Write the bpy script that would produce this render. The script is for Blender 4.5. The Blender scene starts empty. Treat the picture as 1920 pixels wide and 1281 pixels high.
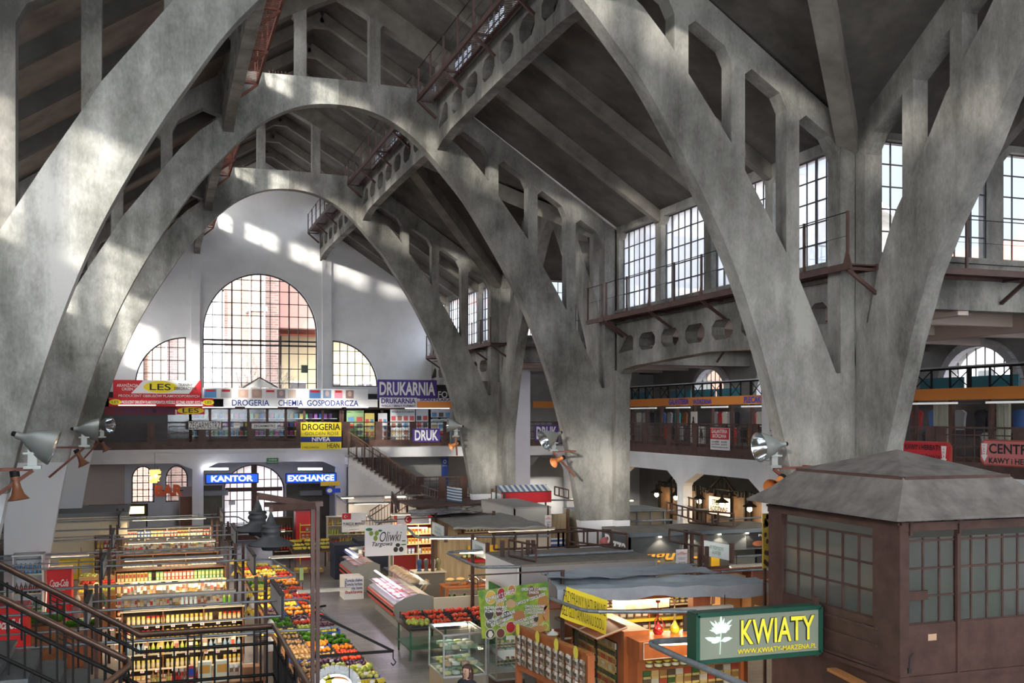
import bpy, bmesh, math, random
from mathutils import Vector, Matrix
random.seed(7)
scene = bpy.context.scene
EYE = 6.45                      # camera height above the market floor
YAW = math.radians(19.0)
FPX = 1941.0
# ---------------------------------------------------------------- camera
cam_d = bpy.data.cameras.new('camera'); cam = bpy.data.objects.new('camera', cam_d)
scene.collection.objects.link(cam)
cam.location = (0, 0, EYE); cam.rotation_euler = (math.radians(90), 0, -YAW)
cam_d.sensor_width = 36; cam_d.lens = FPX / 1920 * 36
cam_d.shift_y = (781 - 640.5) / 1920
cam_d.clip_start = 0.1; cam_d.clip_end = 600
scene.camera = cam
# ---------------------------------------------------------------- world, sun, exposure
scene.view_settings.view_transform = 'Standard'
scene.view_settings.look = 'None'
scene.view_settings.gamma = 1
scene.view_settings.use_curve_mapping = False
scene.view_settings.exposure = 0.35
w = bpy.data.worlds.new('sky'); scene.world = w; w.use_nodes = True
nt = w.node_tree; bg = nt.nodes['Background']
# hazy winter sky: brightest around the low sun behind the camera to the left, calm and pale in front
tcw = nt.nodes.new('ShaderNodeTexCoord'); dotn = nt.nodes.new('ShaderNodeVectorMath'); dotn.operation = 'DOT_PRODUCT'
dotn.inputs[1].default_value = (-.62, -.75, .23)
nt.links.new(tcw.outputs['Generated'], dotn.inputs[0])
ramp = nt.nodes.new('ShaderNodeValToRGB'); mapr = nt.nodes.new('ShaderNodeMapRange')
mapr.inputs[1].default_value = -1; mapr.inputs[2].default_value = 1
nt.links.new(dotn.outputs['Value'], mapr.inputs[0]); nt.links.new(mapr.outputs[0], ramp.inputs[0])
e = ramp.color_ramp.elements
SKY_F, SKY_B = (0.060, 0.068, 0.080, 1), (1.0, 0.97, 0.92, 1)
e[0].position = 0.42; e[0].color = SKY_F; e[1].position = 0.85; e[1].color = SKY_B
q = e.new(0.62); q.color = (0.55, 0.62, 0.72, 1)
nt.links.new(ramp.outputs[0], bg.inputs[0]); bg.inputs[1].default_value = 13.0
sun_d = bpy.data.lights.new('sun', 'SUN'); sun = bpy.data.objects.new('sun', sun_d)
scene.collection.objects.link(sun)
sun_d.energy = 8.0; sun_d.angle = math.radians(3.0); sun_d.color = (1.0, 0.93, 0.80)
sun.rotation_euler = Vector((0.80, 1.0, -0.30)).to_track_quat('-Z', 'Y').to_euler()
scene.cycles.max_bounces = 8; scene.cycles.diffuse_bounces = 5
scene.cycles.transparent_max_bounces = 24
scene.cycles.sample_clamp_indirect = 6.0
scene.cycles.caustics_reflective = False; scene.cycles.caustics_refractive = False

# ---------------------------------------------------------------- geometry helpers
C = scene.collection
_c, _s = math.cos(YAW), math.sin(YAW)
def ray(x):
    u = (x - 960) / FPX
    return _s + u * _c, _c - u * _s
def atY(x, y, Y):
    a, b = ray(x); d = Y / b
    return Vector((a * d, Y, EYE + (781 - y) * d / FPX))
def atX(x, y, X):
    a, b = ray(x); d = X / a
    return Vector((X, b * d, EYE + (781 - y) * d / FPX))
def atZ(x, y, Z):
    a, b = ray(x); d = FPX * (Z - EYE) / (781 - y)
    return Vector((a * d, b * d, Z))

class MB:
    def __init__(s): s.v = []; s.f = []; s.m = []; s.sm = []
    def add(s, vs, fs, mi=0, smooth=False):
        o = len(s.v); s.v += [tuple(p) for p in vs]
        for f in fs: s.f.append([o + i for i in f]); s.m.append(mi); s.sm.append(smooth)
    def box(s, x0, x1, y0, y1, z0, z1, mi=0):
        s.add([(x0,y0,z0),(x1,y0,z0),(x1,y1,z0),(x0,y1,z0),(x0,y0,z1),(x1,y0,z1),(x1,y1,z1),(x0,y1,z1)],
              [(0,3,2,1),(4,5,6,7),(0,1,5,4),(1,2,6,5),(2,3,7,6),(3,0,4,7)], mi); return s
    def cb(s, cx, cy, cz, sx, sy, sz, mi=0):
        return s.box(cx-sx/2, cx+sx/2, cy-sy/2, cy+sy/2, cz-sz/2, cz+sz/2, mi)
    def bar(s, a, b, w, h=None, mi=0, up=(0,0,1)):
        h = h or w; a = Vector(a); b = Vector(b); d = (b-a)
        if d.length < 1e-6: return s
        d.normalize(); u = Vector(up)
        if abs(d.dot(u)) > .98: u = Vector((1,0,0)) if abs(d.x) < .9 else Vector((0,1,0))
        r = d.cross(u).normalized(); u = r.cross(d).normalized()
        vs = []
        for p in (a, b):
            for q in ((-1,-1),(1,-1),(1,1),(-1,1)): vs.append(p + r*(q[0]*w/2) + u*(q[1]*h/2))
        s.add(vs, [(0,1,2,3),(7,6,5,4),(0,4,5,1),(1,5,6,2),(2,6,7,3),(3,7,4,0)], mi); return s
    def cyl(s, a, b, r0, r1=None, n=12, mi=0, caps=True, smooth=True):
        r1 = r0 if r1 is None else r1
        a = Vector(a); b = Vector(b); d = (b-a).normalized()
        u = Vector((0,0,1)) if abs(d.z) < .9 else Vector((1,0,0))
        x = d.cross(u).normalized(); y = d.cross(x)
        vs = []
        for p, r in ((a, r0), (b, r1)):
            for i in range(n):
                t = 2*math.pi*i/n; vs.append(p + x*(r*math.cos(t)) + y*(r*math.sin(t)))
        s.add(vs, [(i, (i+1) % n, n+(i+1) % n, n+i) for i in range(n)], mi, smooth)
        if caps: s.add(vs, [tuple(range(n))[::-1], tuple(range(n, 2*n))], mi)
        return s
    def tube(s, pts, r, n=8, mi=0):
        for a, b in zip(pts, pts[1:]): s.cyl(a, b, r, n=n, mi=mi)
        return s
    def lathe(s, prof, cx=0, cy=0, cz=0, n=16, mi=0, smooth=True, axis=None):
        vs = []
        M = axis
        for r, z in prof:
            for i in range(n):
                t = 2*math.pi*i/n; p = Vector((r*math.cos(t), r*math.sin(t), z))
                if M is not None: p = M @ p
                vs.append((cx+p.x, cy+p.y, cz+p.z))
        fs = []
        for k in range(len(prof)-1):
            for i in range(n):
                j = (i+1) % n; fs.append((k*n+i, k*n+j, (k+1)*n+j, (k+1)*n+i))
        s.add(vs, fs, mi, smooth)
        s.add(vs[:n], [tuple(range(n))[::-1]], mi); s.add(vs[-n:], [tuple(range(n))], mi)
        return s
    def ball(s, cx, cy, cz, rx, ry=None, rz=None, n=8, m=5, mi=0):
        ry = ry or rx; rz = rz or rx
        vs = []
        for k in range(1, m):
            ph = math.pi*k/m
            for i in range(n):
                t = 2*math.pi*i/n
                vs.append((cx+rx*math.sin(ph)*math.cos(t), cy+ry*math.sin(ph)*math.sin(t), cz+rz*math.cos(ph)))
        vs.append((cx,cy,cz+rz)); vs.append((cx,cy,cz-rz)); T = len(vs)-2
        fs = []
        for k in range(m-2):
            for i in range(n):
                j = (i+1) % n; fs.append((k*n+i, (k+1)*n+i, (k+1)*n+j, k*n+j))
        for i in range(n):
            j = (i+1) % n; fs.append((T, i, j)); fs.append((T+1, (m-2)*n+j, (m-2)*n+i))
        s.add(vs, fs, mi, True); return s
    def quad(s, a, b, c, d, mi=0): s.add([a,b,c,d], [(0,1,2,3)], mi); return s
    def slab(s, pts, n, t, mi=0):       # a polygon given thickness t along -n
        n = Vector(n).normalized(); k = len(pts); P = [Vector(p) for p in pts]; Q = [p - n*t for p in P]
        s.add(P+Q, [tuple(range(k)), tuple(range(2*k-1, k-1, -1))] + [(i, i+k, (i+1) % k + k, (i+1) % k) for i in range(k)], mi)
        return s
    def mesh(s, name, mats):
        me = bpy.data.meshes.new(name); me.from_pydata(s.v, [], s.f)
        for m in (mats if isinstance(mats, (list, tuple)) else [mats]): me.materials.append(m)
        me.polygons.foreach_set('material_index', s.m); me.polygons.foreach_set('use_smooth', s.sm)
        me.update(); return me
    def build(s, name, mats, parent=None, **kw):
        o = bpy.data.objects.new(name, s.mesh(name, mats)); C.objects.link(o)
        if parent: o.parent = parent
        for k, v in kw.items(): o[k] = v
        return o

def tag(o, label=None, cat=None, group=None, kind=None):
    if label: o['label'] = label
    if cat: o['category'] = cat
    if group: o['group'] = group
    if kind: o['kind'] = kind
    return o
def thing(name, label, cat, loc=(0,0,0), rz=0, group=None):
    o = bpy.data.objects.new(name, None); C.objects.link(o); o.location = loc; o.rotation_euler = (0,0,rz)
    o.empty_display_size = .2
    return tag(o, label, cat, group)
def struct(o): o['kind'] = 'structure'; return o
def at(mb, loc): return mb
# flat outline (with holes) given thickness.  plane: 'XZ' -> normal Y, 'YZ' -> normal X, 'XY' -> normal Z
def outline_mesh(name, outer, holes, plane, off, t, mats):
    cu = bpy.data.curves.new('tmp', 'CURVE'); cu.dimensions = '2D'; cu.fill_mode = 'BOTH'; cu.extrude = t/2
    for pts in [outer] + list(holes):
        sp = cu.splines.new('POLY'); sp.points.add(len(pts)-1); sp.use_cyclic_u = True
        for i, p in enumerate(pts): sp.points[i].co = (p[0], p[1], 0, 1)
    ob = bpy.data.objects.new('tmp', cu); C.objects.link(ob)
    dg = bpy.context.evaluated_depsgraph_get()
    me = bpy.data.meshes.new_from_object(ob.evaluated_get(dg)); me.name = name
    bpy.data.objects.remove(ob); bpy.data.curves.remove(cu)
    for v in me.vertices:
        a, b, c = v.co
        v.co = (a, off + t/2 - c, b) if plane == 'XZ' else ((off + t/2 + c, a, b) if plane == 'YZ' else (a, b, off + t/2 + c))
    me.materials.clear()
    for m in (mats if isinstance(mats, (list, tuple)) else [mats]): me.materials.append(m)
    me.polygons.foreach_set('use_smooth', [False]*len(me.polygons))
    me.update(); return me
def outline(name, outer, holes, plane, off, t, mats, parent=None):
    o = bpy.data.objects.new(name, outline_mesh(name, outer, holes, plane, off, t, mats)); C.objects.link(o)
    if parent: o.parent = parent
    return o
def arc(cx, cz, rx, rz, a0, a1, n=20):
    return [(cx + rx*math.cos(math.radians(a0+(a1-a0)*i/n)), cz + rz*math.sin(math.radians(a0+(a1-a0)*i/n))) for i in range(n+1)]

# ---------------------------------------------------------------- materials
def base(name):
    m = bpy.data.materials.new(name); m.use_nodes = True; return m, m.node_tree, m.node_tree.nodes['Principled BSDF']
def plain(name, col, rough=.6, metal=0.0, emit=0, ecol=None, spec=.5):
    m, t, b = base(name); b.inputs['Base Color'].default_value = (*col, 1); b.inputs['Roughness'].default_value = rough
    b.inputs['Metallic'].default_value = metal; b.inputs['Specular IOR Level'].default_value = spec
    if emit: b.inputs['Emission Color'].default_value = (*(ecol or col), 1); b.inputs['Emission Strength'].default_value = emit
    return m
def noisy(name, cols, scale=2.0, rough=.8, detail=6, stretch=(1,1,1), bump=0.0, pos=None, metal=0.0, spec=.3, bscale=18):
    m, t, b = base(name); N = t.nodes; L = t.links
    g = N.new('ShaderNodeNewGeometry'); mp = N.new('ShaderNodeMapping'); mp.inputs['Scale'].default_value = stretch
    nz = N.new('ShaderNodeTexNoise'); nz.inputs['Scale'].default_value = scale; nz.inputs['Detail'].default_value = detail; nz.inputs['Roughness'].default_value = .62
    cr = N.new('ShaderNodeValToRGB'); e = cr.color_ramp.elements
    pos = pos or [0.32 + .36*i/(len(cols)-1) for i in range(len(cols))]
    e[0].position = pos[0]; e[0].color = (*cols[0], 1); e[1].position = pos[-1]; e[1].color = (*cols[-1], 1)
    for p, c in list(zip(pos, cols))[1:-1]: q = e.new(p); q.color = (*c, 1)
    L.new(g.outputs['Position'], mp.inputs[0]); L.new(mp.outputs[0], nz.inputs[0]); L.new(nz.outputs[0], cr.inputs[0]); L.new(cr.outputs[0], b.inputs['Base Color'])
    b.inputs['Roughness'].default_value = rough; b.inputs['Metallic'].default_value = metal; b.inputs['Specular IOR Level'].default_value = spec
    if bump:
        n2 = N.new('ShaderNodeTexNoise'); n2.inputs['Scale'].default_value = bscale; n2.inputs['Detail'].default_value = 4
        bp = N.new('ShaderNodeBump'); bp.inputs['Strength'].default_value = bump; bp.inputs['Distance'].default_value = .02
        L.new(g.outputs['Position'], n2.inputs[0]); L.new(n2.outputs[0], bp.inputs['Height']); L.new(bp.outputs[0], b.inputs['Normal'])
    return m
M = {}
def concrete(name, lo, mid, hi, paint_z=None, streak=True):
    """board-marked stained concrete; below paint_z the foot is painted white."""
    m, t, b = base(name); N = t.nodes; L = t.links
    g = N.new('ShaderNodeNewGeometry')
    def noise(scale, st, det=5):
        mp = N.new('ShaderNodeMapping'); mp.inputs['Scale'].default_value = st
        n = N.new('ShaderNodeTexNoise'); n.inputs['Scale'].default_value = scale; n.inputs['Detail'].default_value = det; n.inputs['Roughness'].default_value = .65
        L.new(g.outputs['Position'], mp.inputs[0]); L.new(mp.outputs[0], n.inputs[0]); return n
    a = noise(.5, (1,1,.7), 6); s_ = noise(1.5, (1,1,.18)); f = noise(20, (1,1,.5), 3)
    def math_(op, x, y):
        q = N.new('ShaderNodeMath'); q.operation = op
        for i, k in enumerate((x, y)):
            if hasattr(k, 'is_linked'): L.new(k, q.inputs[i])
            else: q.inputs[i].default_value = k
        return q.outputs[0]
    v = math_('ADD', math_('MULTIPLY', a.outputs[0], .60), math_('ADD', math_('MULTIPLY', s_.outputs[0], .28), math_('MULTIPLY', f.outputs[0], .12)))
    cr = N.new('ShaderNodeValToRGB'); e = cr.color_ramp.elements
    e[0].position = .40; e[0].color = (*lo, 1); e[1].position = .60; e[1].color = (*hi, 1); q = e.new(.5); q.color = (*mid, 1)
    L.new(v, cr.inputs[0]); col = cr.outputs[0]
    if paint_z is not None:
        sp = N.new('ShaderNodeSeparateXYZ'); L.new(g.outputs['Position'], sp.inputs[0])
        lt = math_('LESS_THAN', sp.outputs[2], paint_z)
        mx = N.new('ShaderNodeMix'); mx.data_type = 'RGBA'; L.new(lt, mx.inputs[0]); L.new(col, mx.inputs[6]); mx.inputs[7].default_value = (.62,.62,.64,1); col = mx.outputs[2]
    L.new(col, b.inputs['Base Color']); b.inputs['Roughness'].default_value = .85; b.inputs['Specular IOR Level'].default_value = .25
    bp = N.new('ShaderNodeBump'); bp.inputs['Strength'].default_value = .35; bp.inputs['Distance'].default_value = .03
    L.new(s_.outputs[0], bp.inputs['Height']); L.new(bp.outputs[0], b.inputs['Normal'])
    return m
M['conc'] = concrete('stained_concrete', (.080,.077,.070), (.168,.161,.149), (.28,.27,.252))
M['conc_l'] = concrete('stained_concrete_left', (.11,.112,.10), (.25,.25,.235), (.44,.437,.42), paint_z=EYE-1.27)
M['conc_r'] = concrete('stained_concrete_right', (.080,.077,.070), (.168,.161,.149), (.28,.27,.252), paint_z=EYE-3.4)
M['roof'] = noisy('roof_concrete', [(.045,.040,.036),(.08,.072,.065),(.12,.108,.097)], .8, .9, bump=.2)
M['roof_l'] = noisy('roof_concrete_lit', [(.12,.098,.086),(.19,.16,.142),(.25,.215,.19)], .8, .9, bump=.2)  # left slope: light falling on the slabs is put into a paler colour
M['rib_l'] = noisy('rib_concrete_shaded', [(.06,.058,.054),(.10,.096,.09)], 1.2, .9)  # left ribs: shade on their sides painted in as a darker tone
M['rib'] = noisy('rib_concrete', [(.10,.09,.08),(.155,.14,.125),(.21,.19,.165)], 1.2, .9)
M['white'] = noisy('white_plaster', [(.60,.60,.62),(.72,.72,.74)], .7, .8, spec=.2)
M['white2'] = noisy('grey_white_plaster', [(.50,.50,.53),(.62,.62,.65)], .7, .8, spec=.2)
M['pink'] = noisy('pinkish_plaster', [(.48,.40,.36),(.56,.47,.43)], .7, .85)
M['grey'] = noisy('grey_plaster', [(.23,.225,.22),(.33,.32,.31)], .6, .85)
M['brownmetal'] = noisy('brown_painted_steel', [(.046,.023,.019),(.088,.046,.038)], 3, .55, spec=.4)
M['rust_sunlit'] = noisy('rusty_sunlit_red_steel', [(.10,.035,.025),(.20,.075,.055)], 4, .7)  # on the left roof walkway the redder tone stands in for sunlight
M['black'] = plain('black_iron', (.010,.009,.009), .6, spec=.2)
M['darkgrey'] = plain('dark_grey_paint', (.030,.031,.034), .55, spec=.3)
M['frame'] = plain('window_bar_steel', (.035,.035,.04), .5)
def floor_mat():
    m, t, b = base('floor_tiles'); N = t.nodes; L = t.links
    g = N.new('ShaderNodeNewGeometry'); br = N.new('ShaderNodeTexBrick'); br.inputs['Scale'].default_value = 1.0
    br.inputs['Brick Width'].default_value = .6; br.inputs['Row Height'].default_value = .3; br.inputs['Mortar Size'].default_value = .008
    br.inputs['Color1'].default_value = (.235,.225,.225,1); br.inputs['Color2'].default_value = (.175,.17,.172,1); br.inputs['Mortar'].default_value = (.09,.09,.09,1)
    L.new(g.outputs['Position'], br.inputs[0])
    nz = N.new('ShaderNodeTexNoise'); nz.inputs['Scale'].default_value = .9; nz.inputs['Detail'].default_value = 5; L.new(g.outputs['Position'], nz.inputs[0])
    mx = N.new('ShaderNodeMix'); mx.data_type = 'RGBA'; mx.blend_type = 'MULTIPLY'; mx.inputs[0].default_value = .5
    cr = N.new('ShaderNodeValToRGB'); cr.color_ramp.elements[0].position = .3; cr.color_ramp.elements[0].color = (.55,.55,.57,1); cr.color_ramp.elements[1].position = .7; cr.color_ramp.elements[1].color = (1,1,1,1)
    L.new(nz.outputs[0], cr.inputs[0]); L.new(br.outputs[0], mx.inputs[6]); L.new(cr.outputs[0], mx.inputs[7]); L.new(mx.outputs[2], b.inputs['Base Color'])
    b.inputs['Roughness'].default_value = .35; return m
M['floor'] = floor_mat()
def glass_mat(name, tint=(1,1,1), gloss=.08, diffuse=0.0, dust=0.0):
    m = bpy.data.materials.new(name); m.use_nodes = True; t = m.node_tree; N = t.nodes; L = t.links
    for n in list(N): N.remove(n)
    out = N.new('ShaderNodeOutputMaterial'); tr = N.new('ShaderNodeBsdfTransparent'); tr.inputs[0].default_value = (*tint, 1)
    gl = N.new('ShaderNodeBsdfGlossy'); gl.inputs['Roughness'].default_value = .08; gl.inputs[0].default_value = (.9,.95,1,1)
    mx = N.new('ShaderNodeMixShader'); mx.inputs[0].default_value = gloss; L.new(tr.outputs[0], mx.inputs[1]); L.new(gl.outputs[0], mx.inputs[2]); cur = mx.outputs[0]
    if diffuse:
        df = N.new('ShaderNodeBsdfTranslucent'); df.inputs[0].default_value = (*tint, 1)
        m2 = N.new('ShaderNodeMixShader'); m2.inputs[0].default_value = diffuse; L.new(cur, m2.inputs[1]); L.new(df.outputs[0], m2.inputs[2]); cur = m2.outputs[0]
    if dust:
        df = N.new('ShaderNodeBsdfDiffuse'); df.inputs[0].default_value = (.34,.36,.35,1)
        m2 = N.new('ShaderNodeMixShader'); m2.inputs[0].default_value = dust; L.new(cur, m2.inputs[1]); L.new(df.outputs[0], m2.inputs[2]); cur = m2.outputs[0]
    L.new(cur, out.inputs[0]); return m
M['glass'] = glass_mat('window_glass', (.96,.98,1.0), .05)
M['frost'] = glass_mat('milky_glass', (.85,.93,1.0), .04, .45)
def brick_mat():
    m, t, b = base('church_brick'); N = t.nodes; L = t.links
    tc = N.new('ShaderNodeTexCoord'); mp = N.new('ShaderNodeMapping'); mp.inputs['Rotation'].default_value = (math.radians(90), 0, 0)
    br = N.new('ShaderNodeTexBrick'); br.inputs['Scale'].default_value = 1; br.inputs['Brick Width'].default_value = .5; br.inputs['Row Height'].default_value = .18; br.inputs['Mortar Size'].default_value = .02
    br.inputs['Color1'].default_value = (.235,.15,.13,1); br.inputs['Color2'].default_value = (.185,.11,.095,1); br.inputs['Mortar'].default_value = (.30,.24,.20,1)
    L.new(tc.outputs['Object'], mp.inputs[0]); L.new(mp.outputs[0], br.inputs[0]); L.new(br.outputs[0], b.inputs['Base Color']); b.inputs['Roughness'].default_value = .9; return m
M['brick'] = brick_mat()

# ================================================================= STRUCTURE
CX = 5.2                                   # nave centre line
ARCHY = [6.4, 18.75, 31.1, 43.3]; WALLY = 55.3; REARY = -5.6
TA = .42
Z = lambda r: EYE + r
intr = [(0,9.37),(.8,9.30),(1.5,9.07),(2.2,8.66),(2.85,8.07),(3.4,7.45),(4.0,6.75),(4.6,5.85),(5.2,4.88),(5.75,3.88),(6.25,2.82),(6.7,1.62),(7.05,.5),(7.35,-.6),(7.62,-1.85),(7.82,-3.0),(8.0,-4.2),(8.15,-6.45)]
extr = [(3.05,10.08),(3.38,10.0),(3.38,8.72),(4.02,8.22),(4.55,7.65),(5.08,6.95),(6.07,5.64),(6.38,5.11),(6.95,4.18),(7.40,3.40),(7.67,2.96),(8.18,1.90),(8.62,.93)]
extr2 = [(9.1,.93),(9.1,-6.45)]
def smooth(pts, k=3):
    out = []
    n = len(pts)
    for i in range(n-1):
        p0 = pts[max(i-1,0)]; p1 = pts[i]; p2 = pts[i+1]; p3 = pts[min(i+2,n-1)]
        if i == 0: p0 = (-p2[0], p2[1])
        for j in range(k):
            t = j/k
            out.append(tuple(.5*((2*p1[a])+(-p0[a]+p2[a])*t+(2*p0[a]-5*p1[a]+4*p2[a]-p3[a])*t*t+(-p0[a]+3*p1[a]-3*p2[a]+p3[a])*t*t*t) for a in (0,1)))
    out.append(pts[-1]); return out
INTR = smooth(intr[:-1]) + [intr[-1]]
def chord_under(w): return 8.18 - .64*(w-5.08)
def chord_top(w): return 7.95 - .667*(w-6.33) if w > 3.3 else 11.35+.6*(3.55-w)
def arch(Y, label, skip=()):
    root = thing('concrete_arch', label, 'arch', (CX, Y, 0), group=None)
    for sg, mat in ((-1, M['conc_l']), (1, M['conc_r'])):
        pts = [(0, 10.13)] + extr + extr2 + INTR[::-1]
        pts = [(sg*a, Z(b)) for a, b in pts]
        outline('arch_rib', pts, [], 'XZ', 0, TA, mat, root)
        for wc in (4.9, 6.22, 7.54):
            zb = [5.9, 4.3, 2.3][[4.9, 6.22, 7.54].index(wc)]
            p = MB(); 
            # strut with small flared shoulders under the sloping chord
            a0, a1 = wc-.16, wc+.16
            za, zb2 = chord_under(a0)+.02, chord_under(a1)+.02
            P = [(a0, zb),(a1, zb),(a1, zb2-.25),(a1+.2, chord_under(a1+.2)+.05),(a0-.2, chord_under(a0-.2)+.05),(a0, za-.25)]
            outline('strut', [(sg*a, Z(b)) for a, b in P], [], 'XZ', .01, TA-.02, M['conc'], root)
        P = [(8.72,.7),(9.08,.7),(9.08,6.2),(8.72,6.35)]
        outline('post', [(sg*a, Z(b)) for a, b in P], [], 'XZ', -.02, TA+.04, M['conc'], root)
        P = [(3.36, chord_under(3.36)-.55),(3.9,chord_under(3.9)-.02),(8.45, chord_under(8.45)),(8.75, chord_under(8.75)-.35),(9.1,5.55),(9.1, chord_top(9.1)+.05),(3.36, chord_top(3.36)+.05)]
        outline('rafter', [(sg*a, Z(b)) for a, b in P], [], 'XZ', .005, TA-.01, M['conc'], root)
        # upper post standing on the crown and upper rafter
        P = [(.95,10.05),(1.28,10.05),(1.28,11.85),(1.45,12.0),(.78,12.4),(.95,12.1)]
        outline('crown_post', [(sg*a, Z(b)) for a, b in P], [], 'XZ', .01, TA-.02, M['conc'], root)
        P = [(0,12.62),(.75,12.25),(1.3,11.95),(3.1,10.95),(3.12,10.0),(3.42,10.0),(3.62,11.25),(0,13.42)]
        outline('upper_rafter', [(sg*a, Z(b)) for a, b in P], [], 'XZ', .005, TA-.01, M['rib'], root)
    # bird spikes along the crown
    sp = MB(); x = -2.6
    while x < 2.6:
        if abs(abs(x)-1.1) > .25: sp.bar((x, .1, Z(10.1)), (x+random.uniform(-.05,.05), .1+random.uniform(-.04,.04), Z(10.22)), .008)
        x += .06
    sp.build('bird_spikes', M['brownmetal'], root)
    return root
names = {6.4:'pointed concrete arch nearest the camera, mostly above and behind it',
 18.75:'nearest of the tall grey concrete arches, its legs crossing both sides of the picture',
 31.1:'middle of the three grey concrete arches spanning the hall',
 43.3:'farthest of the grey concrete arches, framing the white end wall'}
for y in ARCHY: arch(y, names[y])
for o in C.objects:
    if o.name.startswith('bird_spikes'): o['kind'] = 'stuff'

# ---- floor
struct(MB().box(-14, 30, -8, 62, -.3, 0).build('floor', M['floor']))
# ---- longitudinal tie beams with eight-sided openings
def octo(y0, y1, z0, z1, c=.22):
    return [(y0+c,z0),(y1-c,z0),(y1,z0+c*.8),(y1,z1-c*.8),(y1-c,z1),(y0+c,z1),(y0,z1-c*.8),(y0,z0+c*.8)]
def tie_beam(Y0, Y1, side, label):
    root = thing('tie_beam', label, 'beam', (0,0,0), group=None)
    L = Y1-Y0; mid = (Y0+Y1)/2; pitch = 1.5; hs = []
    zb, zt = Z(8.28), Z(9.85)
    for k in range(-3, 3):
        a = mid + k*pitch + .22; hs.append(octo(a, a+1.06, Z(8.86), Z(9.45)))
    e = mid-3*pitch-.22; hs.append([(e,Z(8.9)),(e,Z(9.3)),(e-.18,Z(9.45)),(e-.45,Z(9.45)),(e-1.05,Z(8.95)),(e-1.0,Z(8.86))])
    e = mid+3*pitch+.22; hs.append([(e,Z(8.9)),(e,Z(9.3)),(e+.18,Z(9.45)),(e+.45,Z(9.45)),(e+1.05,Z(8.95)),(e+1.0,Z(8.86))])
    lo = [(Y0,zb-.02)] + [(Y0+.6, zb+.12), (Y0+1.6, zb+.22), (mid, zb+.26), (Y1-1.6, zb+.22), (Y1-.6, zb+.12)] + [(Y1,zb-.02),(Y1,zt),(Y0,zt)]
    x = CX + (3.05 if side > 0 else -3.35)
    outline('beam_web', lo, hs, 'YZ', x, .30, M['conc'], root)
    g = MB(); g.box(x-.04, x+.34, Y0, Y1, zt, zt+.10); g.build('cap', M['conc'], root)
    return root
spans = [(REARY, 6.4), (6.4+TA, 18.75), (18.75+TA, 31.1), (31.1+TA, 43.3), (43.3+TA, WALLY)]
sn = ['behind the camera', 'over the near bay', 'between the nearest and the middle arch', 'between the middle and the far arch', 'between the far arch and the end wall']
for i, (a, b) in enumerate(spans):
    for sd in (-1, 1):
        tie_beam(a, b, sd, 'concrete beam pierced by eight-sided holes, %s side of the hall, %s' % ('right' if sd > 0 else 'left', sn[i]))

# ---- roof
rf = MB(); rfl = MB(); ribl = MB()
def slope(x0, z0, x1, z1, y0, y1, t=.22, rf=rf):
    n = Vector((-(z1-z0), 0, x1-x0)).normalized()
    if n.z < 0: n = -n
    rf.slab([(x0,y0,z0),(x1,y0,z1),(x1,y1,z1),(x0,y1,z0)][::(1 if x1 > x0 else -1)], -n, t)
ZE, ZT = Z(6.12), Z(10.02)
for sd in (-1, 1):
    X0, X1 = CX+sd*3.3, CX+sd*9.3
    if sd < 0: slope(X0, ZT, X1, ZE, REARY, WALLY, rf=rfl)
    else:
        slope(X0, ZT, X1, ZE, 18.75, 31.1); slope(X0, ZT, X1, ZE, 43.3, WALLY)
        # over the crossings the nave slope is cut along two valleys
        for (a, b) in ((6.4, 18.75+.2), (31.3, 43.3)):
            mid = (a+b)/2
            n = Vector((ZT-ZE, 0, 6.0)).normalized()
            for (ya, ys) in ((a, 1), (b, -1)):
                P = [(X0,ya,ZT),(X1,ya,ZE),(X0,ya+ys*6.0,ZT)]
                if ys > 0: rf.slab(P, -n, .22)
                else: rf.slab(P[::-1], -n, .22)
                m2 = Vector((0, -ys*(ZT-ZE), 6.0)).normalized()
                P = [(X1,ya,ZE),(27.5,ya,ZE),(27.5,ya+ys*6.0,ZT),(X0,ya+ys*6.0,ZT)]
                rf.slab(P if ys < 0 else P[::-1], -m2, .22)
    slope(CX, Z(13.42), CX+sd*3.75, Z(11.17), REARY, WALLY+.3)
slope(CX+3.3, ZT, CX+9.3, ZE, REARY, 6.4)
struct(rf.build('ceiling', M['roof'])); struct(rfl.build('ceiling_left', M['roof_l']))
# ribs under the slabs
rb_y = []
for (a, b) in spans:
    for k in (1, 2, 3): rb_y.append(a + (b-a)*k/4)
rib = MB()
for y in rb_y:
    for sd in (-1, 1):
        cross = sd > 0 and (6.4 < y < 18.75 or 31.1 < y < 43.3)
        if not cross:
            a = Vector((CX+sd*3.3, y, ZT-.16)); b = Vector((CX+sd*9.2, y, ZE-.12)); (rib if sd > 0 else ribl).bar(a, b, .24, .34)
        rib.bar((CX, y, Z(13.2)), (CX+sd*3.7, y, Z(11.0)), .22, .34)
    rib.bar((CX-.3, y, Z(12.95)), (CX+.3, y, Z(12.95)), .2, .2)
for (a, b) in ((6.4, 18.95), (31.3, 43.3)):           # valley beams and transept ribs
    rib.bar((CX+9.1, b, ZE-.25), (CX+3.3, b-6.0, ZT-.2), .42, .5)
    rib.bar((CX+9.1, a, ZE-.25), (CX+3.3, a+6.0, ZT-.2), .42, .5)
    for x in (18.1, 21.6, 25.1):
        rib.bar((x, b, ZE-.12), (x, b-6.1, ZT-.1), .24, .34); rib.bar((x, a, ZE-.12), (x, a+6.1, ZT-.1), .24, .34)
for y in (18.8, 31.15, 43.35):
    pass
struct(rib.build('ceiling_ribs', M['rib'])); struct(ribl.build('ceiling_ribs', M['rib_l']))
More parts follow.
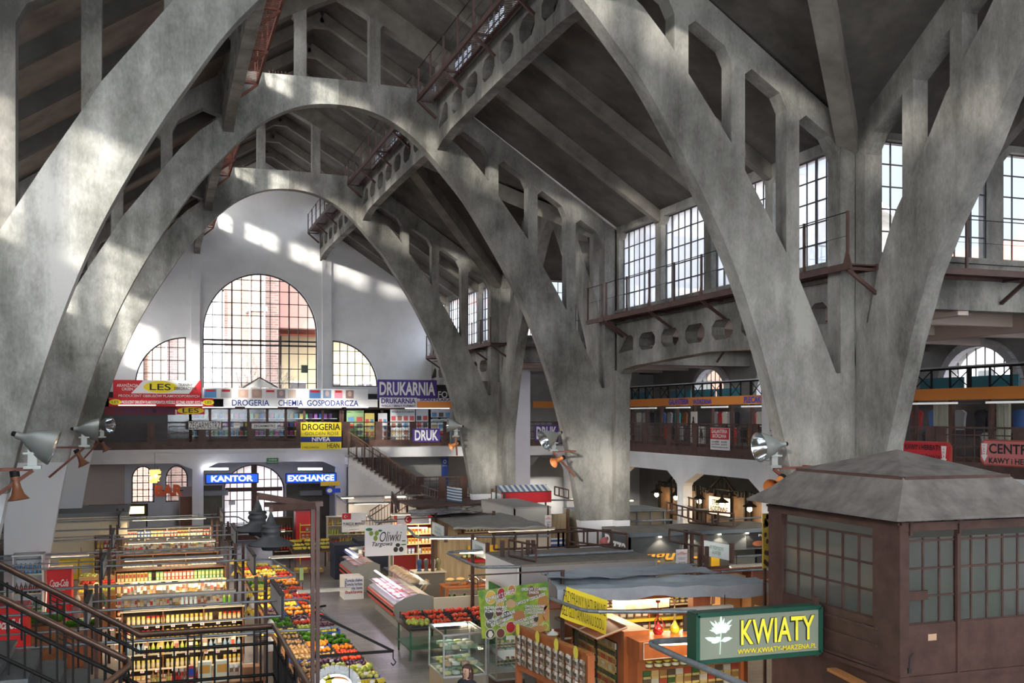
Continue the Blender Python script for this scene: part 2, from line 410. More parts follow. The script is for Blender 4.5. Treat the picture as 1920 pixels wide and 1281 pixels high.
# ---- lantern glazing strips beside the upper roof
n_win = 0
def glazing(plane, const, a0, a1, z0, z1, na, nz, label=None, lean=0, frost=None, heavy=3):
    """one steel window: frame bars + panes. plane 'YZ' (X const) or 'XZ' (Y const)."""
    global n_win; n_win += 1
    fr = MB(); 
    def P(a, z, o=0): return (const+o, a, z) if plane == 'YZ' else (a, const+o, z)
    for i in range(na+1):
        a = a0+(a1-a0)*i/na; w_ = .055 if (i % heavy == 0 or i == na) else .028
        fr.bar(P(a,z0), P(a,z1), w_, w_)
    for j in range(nz+1):
        z = z0+(z1-z0)*j/nz; fr.bar(P(a0,z), P(a1,z), .03 if 0 < j < nz else .06)
    o = fr.build('window_%d' % n_win, M['frame']); struct(o)
    g = MB(); g.quad(P(a0,z0,.01), P(a1,z0,.01), P(a1,z1,.01), P(a0,z1,.01)); g.build('pane', frost or M['glass'], o)
    return o
for (a, b) in spans:
    for sd in (-1, 1):
        x = CX+sd*3.45
        for k in range(4):
            y0 = a+(b-a)*k/4+.1; y1 = a+(b-a)*(k+1)/4-.1
            glazing('YZ', x, y0, y1, Z(10.0), Z(11.2), 6, 2)
fr = MB()
for (a, b) in spans:
    for sd in (-1, 1):
        for k in range(5):
            y = a+(b-a)*k/4; fr.box(CX+sd*3.45-.1, CX+sd*3.45+.1, y-.3, y+.3, Z(9.9), Z(11.25))
struct(fr.build('trim_1', M['rib']))

# ---- clerestory walls: windows, piers, pierced beam below
def clerestory(X, y0, y1, side, label, holes=True, full=False):
    """wall in plane X=const, thickness .4 outward"""
    off = X if side > 0 else X-.4
    L = y1-y0; mid = (y0+y1)/2
    wins = []; n = 4; pitch = L/n
    for k in range(n):
        a = y0+pitch*k+.17; b = y0+pitch*(k+1)-.17
        wins.append([(a,Z(3.5)),(b,Z(3.5)),(b,Z(5.75)),(b-.22,Z(6.0)),(a+.22,Z(6.0)),(a,Z(5.75))])
    hs = list(wins)
    zb = Z(1.6)
    for k in range(-3, 3):
        a = mid+k*1.5+.2; hs.append(octo(a, a+1.1, Z(2.07), Z(2.6), .2))
    for sgn in (-1, 1):
        e = mid+sgn*(4.5+.22); hs.append([(e,Z(2.12)),(e,Z(2.5)),(e+sgn*.15,Z(2.6)),(e+sgn*.45,Z(2.6)),(e+sgn*1.08,Z(2.1)),(e+sgn*1.05,Z(2.07))])
    lo = [(y0,Z(1.1)),(y0+.25,Z(1.1)),(y0+.3,Z(1.38)),(y0+.5,Z(1.52)),(y0+1.4,Z(1.62)),(mid,Z(1.78)),(y1-1.4,Z(1.62)),(y1-.5,Z(1.52)),(y1-.3,Z(1.38)),(y1-.25,Z(1.1)),(y1,Z(1.1)),(y1,Z(6.4)),(y0,Z(6.4))]
    o = outline('wall_clerestory', lo, hs, 'YZ', off, .4, M['conc']); struct(o)
    led = MB(); xx = X-.09*side
    led.box(min(xx,X), max(xx,X), y0, y1, Z(3.02), Z(3.10)); led.box(min(X-.12*side,X), max(X-.12*side,X), y0, y1, Z(3.36), Z(3.46))
    led.build('ledge', M['conc'], o)
    for k in range(n):
        a = y0+pitch*k+.17; b = y0+pitch*(k+1)-.17
        glazing('YZ', X+.2*side, a, b, Z(3.5), Z(6.0), 7, 5, frost=M['frost'] if side > 0 else None)
    for yy in (y0, y1):
        pass
clerestory(CX+9.15, 18.75+TA, 31.1, 1, '')
clerestory(CX+9.15, 43.3+TA, WALLY, 1, '')
for (a, b) in spans: clerestory(CX-9.15, a, b, -1, '')
clerestory(CX+9.15, REARY, 6.4, 1, '')
# pillar continuation inside the aisle openings (legs of the frame under the pierced beams)
leg = MB()
for y in (18.75, 31.1, 43.3):
    for (ya, yb) in ((y+TA, y+TA+.28), (y-.28, y)):
        if (ya < 18.75) or (31.1 > ya > 20 and False): continue
        leg.box(CX+9.0, CX+9.5, ya, yb, 0, Z(1.5))
struct(leg.build('trim_2', M['conc_r']))
# ---- transept: arch in the plane of the arcade, wall with windows on the far side
tin = [(1.0,-6.45),(1.0,-.7),(1.7,1.5),(2.2,2.76),(2.76,3.7),(3.25,4.35),(3.7,4.95),(4.15,5.7),(4.7,6.45),(5.3,7.2),(6.17,7.75)]
tout = [(.4,2.0),(.75,3.16),(1.25,4.18),(1.7,4.75),(2.15,5.37),(2.7,6.2),(3.2,6.75),(3.7,7.3),(4.1,7.8),(4.7,8.35),(5.5,8.8),(6.17,9.0)]
def transept_arch(a, b, label):
    root = thing('concrete_arch', label, 'arch', (CX+9.12, 0, 0))
    for y, s_ in ((a, 1), (b, -1)):
        P = [(0.0,-6.45)] + tin + tout[::-1] + [(.38,2.0),(0,2.0)]
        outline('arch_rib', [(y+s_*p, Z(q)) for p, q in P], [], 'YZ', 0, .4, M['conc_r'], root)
        outline('post', [(y+s_*p, Z(q)) for p, q in [(0.01,1.85),(.33,1.85),(.33,5.9),(0.01,5.9)]], [], 'YZ', -.02, .44, M['conc'], root)
        for c_ in (1.62, 2.95, 4.25):
            zb = {1.62:4.3, 2.95:6.2, 4.25:7.7}[c_]; zt = 5.95+.667*c_-.35
            P = [(c_-.16,zb-.4),(c_+.16,zb-.1),(c_+.16,zt+.1),(c_-.16,zt)]
            outline('strut', [(y+s_*p, Z(q)) for p, q in P], [], 'YZ', .01, .36, M['conc'], root)
        P = [(0,5.5),(.3,5.55),(.6,6.0),(6.1,6.0+.64*5.5),(6.1,6.2+.667*6.1),(0,6.25)]
        outline('rafter', [(y+s_*p, Z(q)) for p, q in P], [], 'YZ', 0.005, .36, M['conc'], root)
    return root
transept_arch(6.4+TA, 18.75, 'concrete arch opening into the side wing, rising right from the big forked pillar')
transept_arch(31.1+TA, 43.3, 'far concrete arch opening into the side wing, seen between the middle and the far pillars')
def trans_wall(Y, sgn, x0=14.72, x1=27.5):
    hs = []; k = x0+.05
    xs = [14.8, 18.22, 21.64, 25.06, 27.4]
    for a, b in zip(xs, xs[1:]):
        a += .17; b -= .17
        hs.append([(a,Z(3.6)),(b,Z(3.6)),(b,Z(5.85)),(b-.22,Z(6.08)),(a+.22,Z(6.08)),(a,Z(5.85))])
    outer = [(x0,Z(2.4)),(x1,Z(2.4)),(x1,Z(6.35)),(x0,Z(6.35))]
    off = Y if sgn > 0 else Y-.4
    o = outline('wall_transept', outer, hs, 'XZ', off, .4, M['conc']); struct(o)
    led = MB(); ya, yb = sorted((Y, Y-.1*sgn)); led.box(x0, x1, ya, yb, Z(3.45), Z(3.55)); led.box(x0, x1, ya, yb, Z(3.2), Z(3.26)); led.build('ledge', M['conc'], o)
    for a, b in zip(xs, xs[1:]): glazing('XZ', Y+.2*sgn, a+.17, b-.17, Z(3.6), Z(6.08), 7, 5)
trans_wall(18.78, 1); trans_wall(43.3, 1); trans_wall(6.4+TA, -1); trans_wall(31.5, -1)
# transept end wall (far right) with a tall pointed opening
for (a, b) in ((6.4, 18.8), (31.1, 43.4)):
    m_ = (a+b)/2
    struct(outline('wall_right', [(a,Z(2.4)),(b,Z(2.4)),(b,Z(6.3)),(m_,Z(10.4)),(a,Z(6.3))], [[(m_-2.2,Z(3.2)),(m_+2.2,Z(3.2)),(m_+2.2,Z(5.5))]+arc(m_,Z(5.5),2.2,2.8,0,180,16)[1:-1]+[(m_-2.2,Z(5.5))]], 'YZ', 27.4, .3, M['white2']))
    glazing('YZ', 27.5, m_-2.2, m_+2.2, Z(3.2), Z(8.2), 8, 8)
# ---- end wall
def gothic(cx, w_, z0, zs, zt, n=14):
    r = [(cx-w_, z0), (cx+w_, z0), (cx+w_, zs)]
    r += arc(cx, zs, w_, zt-zs, 0, 180, n*2)[1:-1]
    return r + [(cx-w_, zs)]
hs = [gothic(5.2, 2.92, Z(-1.4), Z(4.3), Z(7.45))]
# quarter-round side windows
L0, L1 = -.98, 1.47
hs.append([(L0,Z(1.6)),(L1,Z(1.6)),(L1,Z(4.05))] + arc(L1, Z(1.6), 2.45, 2.45, 90, 180, 14)[1:-1])
R0, R1 = 8.93, 11.38
hs.append([(R0,Z(1.6)),(R1,Z(1.6))] + arc(R0, Z(1.6), 2.45, 2.45, 0, 90, 14)[1:-1] + [(R0,Z(4.05))])
# ground floor openings
hs.append(gothic(4.86, 1.55, .02, 2.6, Z(-2.5)))         # big doorway
for cx_ in (-.6, 1.02): hs.append(gothic(cx_, .54, 2.1, 3.3, Z(-2.5)))
hs.append(gothic(2.55, .55, .02, 2.0, 2.3)); hs.append(gothic(8.0, .55, .02, 2.0, 2.3))
outer = [(-14,0),(28,0),(28,Z(6)),(14.5,Z(6.2)),(8.7,Z(10)),(8.7,Z(11.4)),(5.2,Z(13.5)),(1.7,Z(11.4)),(1.7,Z(10)),(-4.1,Z(6.2)),(-14,Z(6))]
ew = struct(outline('wall_end', outer, hs, 'XZ', WALLY, .5, M['white']))
pl = MB()
for a, b in ((1.71,2.14),(8.36,8.84)): pl.box(a, b, WALLY-.16, WALLY, Z(-1.5), Z(8.35 if a < 3 else 8.4))
pl.build('pilaster', M['white'], ew)
# window bars of the great window
def barred(name_i, cx, zlist, xlist, shape, mat_frame, y, tr=.05, th=.022, pane=None):
    """bars clipped to the outline given by shape(x)->top z and halfwidth(z)"""
    pass
def clipped_window(outline_pts, xs, zs, y, heavy_x=(), heavy_z=(), num=None, frame=.07, pane=M['glass'], fm=None):
    global n_win; n_win += 1
    fr = MB(); n = len(outline_pts)
    for i in range(n):
        a = outline_pts[i]; b = outline_pts[(i+1) % n]; fr.bar((a[0], y, a[1]), (b[0], y, b[1]), frame, .12)
    def cross_x(x):
        r = []
        for i in range(n):
            a = outline_pts[i]; b = outline_pts[(i+1) % n]
            if (a[0]-x)*(b[0]-x) < 0: r.append(a[1]+(b[1]-a[1])*(x-a[0])/(b[0]-a[0]))
        return sorted(r)
    def cross_z(z):
        r = []
        for i in range(n):
            a = outline_pts[i]; b = outline_pts[(i+1) % n]
            if (a[1]-z)*(b[1]-z) < 0: r.append(a[0]+(b[0]-a[0])*(z-a[1])/(b[1]-a[1]))
        return sorted(r)
    for x in xs:
        c = cross_x(x)
        for a, b in zip(c[::2], c[1::2]): fr.bar((x,y,a), (x,y,b), .05, .07 if x in heavy_x else .038)
    for z in zs:
        c = cross_z(z)
        for a, b in zip(c[::2], c[1::2]): fr.bar((a,y,z), (b,y,z), .05, .09 if z in heavy_z else .038)
    o = fr.build('window_%d' % n_win, fm or M['frame']); struct(o)
    g = MB(); g.add([(p[0], y+.02, p[1]) for p in outline_pts], [tuple(range(n))]); g.build('pane', pane, o)
    return o
W = WALLY+.18
hx = [2.28+5.84*i/12 for i in range(1,12)]
clipped_window(hs[0], hx, [Z(z) for z in (-.6,.2,1.0,1.75,2.5,3.3,3.72,3.95,4.6,5.25,5.9,6.55,7.1)], W, heavy_x=(hx[2],hx[5],hx[8]), heavy_z=(Z(3.72),Z(3.95)), frame=.13)
clipped_window(hs[1], [L0+.41*i for i in range(1,6)], [Z(z) for z in (2.2,2.85,3.5)], W, frame=.1)
clipped_window(hs[2], [R0+.41*i for i in range(1,6)], [Z(z) for z in (2.2,2.85,3.5)], W, frame=.1)
M['door'] = noisy('dark_red_wood', [(.07,.025,.018),(.12,.045,.03)], 3, .45)
M['milk'] = glass_mat('milky_door_glass', (.85,.88,.95), .02, .85)
d1 = clipped_window(hs[3], [3.31+.345*i for i in range(1,9) if i not in (4,5)], [.9,1.5,2.1,3.15], W, frame=.16, pane=M['milk'], fm=M['door'])
d1.name = 'door_1'
dm = MB(); dm.box(4.72, 5.0, W-.06, W+.06, 0, Z(-2.5)); dm.box(3.4, 6.3, W-.08, W+.04, 2.55, 2.75); dm.box(3.4,6.3,W-.05,W+.05,0,.75); dm.build('leaf_frame', M['door'], d1)
for i, k in ((2, 4), (3, 5)):
    clipped_window(hs[k], [hs[k][0][0]+.27*j for j in range(1,4)], [2.4,2.75,3.1,3.45], W, frame=.05)
for j, k in ((2, 6), (3, 7)):
    d = clipped_window(hs[k], [hs[k][0][0]+.275*q for q in range(1,4)], [1.2,1.5,1.8], W, frame=.12, fm=M['door']); d.name = 'door_%d' % j
    q = MB(); q.box(hs[k][0][0], hs[k][1][0], W-.04, W+.04, 0, 1.0); q.build('lower_panel', M['door'], d)
dd = MB(); dd.box(2.0, 3.25, WALLY-.02, WALLY+.001, 0, 2.9); dd.box(6.5,8.75,WALLY-.02,WALLY+.001,0,2.9); dd.build('trim_3', noisy('olive_dado', [(.12,.11,.085),(.17,.155,.125)], 1.5), None)['kind'] = 'structure'
# ---- left and rear walls, right aisle
lw = MB(); lw.box(-14.3, -14, REARY, WALLY, 0, Z(3.4)); lw.box(-14, -3.95-.4, REARY, WALLY, Z(3.2), Z(3.4)); struct(lw.build('wall_left', M['grey']))
rw = struct(outline('wall_rear', [(-14,0),(28,0),(28,Z(6)),(14.5,Z(6.2)),(8.7,Z(10)),(8.7,Z(11.4)),(5.2,Z(13.5)),(1.7,Z(11.4)),(1.7,Z(10)),(-4.1,Z(6.2)),(-14,Z(6))], [gothic(5.2, 4.4, Z(-1.4), Z(5.3), Z(9.6)), gothic(-2.2,2.0,Z(-1.4),Z(1.8),Z(3.9)), gothic(12.6,2.0,Z(-1.4),Z(1.8),Z(3.9)), [(16,Z(-1)),(26,Z(-1)),(26,Z(2.4)),(16,Z(2.4))], [(-13,Z(-1)),(-6,Z(-1)),(-6,Z(2.4)),(-13,Z(2.4))]], 'XZ', REARY-.5, .5, M['white']))
for k_, (x0_, x1_, z0_, z1_) in enumerate(((.8,9.6,-1.4,9.6),(-4.2,-.2,-1.4,3.9),(10.6,14.6,-1.4,3.9),(16,26,-1,2.4),(-13,-6,-1,2.4))):
    n_win += 1; f = MB(); g = MB()
    for i in range(1, 8): x = x0_+(x1_-x0_)*i/8; f.bar((x,REARY-.25,Z(z0_)),(x,REARY-.25,Z(z1_)),.05)
    g.quad((x0_,REARY-.2,Z(z0_)),(x1_,REARY-.2,Z(z0_)),(x1_,REARY-.2,Z(z1_)),(x0_,REARY-.2,Z(z1_)))
    o = struct(f.build('window_%d' % n_win, M['frame'])); g.build('pane', glass_mat('diffusing_rear_glass_%d' % k_, (.9,.95,1), .02, .9), o)  # unseen rear panes, made large and milky to give soft fill light
# right outer wall with lunettes
lun = []
for yc in (10.3, 16.4, 22.5, 28.6, 34.7, 40.8, 46.9):
    lun.append([(yc-1.7, Z(.9)), (yc+1.7, Z(.9))] + arc(yc, Z(.9), 1.7, 1.55, 0, 180, 16)[1:-1])
rwall = struct(outline('wall_right', [(REARY,0),(WALLY,0),(WALLY,Z(3.2)),(REARY,Z(3.2))], lun, 'YZ', 27.0, .4, M['grey']))
for l in lun:
    yc = (l[0][0]+l[1][0])/2
    n_win += 1
    f = MB(); 
    for i in range(1, 8):
        y = l[0][0]+3.4*i/8; h = 1.55*math.sqrt(max(0,1-((y-yc)/1.7)**2)); f.bar((27.2,y,Z(.9)),(27.2,y,Z(.9)+h),.035)
    o = struct(f.build('window_%d' % n_win, M['frame']))
    MB().add([(27.22,p[0],p[1]) for p in l], [tuple(range(len(l)))]) 
    g = MB(); g.add([(27.22,p[0],p[1]) for p in l], [tuple(range(len(l)))]); g.build('pane', M['glass'], o)
    r = MB()
    pr = [(p[0],p[1]) for p in arc(yc, Z(.9), 1.8, 1.65, 0, 180, 16)]
    for a, b in zip(pr, pr[1:]): r.bar((26.95,a[0],a[1]),(26.95,b[0],b[1]),.3,.28)
    r.build('surround', M['white2'], o)
# aisle ceilings with down-stand ribs
ac = MB()
ac.box(14.75, 27.2, 18.9, 31.1, Z(2.9), Z(3.1)); ac.box(14.75, 27.2, 43.4, WALLY, Z(2.9), Z(3.1)); ac.box(14.75,27.2,REARY,6.4,Z(2.9),Z(3.1))
ac.box(19.9, 27.2, 6.4, 18.9, Z(2.9), Z(3.1)) if False else None
for y in (22.5, 25.5, 28.5, 46.5, 49.5, 52.5): ac.box(14.75, 27, y-.15, y+.15, Z(2.45), Z(2.9))
ac.box(17.2, 17.5, 18.9, 31.1, Z(2.3), Z(2.9)); ac.box(22.2,22.5,18.9,31.1,Z(2.3),Z(2.9))
struct(ac.build('ceiling_aisle', M['pink']))
# ================================================================= TEXT AND SIGNS
COL = {}
def colm(c, rough=.6, emit=0, metal=0.0):
    k = (tuple(round(v,3) for v in c), rough, emit, metal)
    if k not in COL: COL[k] = plain('paint_%02d' % (len(COL)+1), c, rough, metal, emit)
    return COL[k]
WHITE=(.8,.8,.8); BLACK=(.01,.01,.012); RED=(.55,.01,.02); NAVY=(.01,.03,.22); BLUE=(.0,.05,.55); YEL=(.85,.68,.02); PURP=(.07,.035,.25); GREENC=(.02,.16,.05); ORANGE=(.62,.21,.035)
def wparent(o, root):
    """parent o (built in world coordinates) to a root that sits at its own base"""
    o.parent = root
    if root.type == 'EMPTY': o.matrix_parent_inverse = Matrix.Translation(root.location).inverted()
    return o
def text(s, parent, cen, wid, hei, mat, facing='-Y', bold=0.0, rot=0, depth=.006, name='lettering', slant=0, basis=None, keep=False):
    cu = bpy.data.curves.new('tmp', 'FONT'); cu.body = s; cu.size = 1; cu.extrude = 0; cu.offset = bold; cu.align_x = 'CENTER'; cu.shear = slant; cu.space_line = .9
    cu.resolution_u = 3
    ob = bpy.data.objects.new('tmp', cu); C.objects.link(ob); dg = bpy.context.evaluated_depsgraph_get()
    me = bpy.data.meshes.new_from_object(ob.evaluated_get(dg)); me.name = name
    bpy.data.objects.remove(ob); bpy.data.curves.remove(cu)
    if not len(me.vertices): return None
    xs = [v.co.x for v in me.vertices]; ys = [v.co.y for v in me.vertices]
    mx, my = (min(xs)+max(xs))/2, (min(ys)+max(ys))/2; sx = wid/(max(xs)-min(xs)); sy = hei/(max(ys)-min(ys))
    if keep: sx = sy = min(sx, sy)
    r, u, n = basis or {'-Y': (Vector((1,0,0)), Vector((0,0,1)), Vector((0,-1,0))), '-X': (Vector((0,-1,0)), Vector((0,0,1)), Vector((-1,0,0)))}[facing]
    ca, sa = math.cos(rot), math.sin(rot); cen = Vector(cen)
    for v in me.vertices:
        a, b = (v.co.x-mx)*sx, (v.co.y-my)*sy
        a, b = a*ca-b*sa, a*sa+b*ca
        v.co = cen + r*a + u*b + n*depth
    me.materials.clear(); me.materials.append(mat)
    o = bpy.data.objects.new(name, me); C.objects.link(o)
    if parent is not None: wparent(o, parent)
    return o
def board(name, label, cat, p0, p1, t, mat, facing='-Y', group=None, lines=(), frame=None):
    """flat sign; p0 = lower-left as seen, p1 = upper-right as seen (world); lines=[(text,cx,cy,w,h,mat,bold)] in fractions"""
    p0, p1 = Vector(p0), Vector(p1)
    base_ = Vector(((p0.x+p1.x)/2, (p0.y+p1.y)/2, p0.z))
    r = thing(name, label, cat, base_, group=group)
    m = MB()
    if facing == '-Y':
        m.box(min(p0.x,p1.x), max(p0.x,p1.x), p0.y, p0.y+t, p0.z, p1.z)
        W_, f = p1.x-p0.x, lambda a, b: Vector((p0.x+a*(p1.x-p0.x), p0.y, p0.z+b*(p1.z-p0.z)))
    else:
        m.box(p0.x, p0.x+t, min(p0.y,p1.y), max(p0.y,p1.y), p0.z, p1.z)
        W_, f = p0.y-p1.y, lambda a, b: Vector((p0.x, p0.y+a*(p1.y-p0.y), p0.z+b*(p1.z-p0.z)))
    pan = wparent(m.build('panel', mat), r)
    H_ = p1.z-p0.z
    if frame:
        fm = MB(); th = frame[1]
        for a, b in ((f(0,0),f(1,0)),(f(1,0),f(1,1)),(f(1,1),f(0,1)),(f(0,1),f(0,0))): fm.bar(a, b, th, th)
        wparent(fm.build('frame', frame[0]), r)
    for L_ in lines:
        s, cx, cy, w_, h_, mt, bo = L_[:7]
        text(s, pan, f(cx, cy), abs(W_)*w_, H_*h_, mt, facing, bo, depth=.012, rot=(L_[7] if len(L_) > 7 else 0), slant=(L_[8] if len(L_) > 8 else 0))
    return r, f
def patch(parent, f, a, b, w_, h_, mat, W_, H_, facing='-Y', d=.006, name='panel_field'):
    c = f(a, b); m = MB()
    if facing == '-Y': m.quad((c.x-w_*W_/2, c.y-d, c.z-h_*H_/2), (c.x+w_*W_/2, c.y-d, c.z-h_*H_/2), (c.x+w_*W_/2, c.y-d, c.z+h_*H_/2), (c.x-w_*W_/2, c.y-d, c.z+h_*H_/2))
    else: m.quad((c.x-d, c.y+w_*W_/2, c.z-h_*H_/2), (c.x-d, c.y-w_*W_/2, c.z-h_*H_/2), (c.x-d, c.y-w_*W_/2, c.z+h_*H_/2), (c.x-d, c.y+w_*W_/2, c.z+h_*H_/2))
    return wparent(m.build(name, mat), parent)
def ellipse(parent, c, rx, rz, mat, facing='-Y', d=.009, name='oval'):
    m = MB(); P = []
    for i in range(28):
        t = 2*math.pi*i/28
        P.append((c.x+rx*math.cos(t), c.y-d, c.z+rz*math.sin(t)) if facing == '-Y' else (c.x-d, c.y-rx*math.cos(t), c.z+rz*math.sin(t)))
    m.add(P, [tuple(range(28))]); return wparent(m.build(name, mat), parent)
mW, mK, mR, mN, mB, mY = colm(WHITE), colm(BLACK), colm(RED), colm(NAVY), colm(BLUE), colm(YEL)
mP, mG, mO = colm(PURP), colm(GREENC), colm(ORANGE)

# ================================================================= END GALLERY
GY = 50.0
gl = MB()
gl.box(-13.9, 14.3, GY, WALLY, Z(-2.0), Z(-1.52)); gl.box(-13.9, 8.8, GY-.08, GY, Z(-1.62), Z(-1.52)); gl.box(-13.9, 8.8, GY-.03, GY, Z(-1.78), Z(-1.74))
g_o = struct(gl.build('floor_gallery', M['white']))
bm_ = [(-13.9,Z(-2.0)),(-13.9,Z(-2.3))]
colx = [-6.9, 1.85, 8.5]
for a, b in zip(colx, colx[1:]):
    bm_ += [(a+.25,Z(-2.45)),(a+.9,Z(-2.16)),(b-.9,Z(-2.16)),(b-.25,Z(-2.45))]
bm_ += [(8.8,Z(-2.45)),(8.8,Z(-2.0))]
struct(outline('trim_4', bm_, [], 'XZ', GY, .4, M['white']))
cm = MB()
for x in colx: cm.box(x-.25, x+.25, GY, GY+.4, 0, Z(-2.45))
struct(cm.build('trim_5', M['white']))
struct(MB().box(8.8, 14.3, GY+1.6, GY+1.8, 0, Z(-2)).build('wall_back_of_stair', M['grey']))
def railing(name, label, a, b, panel=2.0, band=.34, h=1.26, z0=None, base=Z(-1.52), side='-Y', group=None):
    """steel gallery railing in brown paint from a to b (2D points)"""
    a = Vector((*a, base)); b = Vector((*b, base)); d = (b-a); L = d.length; d.normalize()
    r = thing(name, label, 'railing', (a+b)/2, group=group)
    m = MB(); up = Vector((0,0,1))
    m.bar(a+up*(band/2), b+up*(band/2), .05, band); wparent(m.build('skirting_plate', M['brownmetal']), r)
    m = MB()
    for q in (h-.03, h-.22, h-.62+.1, band+.12): m.bar(a+up*q, b+up*q, .05, .05 if q > h-.1 else .03)
    wparent(m.build('rail', M['brownmetal']), r)
    n = max(1, round(L/panel))
    for i in range(n+1):
        p = a+d*(L*i/n); m = MB(); m.bar(p+up*0, p+up*h, .12, .34 if abs(d.x) > .5 else .12)
        q = MB(); w_ = d*.17
        q.bar(p-w_+up*(h/2), p+w_+up*(h/2), .06, h)
        wparent(q.build('post', M['brownmetal']), r)
    m = MB(); k = int(L/.33)
    for i in range(k): 
        p = a+d*(L*(i+.5)/k); m.bar(p+up*band, p+up*h, .018)
    wparent(m.build('pickets', M['brownmetal']), r)['kind'] = 'stuff'
    m = MB(); s = .14; k = int(L/s); hh = h-.3-band       # diamond wire mesh
    for i in range(k):
        p = a+d*(s*i); q = a+d*min(L, s*i+hh)
        t = (q-p).length
        m.bar(p+up*band, q+up*(band+t), .006); m.bar(p+up*(band+t), q+up*band, .006)
    wparent(m.build('wire_mesh', M['brownmetal']), r)['kind'] = 'stuff'
    return r
railing('gallery_railing', 'brown steel railing with wire mesh along the far end gallery', (-6.9, GY+.05), (8.75, GY+.05), 2.2)
railing('gallery_railing', 'brown steel railing on the recessed far gallery above the descending stair', (8.9, GY+1.65), (14.2, GY+1.65), 2.0)
# end gallery shops
sh = MB()
SY = 52.6
shop = struct(MB().box(-6.9, 14.2, SY+1.9, SY+2.0, Z(-1.52), Z(1.2)).box(-6.9,14.2,SY,SY+2,Z(.86),Z(.95)).build('wall_shop_back', M['darkgrey']))
def shopfront(label, x0, x1, zt, mat_post, n, lit=False, y=SY):
    r = thing('glazed_shop', label, 'shop front', ((x0+x1)/2, y, Z(-1.52)))
    m = MB()
    for i in range(n+1):
        x = x0+(x1-x0)*i/n; m.box(x-.06, x+.06, y, y+.1, Z(-1.52), zt)
    m.box(x0, x1, y, y+.1, Z(.35), Z(.45)); m.box(x0, x1, y, y+.1, Z(-1.52), Z(-1.1))
    wparent(m.build('frame', mat_post), r)
    g = MB(); g.quad((x0,y+.05,Z(-1.1)),(x1,y+.05,Z(-1.1)),(x1,y+.05,Z(.4)),(x0,y+.05,Z(.4))); wparent(g.build('pane', M['glass']), r)
    return r
shopfront('dark shuttered draper shop front under the red banner', -6.8, 1.6, Z(.9), M['brownmetal'], 7)
shopfront('glazed chemist shop front on the far gallery with goods behind', 1.6, 8.9, Z(.9), M['brownmetal'], 8)
shopfront('glazed print shop front plastered with sample sheets', 9.0, 14.1, Z(.9), M['brownmetal'], 5)
sm = MB(); sm.box(-6.7, .55, SY-.04, SY-.01, Z(-1.5), Z(.35)); 
for k in range(16): sm.box(-6.7, .55, SY-.055, SY-.04, Z(-1.5+k*.115), Z(-1.47+k*.115))
tag(sm.build('roller_shutter', plain('dark_shutter', (.03,.03,.035), .5)), 'dark roller shutter closed across the draper shop on the far gallery', 'shutter')
# signs, positions read at their own depth
def pY(x, y, Y): return atY(x, y, Y)
LE = 'Ł'
r, f = board('shop_banner', 'large red and white draper banner above the far gallery with yellow oval', 'banner', pY(212,746,52.0), pY(377,714,52.0), .05, mR,
   lines=[('ARANŻACJA\nOKIEN', .16, .62, .24, .42, mW, .01), ('TKANINY\nDEKORACYJNE', .82, .62, .26, .42, mK, .01), ('PRODUCENT OBRUSÓW PLAMOODPORNYCH', .52, .13, .92, .18, mW, .01)])
W_, H_ = (f(1,0)-f(0,0)).length, (f(0,1)-f(0,0)).length
m = MB(); m.add([f(.20,.25)+Vector((0,-.004,0)), f(.86,.25)+Vector((0,-.004,0)), f(.98,1)+Vector((0,-.004,0)), f(.34,1)+Vector((0,-.004,0))], [(0,1,2,3)]); wparent(m.build('white_field', mW), r)
ellipse(r, f(.53,.62), W_*.19, H_*.33, mY); text('LES', r, f(.53,.62), W_*.24, H_*.36, mK, depth=.016, bold=.01)
r, f = board('shop_banner', 'narrow red strip banner under the big draper banner on the far gallery', 'banner', pY(204,762,51.9), pY(400,747,51.9), .05, mR,
   lines=[('PRODUCENT OBRUSÓW PLAMOODPORNYCH, POŚCIELE, RĘCZNIKI, KOŁDRY, KOCE itp.', .51, .5, .78, .62, mW, .02)])
for q in (.06, .95): ellipse(r, f(q,.5), .27, .13, mY); text('LES', r, f(q,.5), .3, .12, mK, depth=.016)
r, f = board('shop_banner', 'dark red fascia reading STOISKO FIRMOWE over the dark shutter', 'banner', pY(196,778,SY-.1), pY(329,763,SY-.1), .06, colm((.16,.01,.02)),
   lines=[('STOISKO FIRMOWE', .55, .5, .82, .7, colm((.03,.03,.12)), .01)])
r, f = board('shop_banner', 'small red board with yellow oval beside the chemist goods', 'banner', pY(331,777,SY-.12), pY(384,763,SY-.12), .06, mR)
ellipse(r, f(.5,.5), .62, .17, mY); text('LES', r, f(.5,.5), .75, .22, mK, depth=.016, bold=.01)
r, f = board('shop_banner', 'long white chemist fascia reading DROGERIA CHEMIA GOSPODARCZA', 'banner', pY(419,763,51.9), pY(708,749,51.9), .08, mW,
   lines=[('DROGERIA', .17, .5, .235, .72, mN, .012), ('CHEMIA', .425, .5, .16, .72, mN, .012), ('GOSPODARCZA', .70, .5, .34, .72, mN, .012)])
r, f = board('poster_board', 'long white board of cosmetics adverts above the chemist fascia', 'poster board', pY(378,748,52.1), pY(690,730,52.1), .06, mW)
W_, H_ = (f(1,0)-f(0,0)).length, (f(0,1)-f(0,0)).length
random.seed(3)
